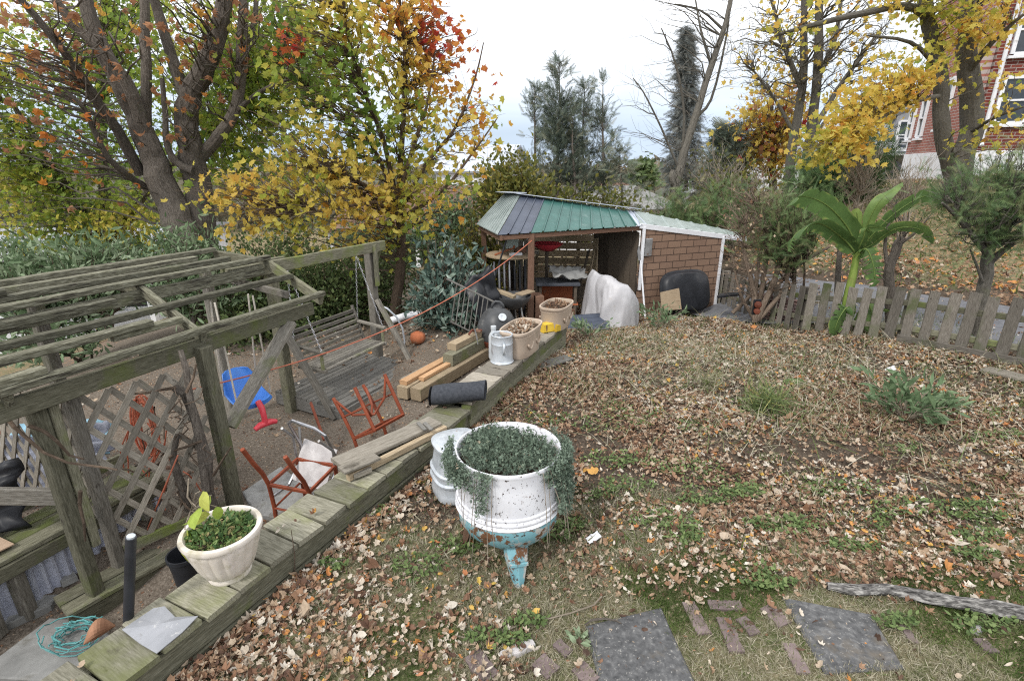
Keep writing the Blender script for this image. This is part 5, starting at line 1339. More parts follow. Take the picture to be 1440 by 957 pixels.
# covered machine
tc0 = P(856, 458, -.33); tc0[2] = tz(*tc0[:2])
def hump(c, r, h, n=110, seed=0, lean=(0, 0)):
    """a sheet pulled over something: creases that run down the sides and cross the top at random"""
    o = MB(); pz = [0, .04, .1, .17, .25, .33, .41, .49, .57, .65, .72, .79, .85, .9, .94, .97, .99, 1.0, 1.0]; pq = [1.12, 1.05, 1.02, 1.0, .98, .97, .96, .95, .93, .9, .87, .82, .75, .66, .54, .4, .26, .12, 0]; V = []
    rg = lambda a, b: 1 - abs(2 * vnoise(a, b) - 1) * 1.6
    for i, (q, z) in enumerate(zip(pq, pz)):
        for k in range(n):
            t = TAU * k / n; u, w = math.cos(t), math.sin(t); se = (abs(u) ** 2.6 + abs(w) ** 2.6) ** (-1 / 2.6)
            x, y = r * q * se * u, r * .85 * q * se * w; zz = h * z
            d = .03 * rg(x * 6 + 1.4 * zz + seed * 5, y * 6 - 1.1 * zz + seed) + .09 * rg(x * 3.2 - zz * .6 + seed, y * 3.2 + zz * .8 + 9) + .01 * rg(x * 12 + zz * 2, y * 12 + zz * 3 + seed)
            d -= .07; m = min(1, q * 1.4)
            top = .08 * rg(x * 3.6 + seed * 2, y * 3.6 + 4) + .02 * rg(x * 9, y * 9 + seed)
            V.append(c + np.array((x + u * d * m + lean[0] * z, y + w * d * m + lean[1] * z, zz + (top - .07) * sstep(.45, 1, z) - .1 * h * x / r * sstep(.5, 1, z))))
    m = len(pz); F = [(i * n + k, i * n + (k + 1) % n, (i + 1) * n + (k + 1) % n, (i + 1) * n + k) for i in range(m - 1) for k in range(n)]
    return o.add(V, [F])
cv = thing('covered_machine', 'machine hidden under a pale plastic sheet beside the shed wall', 'covered machine', tc0)
hump(tc0 + (.1, -.05, 0), .36, .82, seed=1.3, lean=(-.06, 0)).build('sheet', MT['tarp'], cv, smooth=True)
hump(tc0 + (-.17, .2, 0), .29, .88, seed=4.0, lean=(.04, 0)).build('rear_sheet', MT['tarp'], cv, smooth=True)

# pond liner, plywood, small post, shovel, dark corrugated sheet
lc = PY(963, 410, 8.95); nax = nrm(-sbk_ + np.array((0, 0, .28))); zt_ = tz(lc[0], lc[1])
lo_ = MB(); ex = sd_; ey = nrm(np.cross(nax, ex)); ey = ey if ey[2] > 0 else -ey
o = MB(); V = []; n = 40
rings = [(1.0, 0), (1.0, .02), (.93, .03), (.88, .09), (.8, .12), (.5, .13), (0, .13)]
for q, dz in rings:
    for k in range(n):
        t = TAU * k / n; s_ = (abs(math.cos(t)) ** 3.4 + abs(math.sin(t)) ** 3.4) ** (-1 / 3.4)
        V.append(lc + ex * (.54 * q * s_ * math.cos(t)) + ey * (.39 * q * s_ * math.sin(t)) + nax * dz)
F = [(i * n + k, i * n + (k + 1) % n, (i + 1) * n + (k + 1) % n, (i + 1) * n + k) for i in range(len(rings) - 1) for k in range(n)]
o.add(V, [F]); one('pond_liner', o, MT['black_plastic'], 'upturned black plastic pond liner leaning on the shingle wall', 'pond liner', lc - np.array((0, 0, .35)), smooth='auto')
q = PY(943, 421, 8.55); a = q - ey * .16 - nax * .0; MB_ = MB().prism([(-.2, -.17), (.21, -.19), (.19, .18), (-.2, .14)], q, sd_, ey, .015)
one('plywood_square', MB_, MT['ply'], 'square of weathered plywood leaning on the black pond liner', 'plywood', q - ey * .18)
q = on(979, 434); one('stub_post', MB().beam(q - (0, 0, .05), q + np.array((0, 0, .17)), .07, .07, up=(1, 0, 0)), MT['grey_wood'], 'short sawn grey stub post in front of the pond liner', 'post', q)
sa, sb2 = PY(907, 445, 8.6), PY(901, 366, 8.88)
sh = thing('shovel', 'long pale handled shovel leaning blade up on the shingle wall', 'shovel', sa)
MB().tube([sa, sb2], .016, 8).build('handle', MT['white_paint'], sh)
MB().prism([(-.05, 0), (.05, 0), (.055, .16), (.03, .23), (0, .25), (-.03, .23), (-.055, .16)], sb2, sd_, nrm(sb2 - sa), .012).build('blade', MT['steel'], sh)
q = P(828, 458, -.2); q[2] = tz(q[0], q[1]) + .03
Q = np.array([[q + np.array((u * .32 + v * .06, v * .24 + u * .06, .03 * (k % 2) + .06 * v)) for v in (-1, 1)] for k, u in enumerate(np.linspace(-1, 1, 21))])
one('corrugated_sheet', MB().grid(np.transpose(np.array([[q + np.array((u * .34 + v * .03, v * .22 + u * .09, .022 * (k % 2) + .1 * v + .08)) for k, v in enumerate(np.linspace(-1, 1, 11))] for u in (-1, 1)]), (1, 0, 2)), .006), MT['blue_roof'], 'dark blue corrugated sheet lying before the covered machine', 'sheet', q)

# leaning boards and bits under the canopy
for (x0, y0, x1, y1, Y0, Y1, w, lab) in ((806, 425, 828, 352, 9.0, 9.7, .09, 'darker of two long boards leaning under the canopy'), (818, 428, 836, 350, 9.1, 9.8, .1, 'paler of two long boards leaning under the canopy'), (834, 440, 838, 335, 9.6, 9.9, .2, 'wide tan board standing by the shed doorway')):
    a, b = PY(x0, y0, Y0), PY(x1, y1, Y1); a[2] = tz(a[0], a[1]); one('leaning_board', MB().beam(a, b, w, .025, up=(1, .3, 0)), MT['tan_wood' if w != .09 else 'dark_wood'], lab, 'board', a)
tq = np.array((.05, 8.75, tz(.05, 8.75)))
rt = thing('round_table', 'round wooden tabletop resting on stacked chairs under the canopy', 'table', tq)
MB().lathe([(0, 1.0), (.4, 1.0), (.42, 1.01), (.42, 1.035), (.4, 1.045), (0, 1.045)], np.array((-.02, 8.6, -.2)), 36).build('tabletop', MT['ply'], rt, smooth='auto')
MB().tube([(-.02, 8.65, -.3), (-.02, 8.65, .8)], .05, 10).build('pedestal', MT['dark_wood'], rt)
for (dx, dy, s, m, nm, lab) in ((-.08, 0, (.2, .1, .07), 'tan_wood', 'wooden_box', 'small wooden box on the round tabletop'), (.16, .1, (.16, .14, .1), 'brown_wood', 'brown_box', 'brown box at the back of the round tabletop'), (.08, -.2, (.2, .06, .04), 'white_paint', 'white_tray', 'white tray at the front of the round tabletop')):
    c = np.array((-.02 + dx, 8.6 + dy, .845)); o = MB(); x_, y_, z_ = s
    o.box(c + (0, 0, .008), (x_, y_, .014), .3)
    ca, sa_ = math.cos(.3), math.sin(.3)
    for sx2, sy2, rz2, L_ in ((x_ / 2, 0, .3 + math.pi / 2, y_), (-x_ / 2, 0, .3 + math.pi / 2, y_), (0, y_ / 2, .3, x_), (0, -y_ / 2, .3, x_)):
        o.box(c + np.array((sx2 * ca - sy2 * sa_, sx2 * sa_ + sy2 * ca, z_ / 2)), (L_, .012, z_), rz2)
    one(nm, o, MT[m], lab, 'box', c)
ca, cb2 = PY(700, 402, 8.7), PY(728, 360, 8.7); o = MB()
o.tube([(-.28, 8.35, .86), (.02, 8.6, .93)], .014, 6); o.tube([(.02, 8.6, .93), (.04, 8.61, .97)], .02, 6)
one('orange_handle_tool', o, MT['terracotta'], 'orange handled tool lying across the round tabletop', 'tool', (-.1, 8.5, .86))
for k in range(8):
    x = -.3 + k * .085; m = 'chrome' if k < 4 else 'black_plastic'
    t = thing('folded_chair', ('%s folded chair under the round tabletop, %s' % ('silver' if k < 4 else 'black', ('at its left end', 'second from its left end', 'third from its left end', 'last silver one before the black chairs', 'first black one after the silver chairs', 'second black one after the silver chairs', 'next to the last black chair', 'at its right end by the brown post')[k])), 'folded chair', (x, 8.3, -.2), 'folded chairs stacked under the canopy')
    for dy in (0, .32): MB().tube([(x, 8.25 + dy + x * .2, -.22), (x + .01, 8.22 + dy + x * .2, .35), (x, 8.25 + dy + x * .2, .72)], .016, 7).build('leg', MT[m], t)
    MB().box((x, 8.43 + x * .2, .45), (.03, .3, .34), .05).build('seat', MT[m], t)

# open kettle and lidded kettle barbecue
def kettle(c, r, lid, label, col, tl=0):
    t = thing('kettle_barbecue', label, 'barbecue', (c[0], c[1], tz(c[0], c[1])))
    MB().lathe([(0, -r * .75), (r * .3, -r * .72), (r * .62, -r * .55), (r * .87, -r * .28), (r * .97, -.02), (r * 1.0, 0), (r * 1.0, .015), (r * .95, .012), (r * .9, -r * .2), (r * .6, -r * .5), (0, -r * .66)], c, 40).build('bowl', MT[col], t, smooth='auto')
    zg = tz(c[0], c[1])
    for a in (80, 200, 320):
        a = math.radians(a); MB().tube([c + (r * .55 * math.cos(a), r * .55 * math.sin(a), -r * .5), np.array((c[0] + r * .85 * math.cos(a), c[1] + r * .85 * math.sin(a), zg))], .014, 7).build('leg', MT['steel'], t)
    if lid:
        ld = MB().lathe([(r * 1.0, .02), (r * 1.02, .02), (r * 1.02, .04), (r * .97, .12), (r * .85, .24), (r * .62, .35), (r * .32, .41), (0, .42)], c, 40).build('lid', MT['kettle'], t, smooth='auto')
        MB().tube([c + (-.07, 0, .41), c + (-.06, 0, .46), c + (-.02, 0, .5), c + (.04, .0, .49), c + (.08, 0, .45), c + (.09, 0, .395)], .018, 8).build('handle', MT['kettle'], ld, smooth=True)
        vd = nrm((.25, -.75, .62)); vc = c + np.array((.075, -.195, .335)); o = MB()
        o.lathe([(0, 0), (.055, 0), (.055, .01), (.05, .014), (0, .014)], vc, 20, axis=vd); o.build('vent_disc', MT['galv'], ld, smooth='auto')
    return t
k1 = np.array((-.2, 6.62, .02)); kettle(k1, .29, True, 'lidded kettle barbecue with faded black lid behind the timber stack', 'kettle_red')
k2 = np.array((.02, 7.75, .32)); kettle(k2, .28, False, 'open black kettle barbecue with wood scraps by the brown post', 'kettle')
a, b = k2 + (-.27, -.02, .1), k2 + np.array((.02, -.2, .03)); one('wood_scrap', MB().beam(a, b, .09, .05, wob=.004), MT['tan_wood'], 'thick wood offcut lying on the open black barbecue, left piece', 'wood scrap', a)
a, b = k2 + (.08, -.12, .05), k2 + np.array((.28, .1, .06)); one('wood_scrap', MB().beam(a, b, .16, .02), MT['ply'], 'flat plywood scrap lying on the open black barbecue, right piece', 'wood scrap', a)
# slatted rack leaning in front of the rhododendron
ra, rb = PY(628, 392, 7.2), PY(694, 424, 7.0); rk = thing('slatted_rack', 'pale metal slatted rack leaning beside the dark shrub', 'rack', (ra + rb) / 2 - np.array((0, 0, .5)))
MB().tube([ra, rb], .014, 7).build('top_rail', MT['deck_wood'], rk)
o = MB()
for k in range(9):
    p = lerp(ra, rb, .22 + k * .095); o.tube([p, p + np.array((-.08, -.15, -.52))], .008, 5)
o.build('slats', MT['deck_wood'], rk)
MB().tube([lerp(ra, rb, .2) + (-.08, -.15, -.52), rb + np.array((-.08, -.15, -.52))], .012, 7).build('bottom_rail', MT['deck_wood'], rk)
o = MB(); q = PY(684, 425, 7.6)
o.grid(crumple(q, (.2, .05, .12), (-.15, .05, .42), .12, 16, 16, seed=3).v[0].reshape(2, 16, 16, 3)[0], .01)
one('black_sheet', o, MT['black_plastic'], 'black plastic sheet slung beside the stacked chairs', 'plastic sheet', q - np.array((0, 0, .4)), smooth=True)
q = PY(703, 365, 7.95); one('leaning_pole', MB().tube([PY(688, 415, 7.9), PY(712, 338, 7.9)], .016, 6), MT['black_plastic'], 'thin black pole leaning on the canopy edge', 'pole', q)
# cabinet with dark slab top, cloth and red dish
cb_ = np.array((.78, 8.75, tz(.78, 8.75))); cw = thing('work_cabinet', 'low red brown cabinet with dark slab top under the canopy', 'cabinet', cb_)
for dx, dy in ((-.3, -.22), (.3, -.22), (-.3, .22), (.3, .22)): MB().beam(cb_ + (dx, dy, 0), cb_ + np.array((dx, dy, .62)), .05, .05).build('leg', MT['dark_wood'], cw)
MB().box(cb_ + (0, 0, .645), (.74, .56, .04), 0).build('slab_top', MT['felt'], cw)
MB().box(cb_ + (.02, 0, .3), (.66, .5, .03), 0).build('shelf', MT['terracotta'], cw)
MB().box(cb_ + (.0, .2, .42), (.6, .02, .35), 0).build('back_panel', MT['terracotta'], cw)
MB().box(cb_ + (.0, -.1, .12), (.6, .3, .2), 0).build('drawer', MT['brown_wood'], cw)
q = cb_ + np.array((.08, 0, .7)); one('grey_cloth', crumple(q + (.1, 0, .06), (.3, .1, -.02), (-.05, .2, .05), .14, 16, 12, seed=6), MT['stone'], 'crumpled grey cloth heaped on the cabinet top', 'cloth', q, smooth=True)
q = np.array((.62, 9.1, .82)); rd_ = thing('red_dish', 'shallow red plastic dish on a stand behind the brown post', 'dish', q - np.array((0, 0, .9)))
MB().lathe([(0, 0), (.12, .0), (.25, .09), (.28, .12), (.27, .125), (.12, .02), (0, .02)], q, 30).build('bowl', MT['red_plastic'], rd_, smooth='auto')
MB().tube([q - (0, 0, 1.1), q], .03, 8).build('stand', MT['dark_wood'], rd_)
bx = np.array((.42, 8.2, tz(.42, 8.2))); one('tan_crate', MB().box(bx + (0, 0, .25), (.14, .3, .5), .2), MT['brown_wood'], 'narrow brown wooden box standing beside the canopy post', 'box', bx)

# terracotta urn, hoop, white tube behind the swing
q = on(588, 484); q[2] += .02
o = MB(); o.lathe([(0, 0), (.06, 0), (.095, .03), (.112, .08), (.1, .14), (.065, .165), (.04, .168), (.036, .18), (0, .18)], q, 30, wave=lambda t, i: .006 * math.sin(t * 9) if 1 < i < 5 else 0)
one('pumpkin', o, MT['terracotta'], 'round orange pumpkin on the ground before the rhododendron', 'pumpkin', q, smooth=True)
q = PY(545, 470, 7.1); o = MB(); pts = [PY(x, y, 7.15) for x, y in ((532, 428), (545, 434), (558, 446), (566, 462), (569, 480), (568, 492))]
o.tube(pts, .014, 7); one('bent_hoop', o, MT['galv'], 'bent grey hoop leaning behind the swing frame', 'hoop', pts[-1])
a, b = PY(545, 452, 7.7), PY(592, 440, 7.9); one('white_tube', MB().tube([a, lerp(a, b, .5) + (0, 0, .02), b], .055, 12), MT['white_paint'], 'fat white tube lying under the shrubs behind the swing', 'tube', a)

# ================================================================== PICKET FENCE
FP = [P(1010, 428, -.3), P(1124, 457, -.05), P(1263, 482, .06), P(1440, 520, .1)]; FP.append(FP[-1] + (FP[-1] - FP[-2]) * 2.0)
FP = [np.array((p[0], p[1], tz(p[0], p[1]))) for p in FP]
pf = thing('picket_fence', 'low weathered grey picket fence between yard and lane', 'picket fence', FP[2])
carry = 0.0; cnt = 0
for i in range(len(FP) - 1):
    a, b = FP[i], FP[i + 1]; L = np.linalg.norm((b - a)[:2]); d_ = nrm(np.array((*(b - a)[:2], 0))); n_ = np.array((d_[1], -d_[0], 0))
    n_ = n_ if n_ @ np.array((-1, -1, 0)) > 0 else -n_
    for z in (.2, .52): MB().beam(a - n_ * .03 + np.array((0, 0, z)), b - n_ * .03 + np.array((0, 0, z)), .04, .07, wob=.004).build('rail', MT['moss_wood'], pf)
    q = a + (0, 0, 0); MB().beam(q - n_ * .1 + (0, 0, -.15), q - n_ * .1 + np.array((0, 0, .66)), .1, .1, wob=.005).build('post', MT['fence_wood'], pf)
    if i >= 2: MB().beam(a + n_ * .05 + (0, 0, .05), b + n_ * .05 + np.array((0, 0, .05)), .03, .13, wob=.004).build('base_board', MT['fence_wood'], pf)
    s = carry
    while s < L:
        p = lerp(a, b, s / L); p = np.array((p[0], p[1], tz(p[0], p[1]))); w = random.uniform(.105, .125); h = random.uniform(.69, .75) if i else .68
        ln = random.uniform(-.018, .018); lean = d_ * ln - n_ * random.uniform(0, .02)
        MB().beam(p + n_ * .012 + (0, 0, -.06), p + n_ * .012 + lean + np.array((0, 0, h)), w, .02, up=n_, ch=.012 if random.random() < .5 else .006, wob=.006, seg=4).build('picket', MT['fence_wood'], pf); cnt += 1
        s += random.uniform(.165, .195)
    carry = s - L

# rusty sheet and red lamp by the dead shrub
q = on(1092, 450) - np.array((.05, .12, 0)); ex2 = nrm((.6, -.8, 0)); q[2] += .0
Q = np.array([[q + ex2 * u + nrm((-.8, -.6, 0)) * (.02 * (k % 2)) + np.array((.0, .12 * v, v)) for u in np.linspace(-.38, .38, 4)] for k, v in enumerate(np.linspace(0, .42, 17))])
one('rusty_sheet', MB().grid(Q, .006), MT['rust_sheet'], 'rusty pinkish corrugated sheet standing by the picket fence', 'sheet', q)
q = PY(1066, 428, 7.55); rl = thing('tail_lamp', 'red round tail lamp hanging at the dead shrub foot', 'lamp', q)
MB().lathe([(0, 0), (.05, 0), (.055, .02), (.045, .05), (0, .06)], q, 18, axis=(-.4, -.9, 0)).build('lens', MT['kettle_red'], rl, smooth='auto')
MB().lathe([(0, 0), (.045, 0), (.05, .02), (.04, .045), (0, .05)], q - (0, 0, .1), 18, axis=(-.4, -.9, 0)).build('lens', MT['kettle_red'], rl, smooth='auto')
MB().box(q + (0, .04, -.05), (.12, .03, .24), .3).build('housing', MT['black_plastic'], rl)
q = on(1025, 405); one('dark_board', MB().beam(PY(1010, 416, 8.6), PY(1045, 412, 8.4), .2, .04), MT['black_plastic'], 'dark board lying behind the dead shrub at the fence', 'board', q)

# ================================================================== TREES AND SHRUBS
AUT = [(0, (.07, .12, .03)), (.15, (.15, .24, .05)), (.3, (.28, .38, .075)), (.42, (.36, .37, .06)), (.54, (.66, .56, .13)), (.66, (.7, .5, .11)), (.76, (.6, .25, .05)), (.86, (.5, .1, .045)), (.91, (.42, .035, .05)), (.95, (.3, .14, .07)), (1, (.46, .25, .14))]
MT['autumn'] = leafmat('autumn_maple_leaf', AUT, trans=.62, rough=.5, mott=.22, mscale=14)
MT['conifer'] = leafmat('blue_green_cypress', [(0, (.07, .095, .078)), (.5, (.135, .17, .135)), (.85, (.2, .23, .17)), (1, (.27, .25, .17))], trans=.2)
MT['spruce'] = leafmat('grey_spruce', [(0, (.09, .1, .098)), (.6, (.15, .165, .158)), (1, (.22, .23, .21))], trans=.15)
MT['yew'] = leafmat('yew_needle', [(0, (.045, .085, .038)), (.5, (.1, .165, .066)), (.85, (.18, .25, .1)), (1, (.25, .22, .12))], trans=.25)
MT['rhodo'] = leafmat('leathery_leaf', [(0, (.045, .08, .066)), (.5, (.095, .15, .122)), (1, (.21, .27, .22))], trans=.12, rough=.38, spec=.45)
MT['hedge'] = leafmat('hedge_leaf', [(0, (.055, .085, .035)), (.5, (.12, .17, .065)), (.85, (.21, .26, .1)), (1, (.32, .3, .11))], trans=.3)
MT['buddleia'] = leafmat('pale_shrub_leaf', [(0, (.085, .13, .065)), (.5, (.17, .25, .13)), (1, (.32, .39, .26))], trans=.3)
MT['olive'] = leafmat('olive_yellow_leaf', [(0, (.06, .075, .02)), (.5, (.16, .165, .04)), (1, (.34, .28, .06))], trans=.35)
MT['banana'] = leafmat('banana_leaf', [(0, (.06, .115, .035)), (.5, (.125, .21, .065)), (.8, (.24, .33, .09)), (1, (.32, .25, .13))], trans=.4, rough=.5, mott=.3, mscale=16, spec=.35)

MT['dead_stem'] = mat('dead_stem_bark', [(.3, (.1, .07, .05)), (.55, (.19, .145, .11)), (.8, (.3, .25, .2))], 9, (2, 9, 9), rough=.95, bump=.5, bdist=.01)
T_DIA = (np.array([(0, 0, 0), (.3, .45, .06), (0, 1, 0), (-.3, .45, .06)]), [np.array([(0, 1, 2, 3)])])
T_LONG = (np.array([(0, 0, 0), (.13, .35, .05), (.1, .7, .02), (0, 1, -.08), (-.1, .7, .02), (-.13, .35, .05)]), [np.array([(0, 1, 2, 5), (2, 3, 4, 5)])])
_sv, _sf = [(0, 0, 0), (.018, 0, 0), (0, 1, -.1)], [(0, 1, 2)]
for k in range(9):
    y = .06 + k * .1; L = .3 * (1 - y * .72)
    for s in (-1, 1):
        b = len(_sv); _sv += [(0, y, -.1 * y), (0, y + .06, -.1 * y), (s * L, y + L * .75, -.1 * y - .03)]; _sf.append((b, b + 1, b + 2) if s > 0 else (b + 1, b, b + 2))
T_SPRAY = (np.array(_sv), [np.array(_sf)])
_sv, _sf = [(-.01, 0, 0), (.01, 0, 0), (0, 1, -.12)], [(0, 1, 2)]
for k in range(13):
    y = .05 + k * .07; L = .2 * (1 - .4 * y)
    for s in (-1, 1):
        b = len(_sv); _sv += [(0, y, -.12 * y), (0, y + .03, -.12 * y), (s * L, y + .07, -.12 * y - .02)]; _sf.append((b, b + 1, b + 2) if s > 0 else (b + 1, b, b + 2))
T_YEW = (np.array(_sv), [np.array(_sf)])


def blob(px, py, Y, rx, ry, n, dY=None, hollow=.35):
    c = PY(px, py, Y); s = depth_of(c) / FPX; R = np.array((rx * s, (dY if dY is not None else (rx + ry) / 2 * s), ry * s))
    d = rdir(n); r = (hollow ** 3 + (1 - hollow ** 3) * RNG.random(n)) ** (1 / 3)
    return c + d * r[:, None] * R


def path(l, Y):
    return np.array([PY(x, y, Y if np.isscalar(Y) else Y[i]) for i, (x, y) in enumerate(l)])


def smooth(pts, k=3):
    pts = np.asarray(pts, float); t = np.linspace(0, len(pts) - 1, (len(pts) - 1) * k + 1); out = []
    P0 = np.concatenate([[2 * pts[0] - pts[1]], pts, [2 * pts[-1] - pts[-2]]])
    for v in t:
        i = min(int(v), len(pts) - 2); f = v - i; a, b, c, d = P0[i:i + 4]
        out.append(.5 * (2 * b + (c - a) * f + (2 * a - 5 * b + 4 * c - d) * f * f + (3 * b - a - 3 * c + d) * f ** 3))
    return np.array(out)


def tree(name, label, cat, trunks, cl, leaf, lm, size, bark, pal, per=8, spread=.18, group=None, sides=9, rtip=.003, up=.3, rbr=.011, leafdir=(0, 0, -.4), twig=0, crown='crown', trunk='trunk', lay=1.0, base=None, wob=.1):
    base = trunks[0][0][0] if base is None else base
    t = thing(name, label, cat, base, group)
    o = MB(); N, Rn = [], []
    for pts, r0, r1 in trunks:
        p = smooth(pts); r = np.linspace(r0, r1, len(p)); p[1:-1] += RNG.normal(0, 1, (len(p) - 2, 3)) * r[1:-1, None] * .07
        o.tube(p, r, sides, rough=.12); N.append(p[1:]); Rn.append(r[1:])
    N = np.concatenate(N); Rn = np.concatenate(Rn); pos, dirs = [], []
    cl = np.asarray(cl); cl = cl[np.argsort(np.min(np.linalg.norm(cl[:, None] - N[None, ::2], axis=2), axis=1))] if len(cl) else cl
    NA = np.zeros((len(N) + len(cl) * 4, 3)); RA = np.zeros(len(NA)); m = len(N); NA[:m] = N; RA[:m] = Rn
    for c in cl:
        dv = c - NA[:m]; L = np.linalg.norm(dv, axis=1); cost = L + .9 * np.maximum(0, .25 * L - dv[:, 2]) + .02 / np.maximum(RA[:m], .004)
        i = int(np.argmin(cost)); a = NA[i]; L = L[i]
        ctrl = a * .5 + c * .5 + np.array((0, 0, up * L * .4)) + RNG.normal(0, wob * L, 3)
        k = 6; tt = np.linspace(0, 1, k)[:, None]; p = a * (1 - tt) ** 2 + 2 * ctrl * tt * (1 - tt) + c * tt ** 2
        p[1:-1] += RNG.normal(0, .035 * L, (k - 2, 3))
        r0 = min(RA[i] * .75, rbr * (.4 + L)); r = np.linspace(max(r0, rtip), rtip, k); o.tube(p, r, 5 if r0 > .012 else 4, cap=False)
        NA[m:m + 4] = p[2:]; RA[m:m + 4] = r[2:]; m += 4
        for _ in range(twig):
            q = p[RNG.integers(2, k)]; d = nrm(rdir(1)[0] + np.array((0, 0, .4)) + nrm(c - a)) * RNG.uniform(.4, 1.2) * spread * 2
            o.tube([q, q + d * .5 + RNG.normal(0, .03 * spread, 3), q + d], [rtip, rtip * .8, rtip * .4], 3, cap=False)
            if per and leaf is not None: pass
        if per:
            n = max(1, int(per * RNG.uniform(.5, 1.5))); f = RNG.uniform(.35, 1.05, n)[:, None]
            q = a * (1 - f) ** 2 + 2 * ctrl * f * (1 - f) + c * f ** 2 + RNG.normal(0, spread, (n, 3)); pos.append(q); dirs.append(np.repeat([nrm(c - a)], n, 0))
    o.build(trunk, bark, t)
    if pos:
        pos = np.concatenate(pos); dirs = np.concatenate(dirs); n = len(pos); o = MB()
        d = rdir(n) * lay + dirs * .5 + np.array(leafdir); o.scatter(*leaf, pos, rot_y(d, RNG.random(n) * TAU), size * RNG.uniform(.6, 1.3, n), np.clip(pal(pos), 0, 1)); o.build(crown, lm, t)
    return t


def cat_(*a): return np.concatenate(a)
def pal_n(m, s): return lambda p: RNG.normal(m, s, len(p))


Y = 9.4
T1 = [(path([(292, 470), (265, 345), (246, 300), (224, 248), (211, 210), (200, 180)], Y), 0.310, 0.163), (path([(211, 212), (190, 160), (166, 110), (140, 60), (120, 0), (105, -70)], Y), 0.172, 0.086),
      (path([(206, 205), (186, 130), (150, 80), (100, 30), (60, -30)], [Y, 9.2, 9, 8.8, 8.6]), 0.112, 0.052), (path([(206, 180), (205, 100), (203, 50), (203, -60)], Y + .2), 0.086, 0.065),
      (path([(198, 245), (166, 185), (135, 140), (108, 100), (80, 60), (30, 0), (0, -40)], [Y, 9.1, 8.8, 8.6, 8.4, 8.2, 8]), 0.090, 0.034), (path([(206, 264), (180, 246), (152, 222), (132, 182), (116, 150), (90, 125)], [Y, 9, 8.7, 8.5, 8.3, 8.2]), 0.060, 0.022),
      (path([(298, 470), (286, 335), (279, 272), (272, 225), (262, 180), (266, 140), (283, 105), (302, 60), (318, 0), (330, -60)], Y + .3), 0.258, 0.112), (path([(266, 150), (246, 95), (232, 50), (217, 0), (205, -50)], Y + .5), 0.103, 0.069),
      (path([(272, 235), (300, 200), (328, 160), (338, 110), (340, 50), (346, -40)], Y + .4), 0.112, 0.069), (path([(330, 158), (365, 130), (410, 110), (440, 104)], [Y + .4, 9.6, 9.4, 9.2]), 0.043, 0.015), (path([(340, 90), (356, 40), (362, -30)], Y + .5), 0.052, 0.034),
      (path([(272, 240), (250, 230), (235, 205), (232, 160), (228, 110)], Y), 0.069, 0.034)]
cl = cat_(blob(60, 130, 8.5, 110, 120, 60), blob(30, 60, 8.3, 90, 90, 40), blob(200, 90, 8.7, 110, 110, 60), blob(90, 270, 8.8, 90, 50, 6), blob(250, 20, 8.7, 60, 60, 20), blob(330, 40, 8.9, 80, 70, 25))
tree('sycamore_tree', 'huge old tree with many dark trunks and sparse brown leaves behind the arbor', 'tree', T1, cl, fan(MAPLE, 1.1, .8), MT['autumn'], .12, MT['bark_dark'],
     lambda p: np.where(RNG.random(len(p)) < .72, RNG.uniform(.95, 1, len(p)), RNG.uniform(.68, .8, len(p))), per=1.9, spread=.17, sides=12, twig=3, rbr=.01, rtip=.0025)

Y = 11.8


def pal_green(p):
    px, py, _ = to_px(p); return .14 + .24 * fbm(p[:, 0] * .8, p[:, 2] * .9, 3) * 1.4 + RNG.normal(0, .07, len(p)) + .08 * sstep(200, 330, py) + .05 * sstep(100, 20, px)


cl = cat_(blob(70, 260, Y, 110, 90, 190), blob(180, 330, Y, 110, 45, 90), blob(20, 170, Y, 70, 100, 130), blob(110, 60, 12.3, 120, 80, 150), blob(180, 170, 12.2, 80, 70, 60), blob(350, 210, 10.8, 90, 70, 140), blob(400, 70, 10.8, 90, 90, 170), blob(270, 50, 12, 120, 80, 160), blob(330, 120, 10.9, 70, 60, 60), blob(-80, 120, 11, 80, 150, 40))
tree('green_maple_tree', 'dense yellow green maple filling the gaps behind the huge dark tree', 'tree', [(path([(150, 480), (150, 340), (145, 220), (140, 100), (150, -40)], 12.4), .16, .06), (path([(150, 350), (230, 240), (330, 150), (400, 60), (420, -40)], [12.4, 11.8, 11.2, 11, 11]), .09, .03), (path([(150, 330), (80, 240), (20, 150), (-40, 60)], 12), .08, .03)],
     cl, T_MAPLE5, MT['autumn'], .105, MT['bark_dark'], pal_green, per=15, spread=.32, twig=1, rbr=.006, rtip=.0025, up=.5)

Y = 8.8
T2 = [(path([(552, 455), (560, 400), (565, 345), (559, 290)], Y), .095, .07), (path([(559, 292), (566, 190), (570, 95), (562, 0), (558, -60)], Y), .05, .016), (path([(559, 292), (578, 215), (600, 150), (612, 70)], [Y, 8.7, 8.6, 8.6]), .04, .012), (path([(560, 300), (600, 230), (640, 180), (668, 110), (680, 60)], [Y, 8.8, 8.9, 9, 9]), .035, .008),
      (path([(559, 292), (540, 200), (505, 110), (485, 20), (480, -40)], [Y, 8.8, 8.7, 8.6, 8.6]), .045, .014), (path([(560, 310), (620, 270), (665, 215), (700, 165)], [Y, 8.7, 8.6, 8.6]), .035, .008), (path([(559, 300), (520, 265), (470, 240), (400, 232)], [Y, 8.5, 8.2, 8]), .04, .01), (path([(560, 305), (530, 285), (490, 290), (420, 300), (340, 300)], [Y, 8.4, 8, 7.7, 7.4]), .035, .008), (path([(562, 330), (600, 300), (630, 300)], Y), .02, .006),
      (path([(559, 292), (520, 200), (440, 130), (400, 60)], [Y, 8.9, 8.9, 8.8]), .04, .01)]


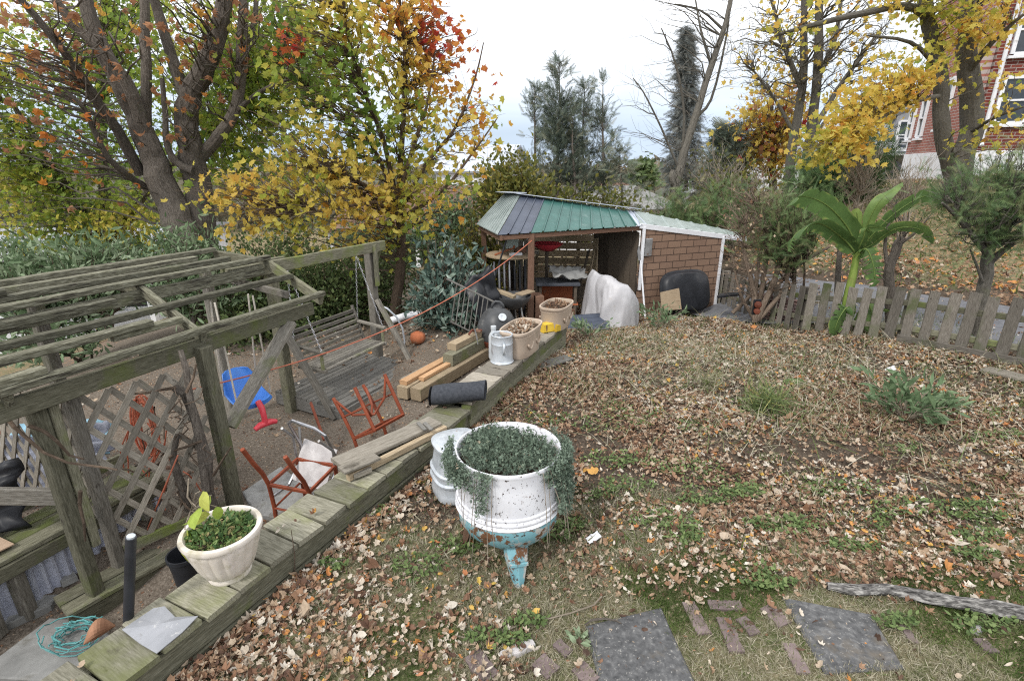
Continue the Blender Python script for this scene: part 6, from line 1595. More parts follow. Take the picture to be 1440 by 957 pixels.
def pal_maple(p):
    px, py, _ = to_px(p); n = len(p); nz = fbm(p[:, 0] * 1.3 + 2, p[:, 2] * 1.3 + p[:, 1], 3)
    b = .2 + .38 * sstep(.38, .6, nz) + .2 * sstep(230, 300, py) * sstep(520, 440, px) + .1 * sstep(240, 300, py)
    b = b - .16 * sstep(470, 380, px) * sstep(250, 160, py)
    b = b + .16 * sstep(540, 620, px) * sstep(190, 90, py) + .13 * sstep(610, 690, px)
    b = np.where(np.hypot((px - 615) / 28, (py - 45) / 36) < 1, .86 + RNG.normal(0, .03, n), b)
    b = np.where(np.hypot((px - 408) / 22, (py - 62) / 28) < 1, .84 + RNG.normal(0, .05, n), b)
    b = np.where(np.hypot((px - 550) / 28, (py - 25) / 30) < 1, .72 + RNG.normal(0, .04, n), b)
    b = np.where((py > 235) & (b < .4) & (RNG.random(n) < .6), .5, b)
    b = np.where((py > 200) & (px < 560), np.minimum(b, .62), b)
    return np.minimum(b, .92) + RNG.normal(0, .045, n)


cl = cat_(blob(520, 130, Y, 120, 120, 230), blob(430, 150, 8.6, 90, 110, 130), blob(440, 245, 8.2, 100, 55, 110), blob(350, 285, 7.6, 70, 45, 75), blob(300, 260, 7.6, 45, 30, 18), blob(615, 195, 8.7, 70, 95, 110), blob(555, 35, 8.8, 95, 70, 120), blob(640, 60, 8.8, 40, 50, 26), blob(600, 280, 8.5, 60, 35, 42),
           blob(470, 325, 7.9, 90, 28, 40), blob(680, 180, 8.6, 28, 45, 20), blob(405, 65, 8.4, 36, 50, 36), blob(520, 280, 8.2, 60, 40, 46), blob(590, 345, 8.2, 14, 20, 4), blob(480, -20, 8.8, 130, 40, 80))
tree('yellow_maple_tree', 'young maple turning green yellow orange and red above the bench swing', 'tree', T2, cl, T_MAPLE, MT['autumn'], .102, MT['bark_brown'], pal_maple, per=5.4, spread=.19, twig=1, rbr=.007)

# right-hand maples
Y = 14.0
T9 = [(path([(1346, 300), (1338, 240), (1326, 190), (1323, 130), (1318, 80), (1304, 30), (1298, -40)], Y), .2, .14), (path([(1348, 300), (1352, 228), (1367, 180), (1363, 110), (1360, 50), (1376, -40)], Y + .1), .27, .19), (path([(1306, 24), (1272, 8), (1200, 22), (1140, 36), (1090, 50)], [Y, 13.6, 13.2, 13, 13]), .1, .03),
      (path([(1324, 135), (1290, 142), (1240, 165), (1190, 195)], [Y, 13.4, 13, 12.8]), .06, .02), (path([(1363, 100), (1395, 60), (1440, 20)], [Y, 13.4, 13]), .08, .03), (path([(1366, 185), (1400, 165), (1440, 150)], [Y, 13, 12.5]), .05, .02), (path([(1320, 95), (1280, 60), (1220, 50)], [Y, 13.5, 13]), .06, .02)]
cl = cat_(blob(1262, 112, 13.2, 50, 26, 30), blob(1206, 150, 13, 44, 34, 44), blob(1180, 195, 12.8, 50, 30, 44), blob(1160, 215, 12.6, 50, 16, 18), blob(1285, 105, 13.4, 40, 35, 26), blob(1345, 25, 13.6, 60, 30, 26), blob(1420, 10, 12.8, 45, 25, 16), blob(1410, 110, 12.8, 25, 35, 5), blob(1405, 188, 12.6, 40, 14, 9), blob(1130, 20, 13, 60, 30, 8), blob(1310, -20, 13.4, 120, 30, 36), blob(1345, 70, 14.6, 40, 30, 10))
tree('golden_maple_tree', 'tall double trunked grey maple with golden leaves before the brick house', 'tree', T9, cl, T_MAPLE5, MT['autumn'], .14, MT['bark_grey'], lambda p: np.clip(.61 + RNG.normal(0, .06, len(p)) - .14 * (fbm(p[:, 0], p[:, 2], 2) > .58), .3, .74), per=11, spread=.24, sides=14, twig=1, rbr=.012)
Y = 19.0
T7 = [(path([(1106, 285), (1114, 205), (1129, 120), (1130, 40), (1132, -50)], Y), .18, .08), (path([(1126, 282), (1139, 195), (1150, 100), (1152, 0), (1155, -50)], Y), .19, .09), (path([(1129, 130), (1105, 70), (1085, 0)], Y), .1, .05), (path([(1140, 190), (1175, 130), (1210, 80), (1240, 40)], Y), .1, .04), (path([(1118, 190), (1090, 140), (1060, 100)], Y), .07, .03), (path([(1150, 110), (1175, 50), (1185, -20)], Y), .09, .05), (path([(1139, 200), (1165, 165), (1190, 150)], Y), .06, .03)]
cl = cat_(blob(1130, 50, Y, 110, 90, 190), blob(1200, 80, Y, 60, 70, 60), blob(1080, 80, Y, 50, 60, 60))
tree('thin_leaved_tree', 'two trunked tree with fine branches and thin yellow leaves on the hill', 'tree', T7, cl, T_MAPLE5, MT['autumn'], .16, MT['bark_grey'], pal_n(.62, .06), per=1.5, spread=.3, twig=4, rbr=.014, rtip=.006)
cl = cat_(blob(1085, 175, 22, 55, 60, 120, hollow=.1), blob(1075, 200, 21.5, 55, 40, 70))
tree('orange_tree', 'round rusty orange tree behind the thin two trunked tree', 'tree', [(path([(1088, 290), (1086, 220), (1085, 140)], 22), .18, .06)], cl, T_MAPLE5, MT['autumn'], .2, MT['bark_grey'], lambda p: np.clip(.62 + RNG.normal(0, .05, len(p)) + .36 * (RNG.random(len(p)) < .25), 0, 1), per=9, spread=.4, twig=4, rtip=.006)
Y = 13
T6 = [(path([(958, 310), (951, 272), (957, 232), (976, 170), (1001, 90), (1021, 30), (1036, -50)], Y), .13, .04), (path([(953, 262), (945, 252), (948, 240)], Y), .1, .08), (path([(957, 240), (962, 160), (950, 90), (930, 40)], Y), .04, .012), (path([(978, 165), (1000, 140), (1020, 60), (1028, 0)], Y), .04, .012), (path([(1001, 95), (985, 40), (975, -20)], Y), .035, .012), (path([(955, 238), (930, 180), (905, 130), (890, 110)], Y), .03, .008), (path([(1015, 40), (985, 15), (940, 5)], Y), .03, .01)]
cl = cat_(blob(925, 70, Y, 60, 80, 34), blob(970, 190, Y, 35, 50, 14), blob(1010, 60, Y, 40, 70, 30), blob(900, 160, Y, 40, 60, 14), blob(960, 255, 12.6, 50, 35, 26))
tree('bare_tree', 'leafless slender tree with hollow trunk base rising behind the shed', 'tree', T6, cl, None, None, 1, MT['bark_grey'], None, per=0, spread=.3, twig=3, rbr=.007, rtip=.003, up=.5)


def conifer(name, label, x, y0, y1, Y, hw, n, mat_, size, tmpl=T_SPRAY, droop=-.2, bark='bark_dark', taper=.8, hw0=0.06, bare=0.0, upw=.5, group=None, open_=.25, pal=None, lean=0):
    base, top = PY(x, y0, Y), PY(x + lean, y1, Y); s = depth_of(base) / FPX; H = top[2] - base[2]
    t = thing(name, label, 'tree', base, group); o = MB(); lv = MB()
    o.tube([base - (0, 0, .3), lerp(base, top, .3) + RNG.normal(0, .01 * H, 3) * (1, 1, 0), lerp(base, top, .65) + RNG.normal(0, .01 * H, 3) * (1, 1, 0), top], np.array((.032, .024, .014, .004)) * H * .55, 7)
    pos, dr = [], []
    for i in range(n):
        f = bare + (1 - bare) * random.random() ** .9; r = hw * s * (hw0 + (1 - f) ** taper) * random.uniform(.55, 1.12); a = random.random() * TAU
        if vnoise(f * 6 + 11 * x, a * 1.2) < open_: continue
        b = lerp(base, top, f); d = np.array((math.cos(a), math.sin(a), upw * random.uniform(.4, 1.4))); e = b + nrm(d) * r
        mid = lerp(b, e, .5) + np.array((0, 0, droop * r * .3)); e = e + np.array((0, 0, droop * r * .4))
        o.tube([b, mid, e], [.006 * s * 60, .004 * s * 60, .002 * s * 60], 3, cap=False)
        for g in np.linspace(.3, 1, max(2, int(r / size * 2.2))):
            q = b * (1 - g) ** 2 + 2 * mid * g * (1 - g) + e * g * g
            for _ in range(2): pos.append(q + RNG.normal(0, size * .25, 3)); dr.append(nrm(e - b) + rdir(1)[0] * .75 + np.array((0, 0, droop * .6)))
    o.build('trunk', MT[bark], t); pos = np.array(pos); dr = np.array(dr); k = len(pos)
    lv.scatter(*tmpl, pos, rot_y(dr, RNG.random(k) * TAU), size * RNG.uniform(.7, 1.35, k), RNG.random(k) if pal is None else pal(k)); lv.build('crown', mat_, t)
    return t


for x, y0, y1, hw, n, Y, lab in ((786, 300, 88, 46, 300, 15, 'tallest of the feathery blue green conifers behind the shed'), (822, 300, 120, 36, 230, 15.6, 'middle feathery conifer with a bare lower trunk behind the shed'), (848, 300, 112, 32, 210, 15.2, 'right feathery conifer nearest the pale sky gap'), (752, 300, 120, 30, 170, 15.8, 'slim feathery conifer left of the tallest one'), (806, 300, 150, 30, 160, 14.6, 'low feathery conifer directly behind the canopy ridge')):
    conifer('feathery_conifer', lab, x, y0, y1, Y, hw, n, MT['conifer'], .24, droop=.15, upw=.9, taper=.55, group='feathery conifers behind the shed', open_=.5, hw0=.08, bare=.12)
conifer('feathery_conifer', 'small drooping olive conifer right of the feathery conifer group', 872, 300, 205, 14.6, 36, 70, MT['conifer'], .3, droop=-.3, upw=.5, taper=.5, open_=.35, group='feathery conifers behind the shed', pal=lambda k: RNG.uniform(.5, 1, k))
conifer('tall_spruce', 'tall narrow grey green spruce far behind the bare tree', 965, 262, 40, 36, 29, 760, MT['spruce'], .55, droop=-.6, upw=.05, taper=1.0, hw0=.04, open_=.12)
conifer('dark_spruce', 'dark spruce behind the rusty orange tree', 1022, 290, 178, 22, 40, 260, MT['conifer'], .5, droop=-.3, upw=.3, taper=.7, open_=.15)


def shrub(name, label, base, blobs, leaf, lm, size, pal, per=10, spread=.12, n_st=6, bark='bark_brown', cat='shrub', group=None, leafdir=(0, 0, .3), twig=0, rtip=.003, r0=.02, up=.2):
    st = []
    for k in range(n_st):
        b = blobs[0] if k == 0 else random.choice(blobs); e = blob(*b[:5], 1)[0]; e[2] = max(e[2], base[2] + .2); q = base + np.array((random.uniform(-.12, .12), random.uniform(-.1, .1), -.05))
        st.append((np.array([q, lerp(q, e, .35) + np.array((random.uniform(-.08, .08), 0, .1)), lerp(q, e, .75)]), r0, r0 * .4))
    cl = cat_(*[blob(*b) for b in blobs])
    return tree(name, label, cat, st, cl, leaf, lm, size, MT[bark], pal, per=per, spread=spread, group=group, leafdir=leafdir, twig=twig, rtip=rtip, crown='foliage', trunk='stems', up=up)


T_EL = (np.array([(0, 0, 0), (.17, .28, .05), (.2, .55, .04), (0, 1, -.1), (-.2, .55, .04), (-.17, .28, .05), (0, .5, -.02)]), [np.array([(0, 1, 6), (1, 2, 6), (2, 3, 6), (3, 4, 6), (4, 5, 6), (5, 0, 6)])])
g0 = lambda px, py, Y: np.array((PY(px, py, Y)[0], Y, tz(PY(px, py, Y)[0], Y)))
shrub('rhododendron_shrub', 'dark leathery leaved rhododendron beside the platform and kettle barbecue', g0(620, 480, 8.0), [(628, 425, 7.9, 52, 55, 120), (645, 395, 8.2, 45, 50, 80), (622, 380, 8.3, 40, 55, 70), (650, 450, 7.6, 30, 30, 40)], T_EL, MT['rhodo'], .13, lambda p: RNG.random(len(p)), per=11, spread=.12)
shrub('privet_hedge', 'dense dark green hedge directly behind the bench swing', g0(450, 480, 9.0), [(450, 415, 9.0, 60, 70, 150), (500, 400, 9.2, 60, 70, 150), (410, 440, 8.4, 50, 50, 100), (560, 390, 9.6, 50, 60, 90)], T_DIA, MT['hedge'], .075, lambda p: RNG.beta(2, 2.5, len(p)), per=34, spread=.17)
shrub('privet_hedge', 'hedge section under the yellow maple, left of the swing frame', g0(370, 480, 8.6), [(370, 425, 8.6, 60, 60, 120), (330, 470, 7.8, 45, 45, 70), (390, 345, 9.6, 70, 30, 80)], T_DIA, MT['hedge'], .08, lambda p: RNG.beta(2, 2.5, len(p)), per=36, spread=.17)
shrub('butterfly_bush', 'pale green long leaved bush behind the left end of the arbor roof', g0(110, 480, 7.8), [(100, 375, 7.8, 90, 40, 110), (30, 385, 7.4, 50, 50, 60), (170, 365, 8, 60, 30, 60), (60, 470, 7.2, 80, 40, 60)], T_LONG, MT['buddleia'], .16, lambda p: RNG.random(len(p)), per=17, spread=.14)
shrub('butterfly_bush', 'pale green long leaved bush at the foot of the huge dark tree', g0(265, 470, 8.2), [(265, 350, 8.0, 55, 35, 80), (290, 385, 7.8, 60, 40, 60), (240, 395, 7.8, 50, 30, 50)], T_LONG, MT['buddleia'], .14, lambda p: RNG.random(len(p)), per=17, spread=.14)
shrub('olive_shrub', 'olive yellow leafy shrub touching the left canopy corner', g0(675, 430, 9.7), [(672, 345, 9.7, 35, 50, 90), (660, 390, 9.4, 40, 40, 70), (690, 370, 9.9, 28, 50, 50)], T_DIA, MT['olive'], .09, lambda p: RNG.beta(2, 2, len(p)), per=20, spread=.14, twig=1)
shrub('olive_shrub', 'yellowish bush between the maple and the feathery conifers', g0(715, 320, 13.5), [(715, 250, 13.5, 45, 35, 90), (690, 275, 13, 35, 30, 50), (740, 270, 13.8, 40, 30, 50)], T_DIA, MT['olive'], .13, lambda p: RNG.beta(2, 2, len(p)), per=26, spread=.22, twig=1)
shrub('pale_shrub', 'light green shrub before the white porch house at far left', g0(40, 480, 12.5), [(30, 345, 12.5, 70, 30, 90), (130, 352, 12.8, 60, 28, 80), (210, 350, 12.6, 50, 26, 60)], T_DIA, MT['buddleia'], .11, lambda p: RNG.beta(2, 2.2, len(p)), per=22, spread=.22, twig=1)
shrub('pale_shrub', 'light green shrub before the low brown house behind the maple', g0(600, 420, 13), [(500, 335, 13, 60, 26, 70), (610, 325, 13, 60, 26, 90), (650, 290, 13.5, 40, 26, 50)], T_DIA, MT['buddleia'], .11, lambda p: RNG.beta(2, 2.2, len(p)), per=22, spread=.22, twig=1)
shrub('back_hedge', 'grey green hedge behind the canopy roof and back fence', g0(800, 320, 12.8), [(790, 285, 12.9, 70, 22, 70), (860, 290, 12.9, 50, 18, 50), (730, 300, 12.6, 40, 22, 40)], T_DIA, MT['olive'], .12, lambda p: RNG.beta(1.5, 3.5, len(p)), per=24, spread=.22, twig=2)
shrub('green_bush', 'bright green needle bush behind the shed roof', g0(990, 320, 12), [(985, 300, 12, 55, 22, 90), (1030, 290, 12.3, 40, 28, 60), (940, 300, 12, 35, 18, 40)], T_SPRAY, MT['yew'], .26, lambda p: RNG.uniform(.3, 1, len(p)), per=9, spread=.2)
shrub('tangled_thicket', 'grey twiggy thicket behind the shed corner', g0(1030, 320, 13), [(1030, 260, 13, 50, 40, 90), (1070, 285, 13, 45, 35, 70), (1000, 250, 13.5, 40, 35, 40)], T_DIA, MT['olive'], .1, lambda p: RNG.beta(1.2, 3, len(p)), per=7, spread=.25, twig=3, n_st=12, rtip=.005, bark='twig')
shrub('evergreen_mound', 'broad dark evergreen mound at the top of the lawn', g0(1185, 268, 17), [(1185, 238, 17, 55, 32, 140), (1155, 255, 17, 38, 18, 60), (1218, 225, 17.4, 34, 36, 80)], T_SPRAY, MT['yew'], .42, lambda p: RNG.uniform(0, .7, len(p)), per=11, spread=.3)
shrub('bare_shrub', 'leafless twiggy shrub on the lawn before the evergreen mound', g0(1205, 290, 13.5), [(1205, 232, 13.5, 32, 42, 70), (1215, 265, 13.5, 22, 22, 30)], None, None, 1, None, per=0, spread=.22, twig=3, n_st=8, rtip=.004, bark='twig')
shrub('bare_shrub', 'leafless twiggy shrub left of the house foundation', g0(1280, 290, 12), [(1282, 245, 12, 36, 32, 50), (1262, 270, 12, 25, 20, 25)], None, None, 1, None, per=0, spread=.2, twig=3, n_st=7, rtip=.004, bark='twig')
# yew behind the fence
q = g0(1374, 480, 6.35)
yt = [(np.array([q, PY(1378, 430, 6.35), PY(1386, 385, 6.35), PY(1392, 350, 6.35)]), .085, .06), (path([(1390, 360), (1366, 330), (1342, 302), (1325, 285)], [6.35, 6.2, 6, 5.9]), .04, .012), (path([(1390, 360), (1405, 320), (1412, 280), (1420, 235)], 6.35), .045, .012), (path([(1390, 370), (1420, 345), (1460, 325)], [6.35, 6.2, 6]), .045, .015), (path([(1382, 395), (1372, 370), (1364, 350)], 6.3), .02, .008)]
cl = cat_(blob(1385, 270, 6.2, 65, 38, 70), blob(1430, 240, 6.2, 45, 45, 60), blob(1345, 262, 6, 30, 18, 26), blob(1440, 300, 6, 40, 40, 40), blob(1375, 330, 6.1, 50, 20, 22))
tree('yew_tree', 'small dark green yew with forked trunk behind the picket fence', 'tree', yt, cl, T_YEW, MT['yew'], .17, MT['bark_grey'], lambda p: RNG.uniform(.2, .98, len(p)), per=9, spread=.13, twig=2, rbr=.014, leafdir=(0, 0, -.1), up=.1)
q = g0(1062, 440, 7.95)
D = [([(1062, 452), (1058, 400), (1046, 350), (1050, 300)], .05), ([(1062, 452), (1072, 400), (1078, 350), (1070, 300), (1048, 270)], .045), ([(1064, 450), (1085, 410), (1120, 375), (1166, 347)], .055), ([(1064, 450), (1090, 390), (1100, 340), (1095, 290)], .05), ([(1060, 448), (1040, 410), (1030, 360)], .03), ([(1030, 440), (1060, 412), (1085, 395)], .035), ([(1066, 450), (1105, 400), (1110, 330)], .04), ([(1060, 450), (1068, 360), (1090, 300), (1080, 265)], .035)]
dt = [(path(l, 7.95 + .12 * (k % 3)), r, r * .35) for k, (l, r) in enumerate(D)]
cl = cat_(blob(1050, 300, 8, 42, 50, 90), blob(1085, 320, 8, 40, 45, 70), blob(1040, 380, 8, 30, 40, 40), blob(1100, 390, 8, 35, 30, 30))
tree('dead_shrub', 'tangled brown many stemmed dead shrub at the shed corner', 'shrub', dt, cl, T_DIA, MT['litter'], .06, MT['dead_stem'], lambda p: RNG.uniform(.2, .6, len(p)), per=.4, spread=.1, twig=4, rbr=.01, rtip=.0025, trunk='stems', crown='dry_leaves')
shrub('yew_bush', 'soft green yew growth right of the dead shrub', g0(1118, 420, 8.5), [(1108, 300, 7.8, 46, 36, 90), (1085, 335, 7.7, 30, 25, 40), (1138, 290, 7.9, 28, 24, 36)], T_YEW, MT['yew'], .17, lambda p: RNG.uniform(.4, 1, len(p)), per=12, spread=.13, n_st=5, r0=.025)
q = g0(1253, 460, 6.9)
tree('dead_sapling', 'dark broken topped bare sapling behind the banana plant', 'tree', [(np.array([q, PY(1252, 410, 6.9), PY(1250, 380, 6.9), PY(1262, 345, 6.9), PY(1270, 335, 6.9)]), .07, .05), (path([(1250, 385), (1245, 350), (1248, 320), (1262, 280)], 6.9), .03, .01), (path([(1264, 345), (1290, 325), (1310, 300)], 6.9), .02, .006), (path([(1252, 400), (1238, 388), (1230, 370)], 6.9), .012, .005)], blob(1270, 300, 6.9, 35, 30, 14), None, None, 1, MT['bark_dark'], None, per=0, spread=.15, twig=2)
q = g0(1180, 440, 7.4)
tree('dead_sapling', 'thin dark stem standing left of the banana trunk', 'tree', [(np.array([q, PY(1178, 390, 7.4), PY(1182, 345, 7.4), PY(1188, 320, 7.4)]), .05, .02)], blob(1183, 330, 7.4, 12, 20, 5), None, None, 1, MT['bark_dark'], None, per=0, spread=.1)

# ------------------------------------------------------------------ banana plant
q = on(1187, 468); bz_ = q
ban = thing('banana_plant', 'banana plant with broad glossy green leaves beside the picket fence', 'banana plant', q)
Yb = q[1]; st = smooth(np.array([q - (0, 0, .03), PY(1192, 420, Yb), PY(1200, 385, Yb), PY(1206, 352, Yb)]))
MT['banana_stem'] = mat('banana_stem', [(.3, (.1, .16, .03)), (.7, (.2, .26, .06))], 4, (1, 6, 6), rough=.5, bump=.15, spots=[((.16, .1, .05), 3, .55, .7)])
MB().tube(st, np.linspace(.068, .04, len(st)), 14).build('stem', MT['banana_stem'], ban, smooth='auto')


def _edge(seg, rn):
    r = np.full((len(seg), 6), rn) + RNG.normal(0, .03, (len(seg), 1)); b = RNG.random(len(seg)) < .3
    r[:, 5] = np.where(b, 1.0, r[:, 5]); r[:, 4] = np.where(b & (RNG.random(len(seg)) < .3), .95, r[:, 4]); return np.clip(r, 0, 1).ravel()


def bleaf(pts, w, side, rn, split=0.0, fold=.5):
    """leaf blade along a curved midrib; side = direction across the blade; fold turns the halves up or down"""
    p = smooth(pts, 6); m = len(p); T = np.gradient(p, axis=0); T /= np.linalg.norm(T, axis=1, keepdims=True)
    S = np.asarray(side, float) - T * (T @ np.asarray(side, float))[:, None]; S /= np.linalg.norm(S, axis=1, keepdims=True); Nn = np.cross(T, S)
    o = MB(); f = np.linspace(0, 1, m); wd = w * np.clip(np.minimum(f / .14, 1), 0, 1) ** .6 * np.sqrt(np.clip((1 - f) / .22, 0, 1))
    wd = np.minimum(wd, w)
    for sg in (-1, 1):
        cut = 0; seg = []
        for i in range(m):
            row = [p[i] + S[i] * sg * wd[i] * v + Nn[i] * (fold * wd[i] * v * v * .5 + .05 * w * math.sin(i * 1.3) * v) + np.array((0, 0, -.08 * w * v * v)) - T[i] * 0 for v in np.linspace(0, 1, 6)]
            seg.append(row)
            if split and i < m - 1 and len(seg) > 1 and random.random() < split:
                o.grid(np.array(seg), 0, R=_edge(seg, rn)); seg = [[r + T[i] * .03 * v + np.array((0, 0, -.02 * v)) for v, r in zip(np.linspace(0, 1, 6), row)]]
        if len(seg) > 1: o.grid(np.array(seg), 0, R=_edge(seg, rn + random.uniform(-.05, .05)))
    o.tube(p[:int(m * .92)], np.linspace(.014, .004, int(m * .92)), 6, R=.72)
    return o


tp = st[-1]
for pts, w, sd, rn, sp, fo in (([tp, PY(1192, 320, Yb), PY(1162, 288, Yb - .1), PY(1128, 276, Yb - .15), PY(1106, 290, Yb - .2)], .145, (.6, -.4, .7), .38, .22, -.3), ([tp - (0, 0, .05), PY(1186, 336, Yb), PY(1152, 314, Yb - .2), PY(1120, 328, Yb - .35), PY(1108, 352, Yb - .4)], .12, (.3, -.6, .75), .22, .15, -.5), ([tp, PY(1206, 330, Yb), PY(1206, 308, Yb - .05), PY(1203, 292, Yb - .08)], .07, (1, -.2, 0), .8, 0, 1.2),
                          ([tp, PY(1216, 325, Yb), PY(1235, 285, Yb - .1), PY(1270, 256, Yb - .1)], .085, (.8, -.35, .5), .6, .2, .5), ([tp, PY(1222, 335, Yb), PY(1258, 300, Yb - .1), PY(1300, 276, Yb - .15), PY(1330, 286, Yb - .2)], .11, (-.5, -.4, .75), .42, .25, -.3), ([tp, PY(1224, 345, Yb), PY(1258, 322, Yb - .2), PY(1292, 322, Yb - .35), PY(1312, 342, Yb - .4)], .1, (-.3, -.6, .7), .5, .18, -.5),
                          ([tp - (0, 0, .06), PY(1218, 350, Yb - .1), PY(1228, 372, Yb - .18), PY(1230, 402, Yb - .2)], .12, (.9, -.3, .2), .3, .5, -.5), ([tp, PY(1214, 335, Yb - .1), PY(1220, 320, Yb - .15), PY(1245, 322, Yb - .2)], .06, (.3, -.5, .8), .5, .2, .4),
                          ([q + (.08, -.05, .1), q + np.array((.16, -.1, .45)), q + np.array((.22, -.15, .3)), q + np.array((.2, -.18, .05))], .1, (1, .2, .2), .55, .2, -.4), ([q + (-.05, -.05, .1), q + np.array((-.1, -.1, .4)), q + np.array((-.22, -.15, .25)), q + np.array((-.25, -.15, .0))], .12, (1, .3, .2), .3, .25, -.4),
                          ([q + (-.06, 0, .3), q + np.array((-.15, -.05, .28)), q + np.array((-.2, -.1, .0))], .09, (1, -.4, .2), .25, .3, -.5), ([q + (.1, 0, .2), q + np.array((.4, -.05, .36)), q + np.array((.7, -.1, .26))], .03, (.3, -.6, .8), .45, 0, .2)):
    bleaf(np.array(pts), w, sd, rn, sp, fo).build('leaf', MT['banana'], ban, smooth=True)
# low plants on the bed
def weed(name, label, px, py, rpx, hpx, leaf, lm, size, n, pal=None, stems=10, cat='plant'):
    b = on(px, py); s = depth_of(b) / FPX; r, h = rpx * s, hpx * s; t = thing(name, label, cat, b); o = MB(); lv = MB(); pos, dr = [], []
    for k in range(stems):
        a = random.random() * TAU; e = b + np.array((math.cos(a) * r * random.uniform(.2, 1), math.sin(a) * r * random.uniform(.2, 1), h * random.uniform(.5, 1.1))); pts = [b + (0, 0, -.02), lerp(b, e, .5) + np.array((0, 0, .15 * h)), e]; o.tube(pts, [.005, .004, .002], 4, cap=False)
        for j in range(int(n / stems)):
            f = random.uniform(.25, 1); pos.append(lerp(b, e, f) + RNG.normal(0, size * .3, 3) + np.array((0, 0, .1 * h))); dr.append(nrm(e - b) + rdir(1)[0] * .9)
    o.build('stems', MT['twig'], t); pos = np.array(pos); k = len(pos); lv.scatter(*leaf, pos, rot_y(np.array(dr), RNG.random(k) * TAU), size * RNG.uniform(.6, 1.4, k), RNG.random(k) if pal is None else pal(k)); lv.build('foliage', lm, t); return t


weed('leafy_weed', 'leafy green weed with drooping leaves, largest on the far bed', 1272, 590, 66, 46, T_LONG, MT['buddleia'], .13, 230, lambda k: RNG.uniform(0, .6, k), 22)
weed('leafy_weed', 'low grey green weed tuft right of the largest leafy weed', 1335, 575, 30, 18, T_LONG, MT['buddleia'], .09, 70, None, 8)
weed('grass_tuft', 'tuft of green grass blades left on the far bed', 1075, 575, 38, 22, (BLADE[0][:, [0, 2, 1]] * np.array((.5, 1, 1)), BLADE[1]), MT['hedge'], .16, 420, lambda k: RNG.uniform(.3, 1, k), 26)
weed('grass_tuft', 'pale grass tuft on the far bed near the middle', 985, 545, 34, 18, (BLADE[0][:, [0, 2, 1]] * np.array((.5, 1, 1)), BLADE[1]), MT['grass'], .13, 260, lambda k: RNG.uniform(.2, .8, k), 20)
weed('dry_bush', 'small grey green bush before the shovel and shingle wall', 928, 462, 38, 30, T_LONG, MT['buddleia'], .09, 220, lambda k: RNG.uniform(0, .8, k), 16)
weed('dry_bush', 'low green weeds at the end of the timber wall', 830, 475, 40, 24, T_LONG, MT['buddleia'], .08, 200, lambda k: RNG.uniform(0, .9, k), 16)
weed('pale_weed', 'pale silvery low weed at the corner of the bottom slab', 815, 905, 14, 8, T_EL, MT['buddleia'], .05, 30, lambda k: RNG.uniform(.6, 1, k), 6)

# ================================================================== HOUSES
def win(parent, o3, ex, w, h, m='white_paint', n=None):
    """sash window on a wall: o3 = lower left corner, ex along the wall, n outwards"""
    ez = np.array((0, 0, 1.)); fr = MB(); t = .11
    for a, b, ww, hh in ((o3, o3 + ez * h, t, .09), (o3 + ex * w, o3 + ex * w + ez * h, t, .09)): fr.beam(a + n * .04, b + n * .04, ww, hh, up=n)
    for z in (0, h * .5, h): fr.beam(o3 + ez * z + n * .037 + ex * .05, o3 + ex * (w - .05) + ez * z + n * .037, .085, .1 if z != h * .5 else .06)
    f = fr.build('window', MT[m], parent)
    MB().prism([(0, 0), (w, 0), (w, h), (0, h)], o3 + n * .012, ex, ez, .01).build('pane', MT['glass'], f)
    MB().beam(o3 - ex * .1 - ez * .09 + n * .06, o3 + ex * (w + .1) - ez * .09 + n * .06, .14, .08).build('sill', MT[m], f)


hc = np.array((15.3, 18.5, 0)); hl = nrm(np.array((1.75, 5.0, 0))); hr = np.array((hl[1], -hl[0], 0))
bh = thing('brick_house', 'tall red brick house with white foundation on the hill', 'house', hc + (0, 0, 1.6))
nl = np.array((-hl[1], hl[0], 0)); nr = -hl
ztop, zf = 9.5, 2.75
def hwall(a, b, z0, z1, m, nm, off=0):
    o = MB(); n = nrm(np.cross(b - a, (0, 0, 1))); o.beam(a + np.array((0, 0, (z0 + z1) / 2)) + n * off, b + np.array((0, 0, (z0 + z1) / 2)) + n * off, .3, z1 - z0, ch=.004)
    V = o.v[0]; d = nrm(b - a); o.g[0] = np.stack([(V - a) @ d, V[:, 2], np.zeros(len(V))], -1); return o.build(nm, MT[m], bh)
hwall(hc + hr * .16, hc + hr * 11, zf, ztop, 'house_brick', 'front_wall'); hwall(hc + hl * .0, hc + hl * 5.0, zf, ztop, 'house_brick_lit', 'side_wall')
hwall(hc + hr * .2, hc + hr * 11, -1, zf, 'white_paint', 'foundation', .04); hwall(hc + hl * .0, hc + hl * 5.0, -1, zf, 'white_paint', 'foundation', -.04)
MB().beam(hc + hl * 5.6 - hr * .2 + (0, 0, zf - 3.6), hc + hl * 5.6 + hr * 11 + np.array((0, 0, zf - 3.6)), .2, .1).build('back_sill', MT['white_paint'], bh)
rf = MB().prism([(-.5, -.6), (11.5, -.6), (11.5, 6.4), (-.5, 6.4)], hc + (0, 0, ztop + .1), hr, hl, .2).build('roof', MT['slate'], bh)
def wpos(px, py):                                             # point on the front wall under a pixel
    d = ray(px, py); o_ = np.array((0, 0, CAM_H)); t = ((hc - o_) @ nr) / (d @ nr); return o_ + d * t
def wposl(px, py):
    d = ray(px, py); o_ = np.array((0, 0, CAM_H)); t = ((hc - o_) @ nl) / (d @ nl); return o_ + d * t
for p in ((1392, 174), (1418, 78)):
    q = wpos(*p) + nr * .16; win(bh, q, hr, .8, 1.34, n=nr)
q = wpos(1392, 174) + nr * .16; win(bh, q + hr * 3.2, hr, .95, 1.55, n=nr); win(bh, q + hr * 3.2 + np.array((0, 0, 3.0)), hr, .95, 1.55, n=nr)
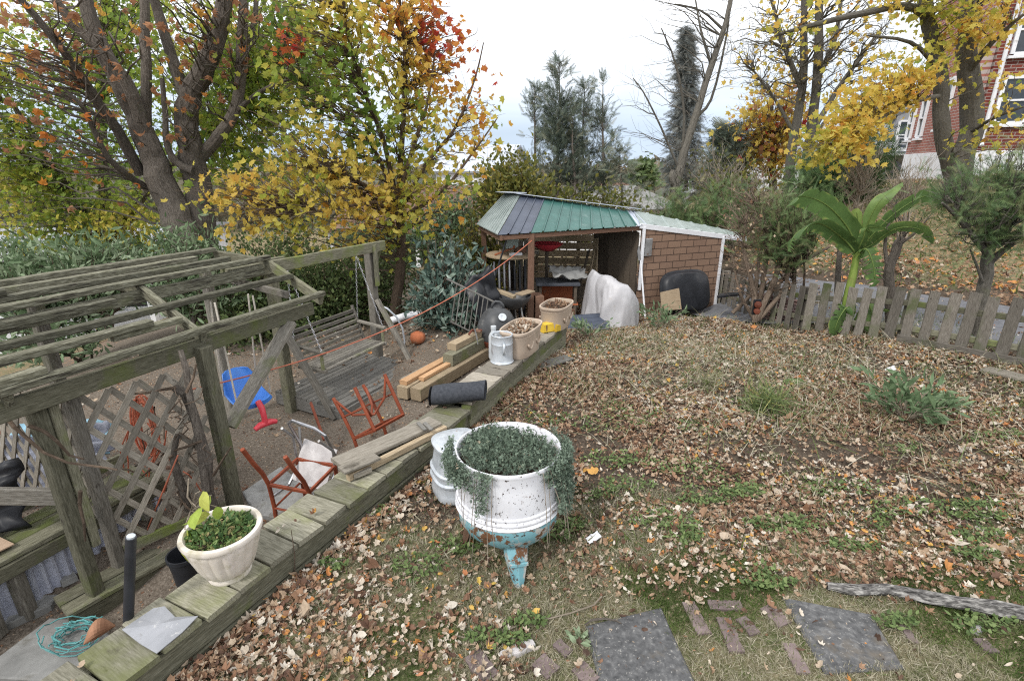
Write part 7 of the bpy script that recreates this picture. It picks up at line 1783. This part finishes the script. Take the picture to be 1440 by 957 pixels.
for p, w, h in ((1337, 178), .8, 1.6), ((1303, 192), .5, 1.4), ((1287, 195), .5, 1.2):
    q = wposl(*p) + nl * .16; win(bh, q, hl, w, h, n=nl)
ds = hc + hr * .35 + nr * .2
MB().tube([ds + (0, 0, ztop), ds + np.array((0, 0, zf + .3)), ds + np.array((0, 0, zf + .15)) + nr * .1], .06, 8).build('downspout', MT['white_paint'], bh)

gc = PY(1243, 238, 30); gh = thing('grey_house', 'grey gabled house with white balcony beyond the golden maple', 'house', gc - (0, 0, 1))
zg0, zg1 = gc[2] - 2, PY(1243, 165, 30)[2]; gw = 3.2
o = MB(); o.prism([(0, zg0), (gw, zg0), (gw, zg1 + 1.6), (gw * .5, zg1 + 1.2), (0, zg1 + .1)], np.array((gc[0], 30, 0)), (1, 0, 0), (0, 0, 1), .3); o.build('gable_wall', MT['slate'], gh)
panel(MB(), (gc[0], 30.2, zg0), (gc[0] - .6, 36, zg0), zg1 - zg0, zg1 - zg0, .2).build('side_wall', MT['white_paint'], gh)
MB().prism([(-.4, 0), (3.5, 0), (3.5, 5), (-.4, 5)], np.array((gc[0] - .1, 29.8, zg1 + .15)), nrm((1, 0, .42)), (0, 1, 0), .15).build('roof', MT['stone'], gh)
win(gh, np.array((gc[0] + .15, 29.82, zg1 - 1.6)), np.array((1., 0, 0)), .7, 1.4, n=np.array((0, -1., 0)))
bl = MB().box((gc[0] + .4, 29.3, zg1 - 1.9), (1.6, 1.0, .12), 0).build('balcony', MT['white_paint'], gh)
for z in (.25, .5, .8): MB().beam((gc[0] - .4, 28.82, zg1 - 1.9 + z), (gc[0] + 1.2, 28.82, zg1 - 1.9 + z), .05, .05).build('balcony_rail', MT['white_paint'], bl)
for x in (-.4, .4, 1.2): MB().beam((gc[0] + x, 28.82, zg1 - 1.9), (gc[0] + x, 28.82, zg1 - 1.05), .07, .07).build('balcony_post', MT['white_paint'], bl)
MB().beam((gc[0] + .2, 29.2, zg1 - 2.0), (gc[0] + 2.4, 29.0, zg0 + 1.0), .9, .2).build('stair', MT['stone'], gh)


def far_house(label, px, py_eave, py_ridge, Y, wpx, dep, mw, mr, rz=0.0, zb=-5.0, cols=0, wins=2):
    c = PY(px, py_eave, Y); s = depth_of(c) / FPX; w = wpx * s; ze, zr = c[2], PY(px, py_ridge, Y + dep / 2)[2]
    t = thing('distant_house', label, 'house', (c[0], Y, zb)); cr, sr = math.cos(rz), math.sin(rz)
    g = lambda u, v, z: np.array((c[0] + u * cr - v * sr, Y + u * sr + v * cr, z)); ex = np.array((cr, sr, 0)); ey = np.array((-sr, cr, 0))
    panel(MB(), g(-w / 2, 0, zb), g(w / 2, 0, zb), ze - zb, ze - zb, .2).build('front_wall', MT[mw], t)
    for u in (-w / 2 + .1, w / 2 - .1):
        MB().prism([(.1, zb), (dep, zb), (dep, ze), (dep / 2, zr - .12), (.1, ze)], g(u, 0, 0), ey, (0, 0, 1), .2).build('gable_wall', MT[mw], t)
    panel(MB(), g(-w / 2, dep, zb), g(w / 2, dep, zb), ze - zb, ze - zb, .2).build('back_wall', MT[mw], t)
    sl = math.hypot(dep / 2 + .4, zr - ze + .1)
    for sg in (1, -1):
        e = g(0, -.4 if sg > 0 else dep + .4, ze - .08); r = g(0, dep / 2, zr); d = nrm(r - e); MB().prism([(-w / 2 - .4, 0), (w / 2 + .4, 0), (w / 2 + .4, np.linalg.norm(r - e)), (-w / 2 - .4, np.linalg.norm(r - e))], e, ex * sg, d, .12).build('roof', MT[mr], t)
    for k in range(wins): win(t, g(-w / 2 + w * (k + .6) / (wins + .2) - .5, -.13, ze - 2.2), ex, .9, 1.4, n=-ey)
    if cols:
        MB().prism([(-w / 2, -1.9), (w / 2, -1.9), (w / 2, 0), (-w / 2, 0)], g(0, -.1, ze - .15), ex, ey, .15).build('porch_roof', MT[mr], t)
        for k in range(cols): MB().beam(g(-w / 2 + .2 + (w - .4) * k / (cols - 1), -1.8, zb), g(-w / 2 + .2 + (w - .4) * k / (cols - 1), -1.8, ze - .24), .17, .17).build('porch_column', MT['white_paint'], t)
    return t


far_house('white house with columned porch glimpsed at far left through the leaves', 90, 345, 318, 17, 260, 7, 'white_paint', 'slate', .25, -4, 5, 3)
far_house('low brown house behind the yellow maple crown', 575, 312, 262, 22, 190, 8, 'ply', 'brown_wood', -.12, -4.6, 4, 3)
far_house('white gabled house with pale roof left of the feathery conifers', 655, 240, 205, 34, 90, 8, 'white_paint', 'pale_roof', -.3, -4.6, 0, 2)
far_house('house with brown roof in the valley gap', 872, 276, 258, 44, 60, 9, 'white_paint', 'brown_wood', .15, -5, 0, 2)
far_house('house with pale sloping roof left of the bare tree', 930, 292, 262, 32, 64, 9, 'white_paint', 'stone', .5, -5, 0, 2)
far_house('small grey roofed house behind the bare tree', 1000, 270, 254, 60, 70, 9, 'stone', 'slate', -.2, -5, 0, 2)
far_house('white house with dark roof behind the two trunked tree', 1165, 222, 200, 34, 90, 8, 'white_paint', 'slate', .2, -1, 0, 2)
tree('round_valley_tree', 'round green tree among the valley roofs', 'tree', [(path([(905, 275), (905, 255), (905, 240)], 52), .3, .1)], blob(905, 246, 52, 13, 11, 60, hollow=.1), T_DIA, MT['hedge'], .6, MT['bark_grey'], pal_n(.4, .2), per=14, spread=.5)
# far-off wood along the horizon
o = MB(); n = 26000; a = RNG.uniform(math.radians(35), math.radians(145), n); R_ = RNG.choice([70, 95, 130, 180, 260], n) * RNG.uniform(.9, 1.1, n)
x, y = R_ * np.cos(a), R_ * np.sin(a); top = (.35 + .9 * fbm(x * .06, y * .06, 3)) * (5.0 + R_ * .022) - 5.2; z = -5.6 + (top + 5.6) * RNG.random(n) ** .7
o.scatter(*T_DIA, np.stack([x, y, z], -1), rot_y(rdir(n), RNG.random(n) * TAU), RNG.uniform(1.2, 2.6, n) * (R_ / 110) ** .5, np.clip(RNG.normal(.45, .2, n), 0, 1))
MT['farwood'] = leafmat('far_wood_leaf', [(0, (.1, .12, .09)), (.4, (.15, .15, .11)), (.7, (.21, .17, .11)), (1, (.27, .2, .12))], trans=.2, mott=0)
tag(o.build('far_wood', MT['farwood']), 'low line of autumn woods along the far horizon', 'woods', kind='stuff')

# ================================================================== LIGHT, SKY, CAMERA
world = bpy.data.worlds.new('World'); scene.world = world; world.use_nodes = True
nt = world.node_tree
for n_ in list(nt.nodes): nt.nodes.remove(n_)
SUN_EL, SUN_AZ = math.radians(48), math.radians(215)
sky = nt.nodes.new('ShaderNodeTexSky'); sky.sky_type = 'NISHITA'; sky.sun_disc = False
sky.sun_elevation = SUN_EL; sky.sun_rotation = SUN_AZ; sky.altitude = 100
tc = nt.nodes.new('ShaderNodeTexCoord'); mp = nt.nodes.new('ShaderNodeMapping'); mp.inputs['Scale'].default_value = (1.6, 1.6, 6)
nt.links.new(tc.outputs['Generated'], mp.inputs['Vector'])
nf = _noise(nt, mp.outputs['Vector'], 1.7, 6, .55, .4)
cov = _ramp(nt, [(.3, .9), (.5, .97), (.7, 1.0)]); nt.links.new(nf, cov.inputs[0])
sk = nt.nodes.new('ShaderNodeVectorMath'); sk.operation = 'SCALE'; sk.inputs['Scale'].default_value = .1
nt.links.new(sky.outputs[0], sk.inputs[0])
sx = nt.nodes.new('ShaderNodeSeparateXYZ'); nt.links.new(tc.outputs['Generated'], sx.inputs[0])
el = _ramp(nt, [(.0, (.44, .52, .63)), (.06, (.45, .54, .66)), (.15, (.7, .75, .81)), (.28, (1.04, 1.05, 1.07))]); nt.links.new(sx.outputs['Z'], el.inputs[0])
cl = _ramp(nt, [(.3, .86), (.52, 1.0), (.75, 1.04)]); nt.links.new(nf, cl.inputs[0])
cc = _mixc(nt, 1.0, el.outputs[0], cl.outputs[0], 'MULTIPLY')
fin = _mixc(nt, cov.outputs[0], sk.outputs[0], cc)
bg = nt.nodes.new('ShaderNodeBackground'); bg.inputs['Strength'].default_value = 1.0
nt.links.new(fin, bg.inputs[0]); wo = nt.nodes.new('ShaderNodeOutputWorld'); nt.links.new(bg.outputs[0], wo.inputs[0])

sun = bpy.data.lights.new('sun', 'SUN'); sun.energy = 1.5; sun.angle = math.radians(10); sun.color = (1, .96, .9)
so = bpy.data.objects.new('sun', sun); COL.objects.link(so)
sd = np.array((math.sin(SUN_AZ) * math.cos(SUN_EL), math.cos(SUN_AZ) * math.cos(SUN_EL), math.sin(SUN_EL)))
so.rotation_euler = Vector(sd).to_track_quat('Z', 'Y').to_euler(); so.location = (-6, -6, 12)

cam = bpy.data.cameras.new('camera'); co = bpy.data.objects.new('camera', cam); COL.objects.link(co)
cam.sensor_width = 36; cam.lens = 18; cam.clip_end = 9000; cam.clip_start = .05
co.location = (0, 0, CAM_H); co.rotation_euler = (math.radians(90) - PITCH, 0, 0); scene.camera = co
scene.view_settings.view_transform = 'Standard'; scene.view_settings.look = 'None'
scene.view_settings.exposure = 0.72; scene.view_settings.gamma = 1.0; scene.view_settings.use_curve_mapping = False
scene.cycles.max_bounces = 6; scene.cycles.diffuse_bounces = 4; scene.cycles.transparent_max_bounces = 4
scene.cycles.use_denoising = False; scene.cycles.filter_width = 1.15
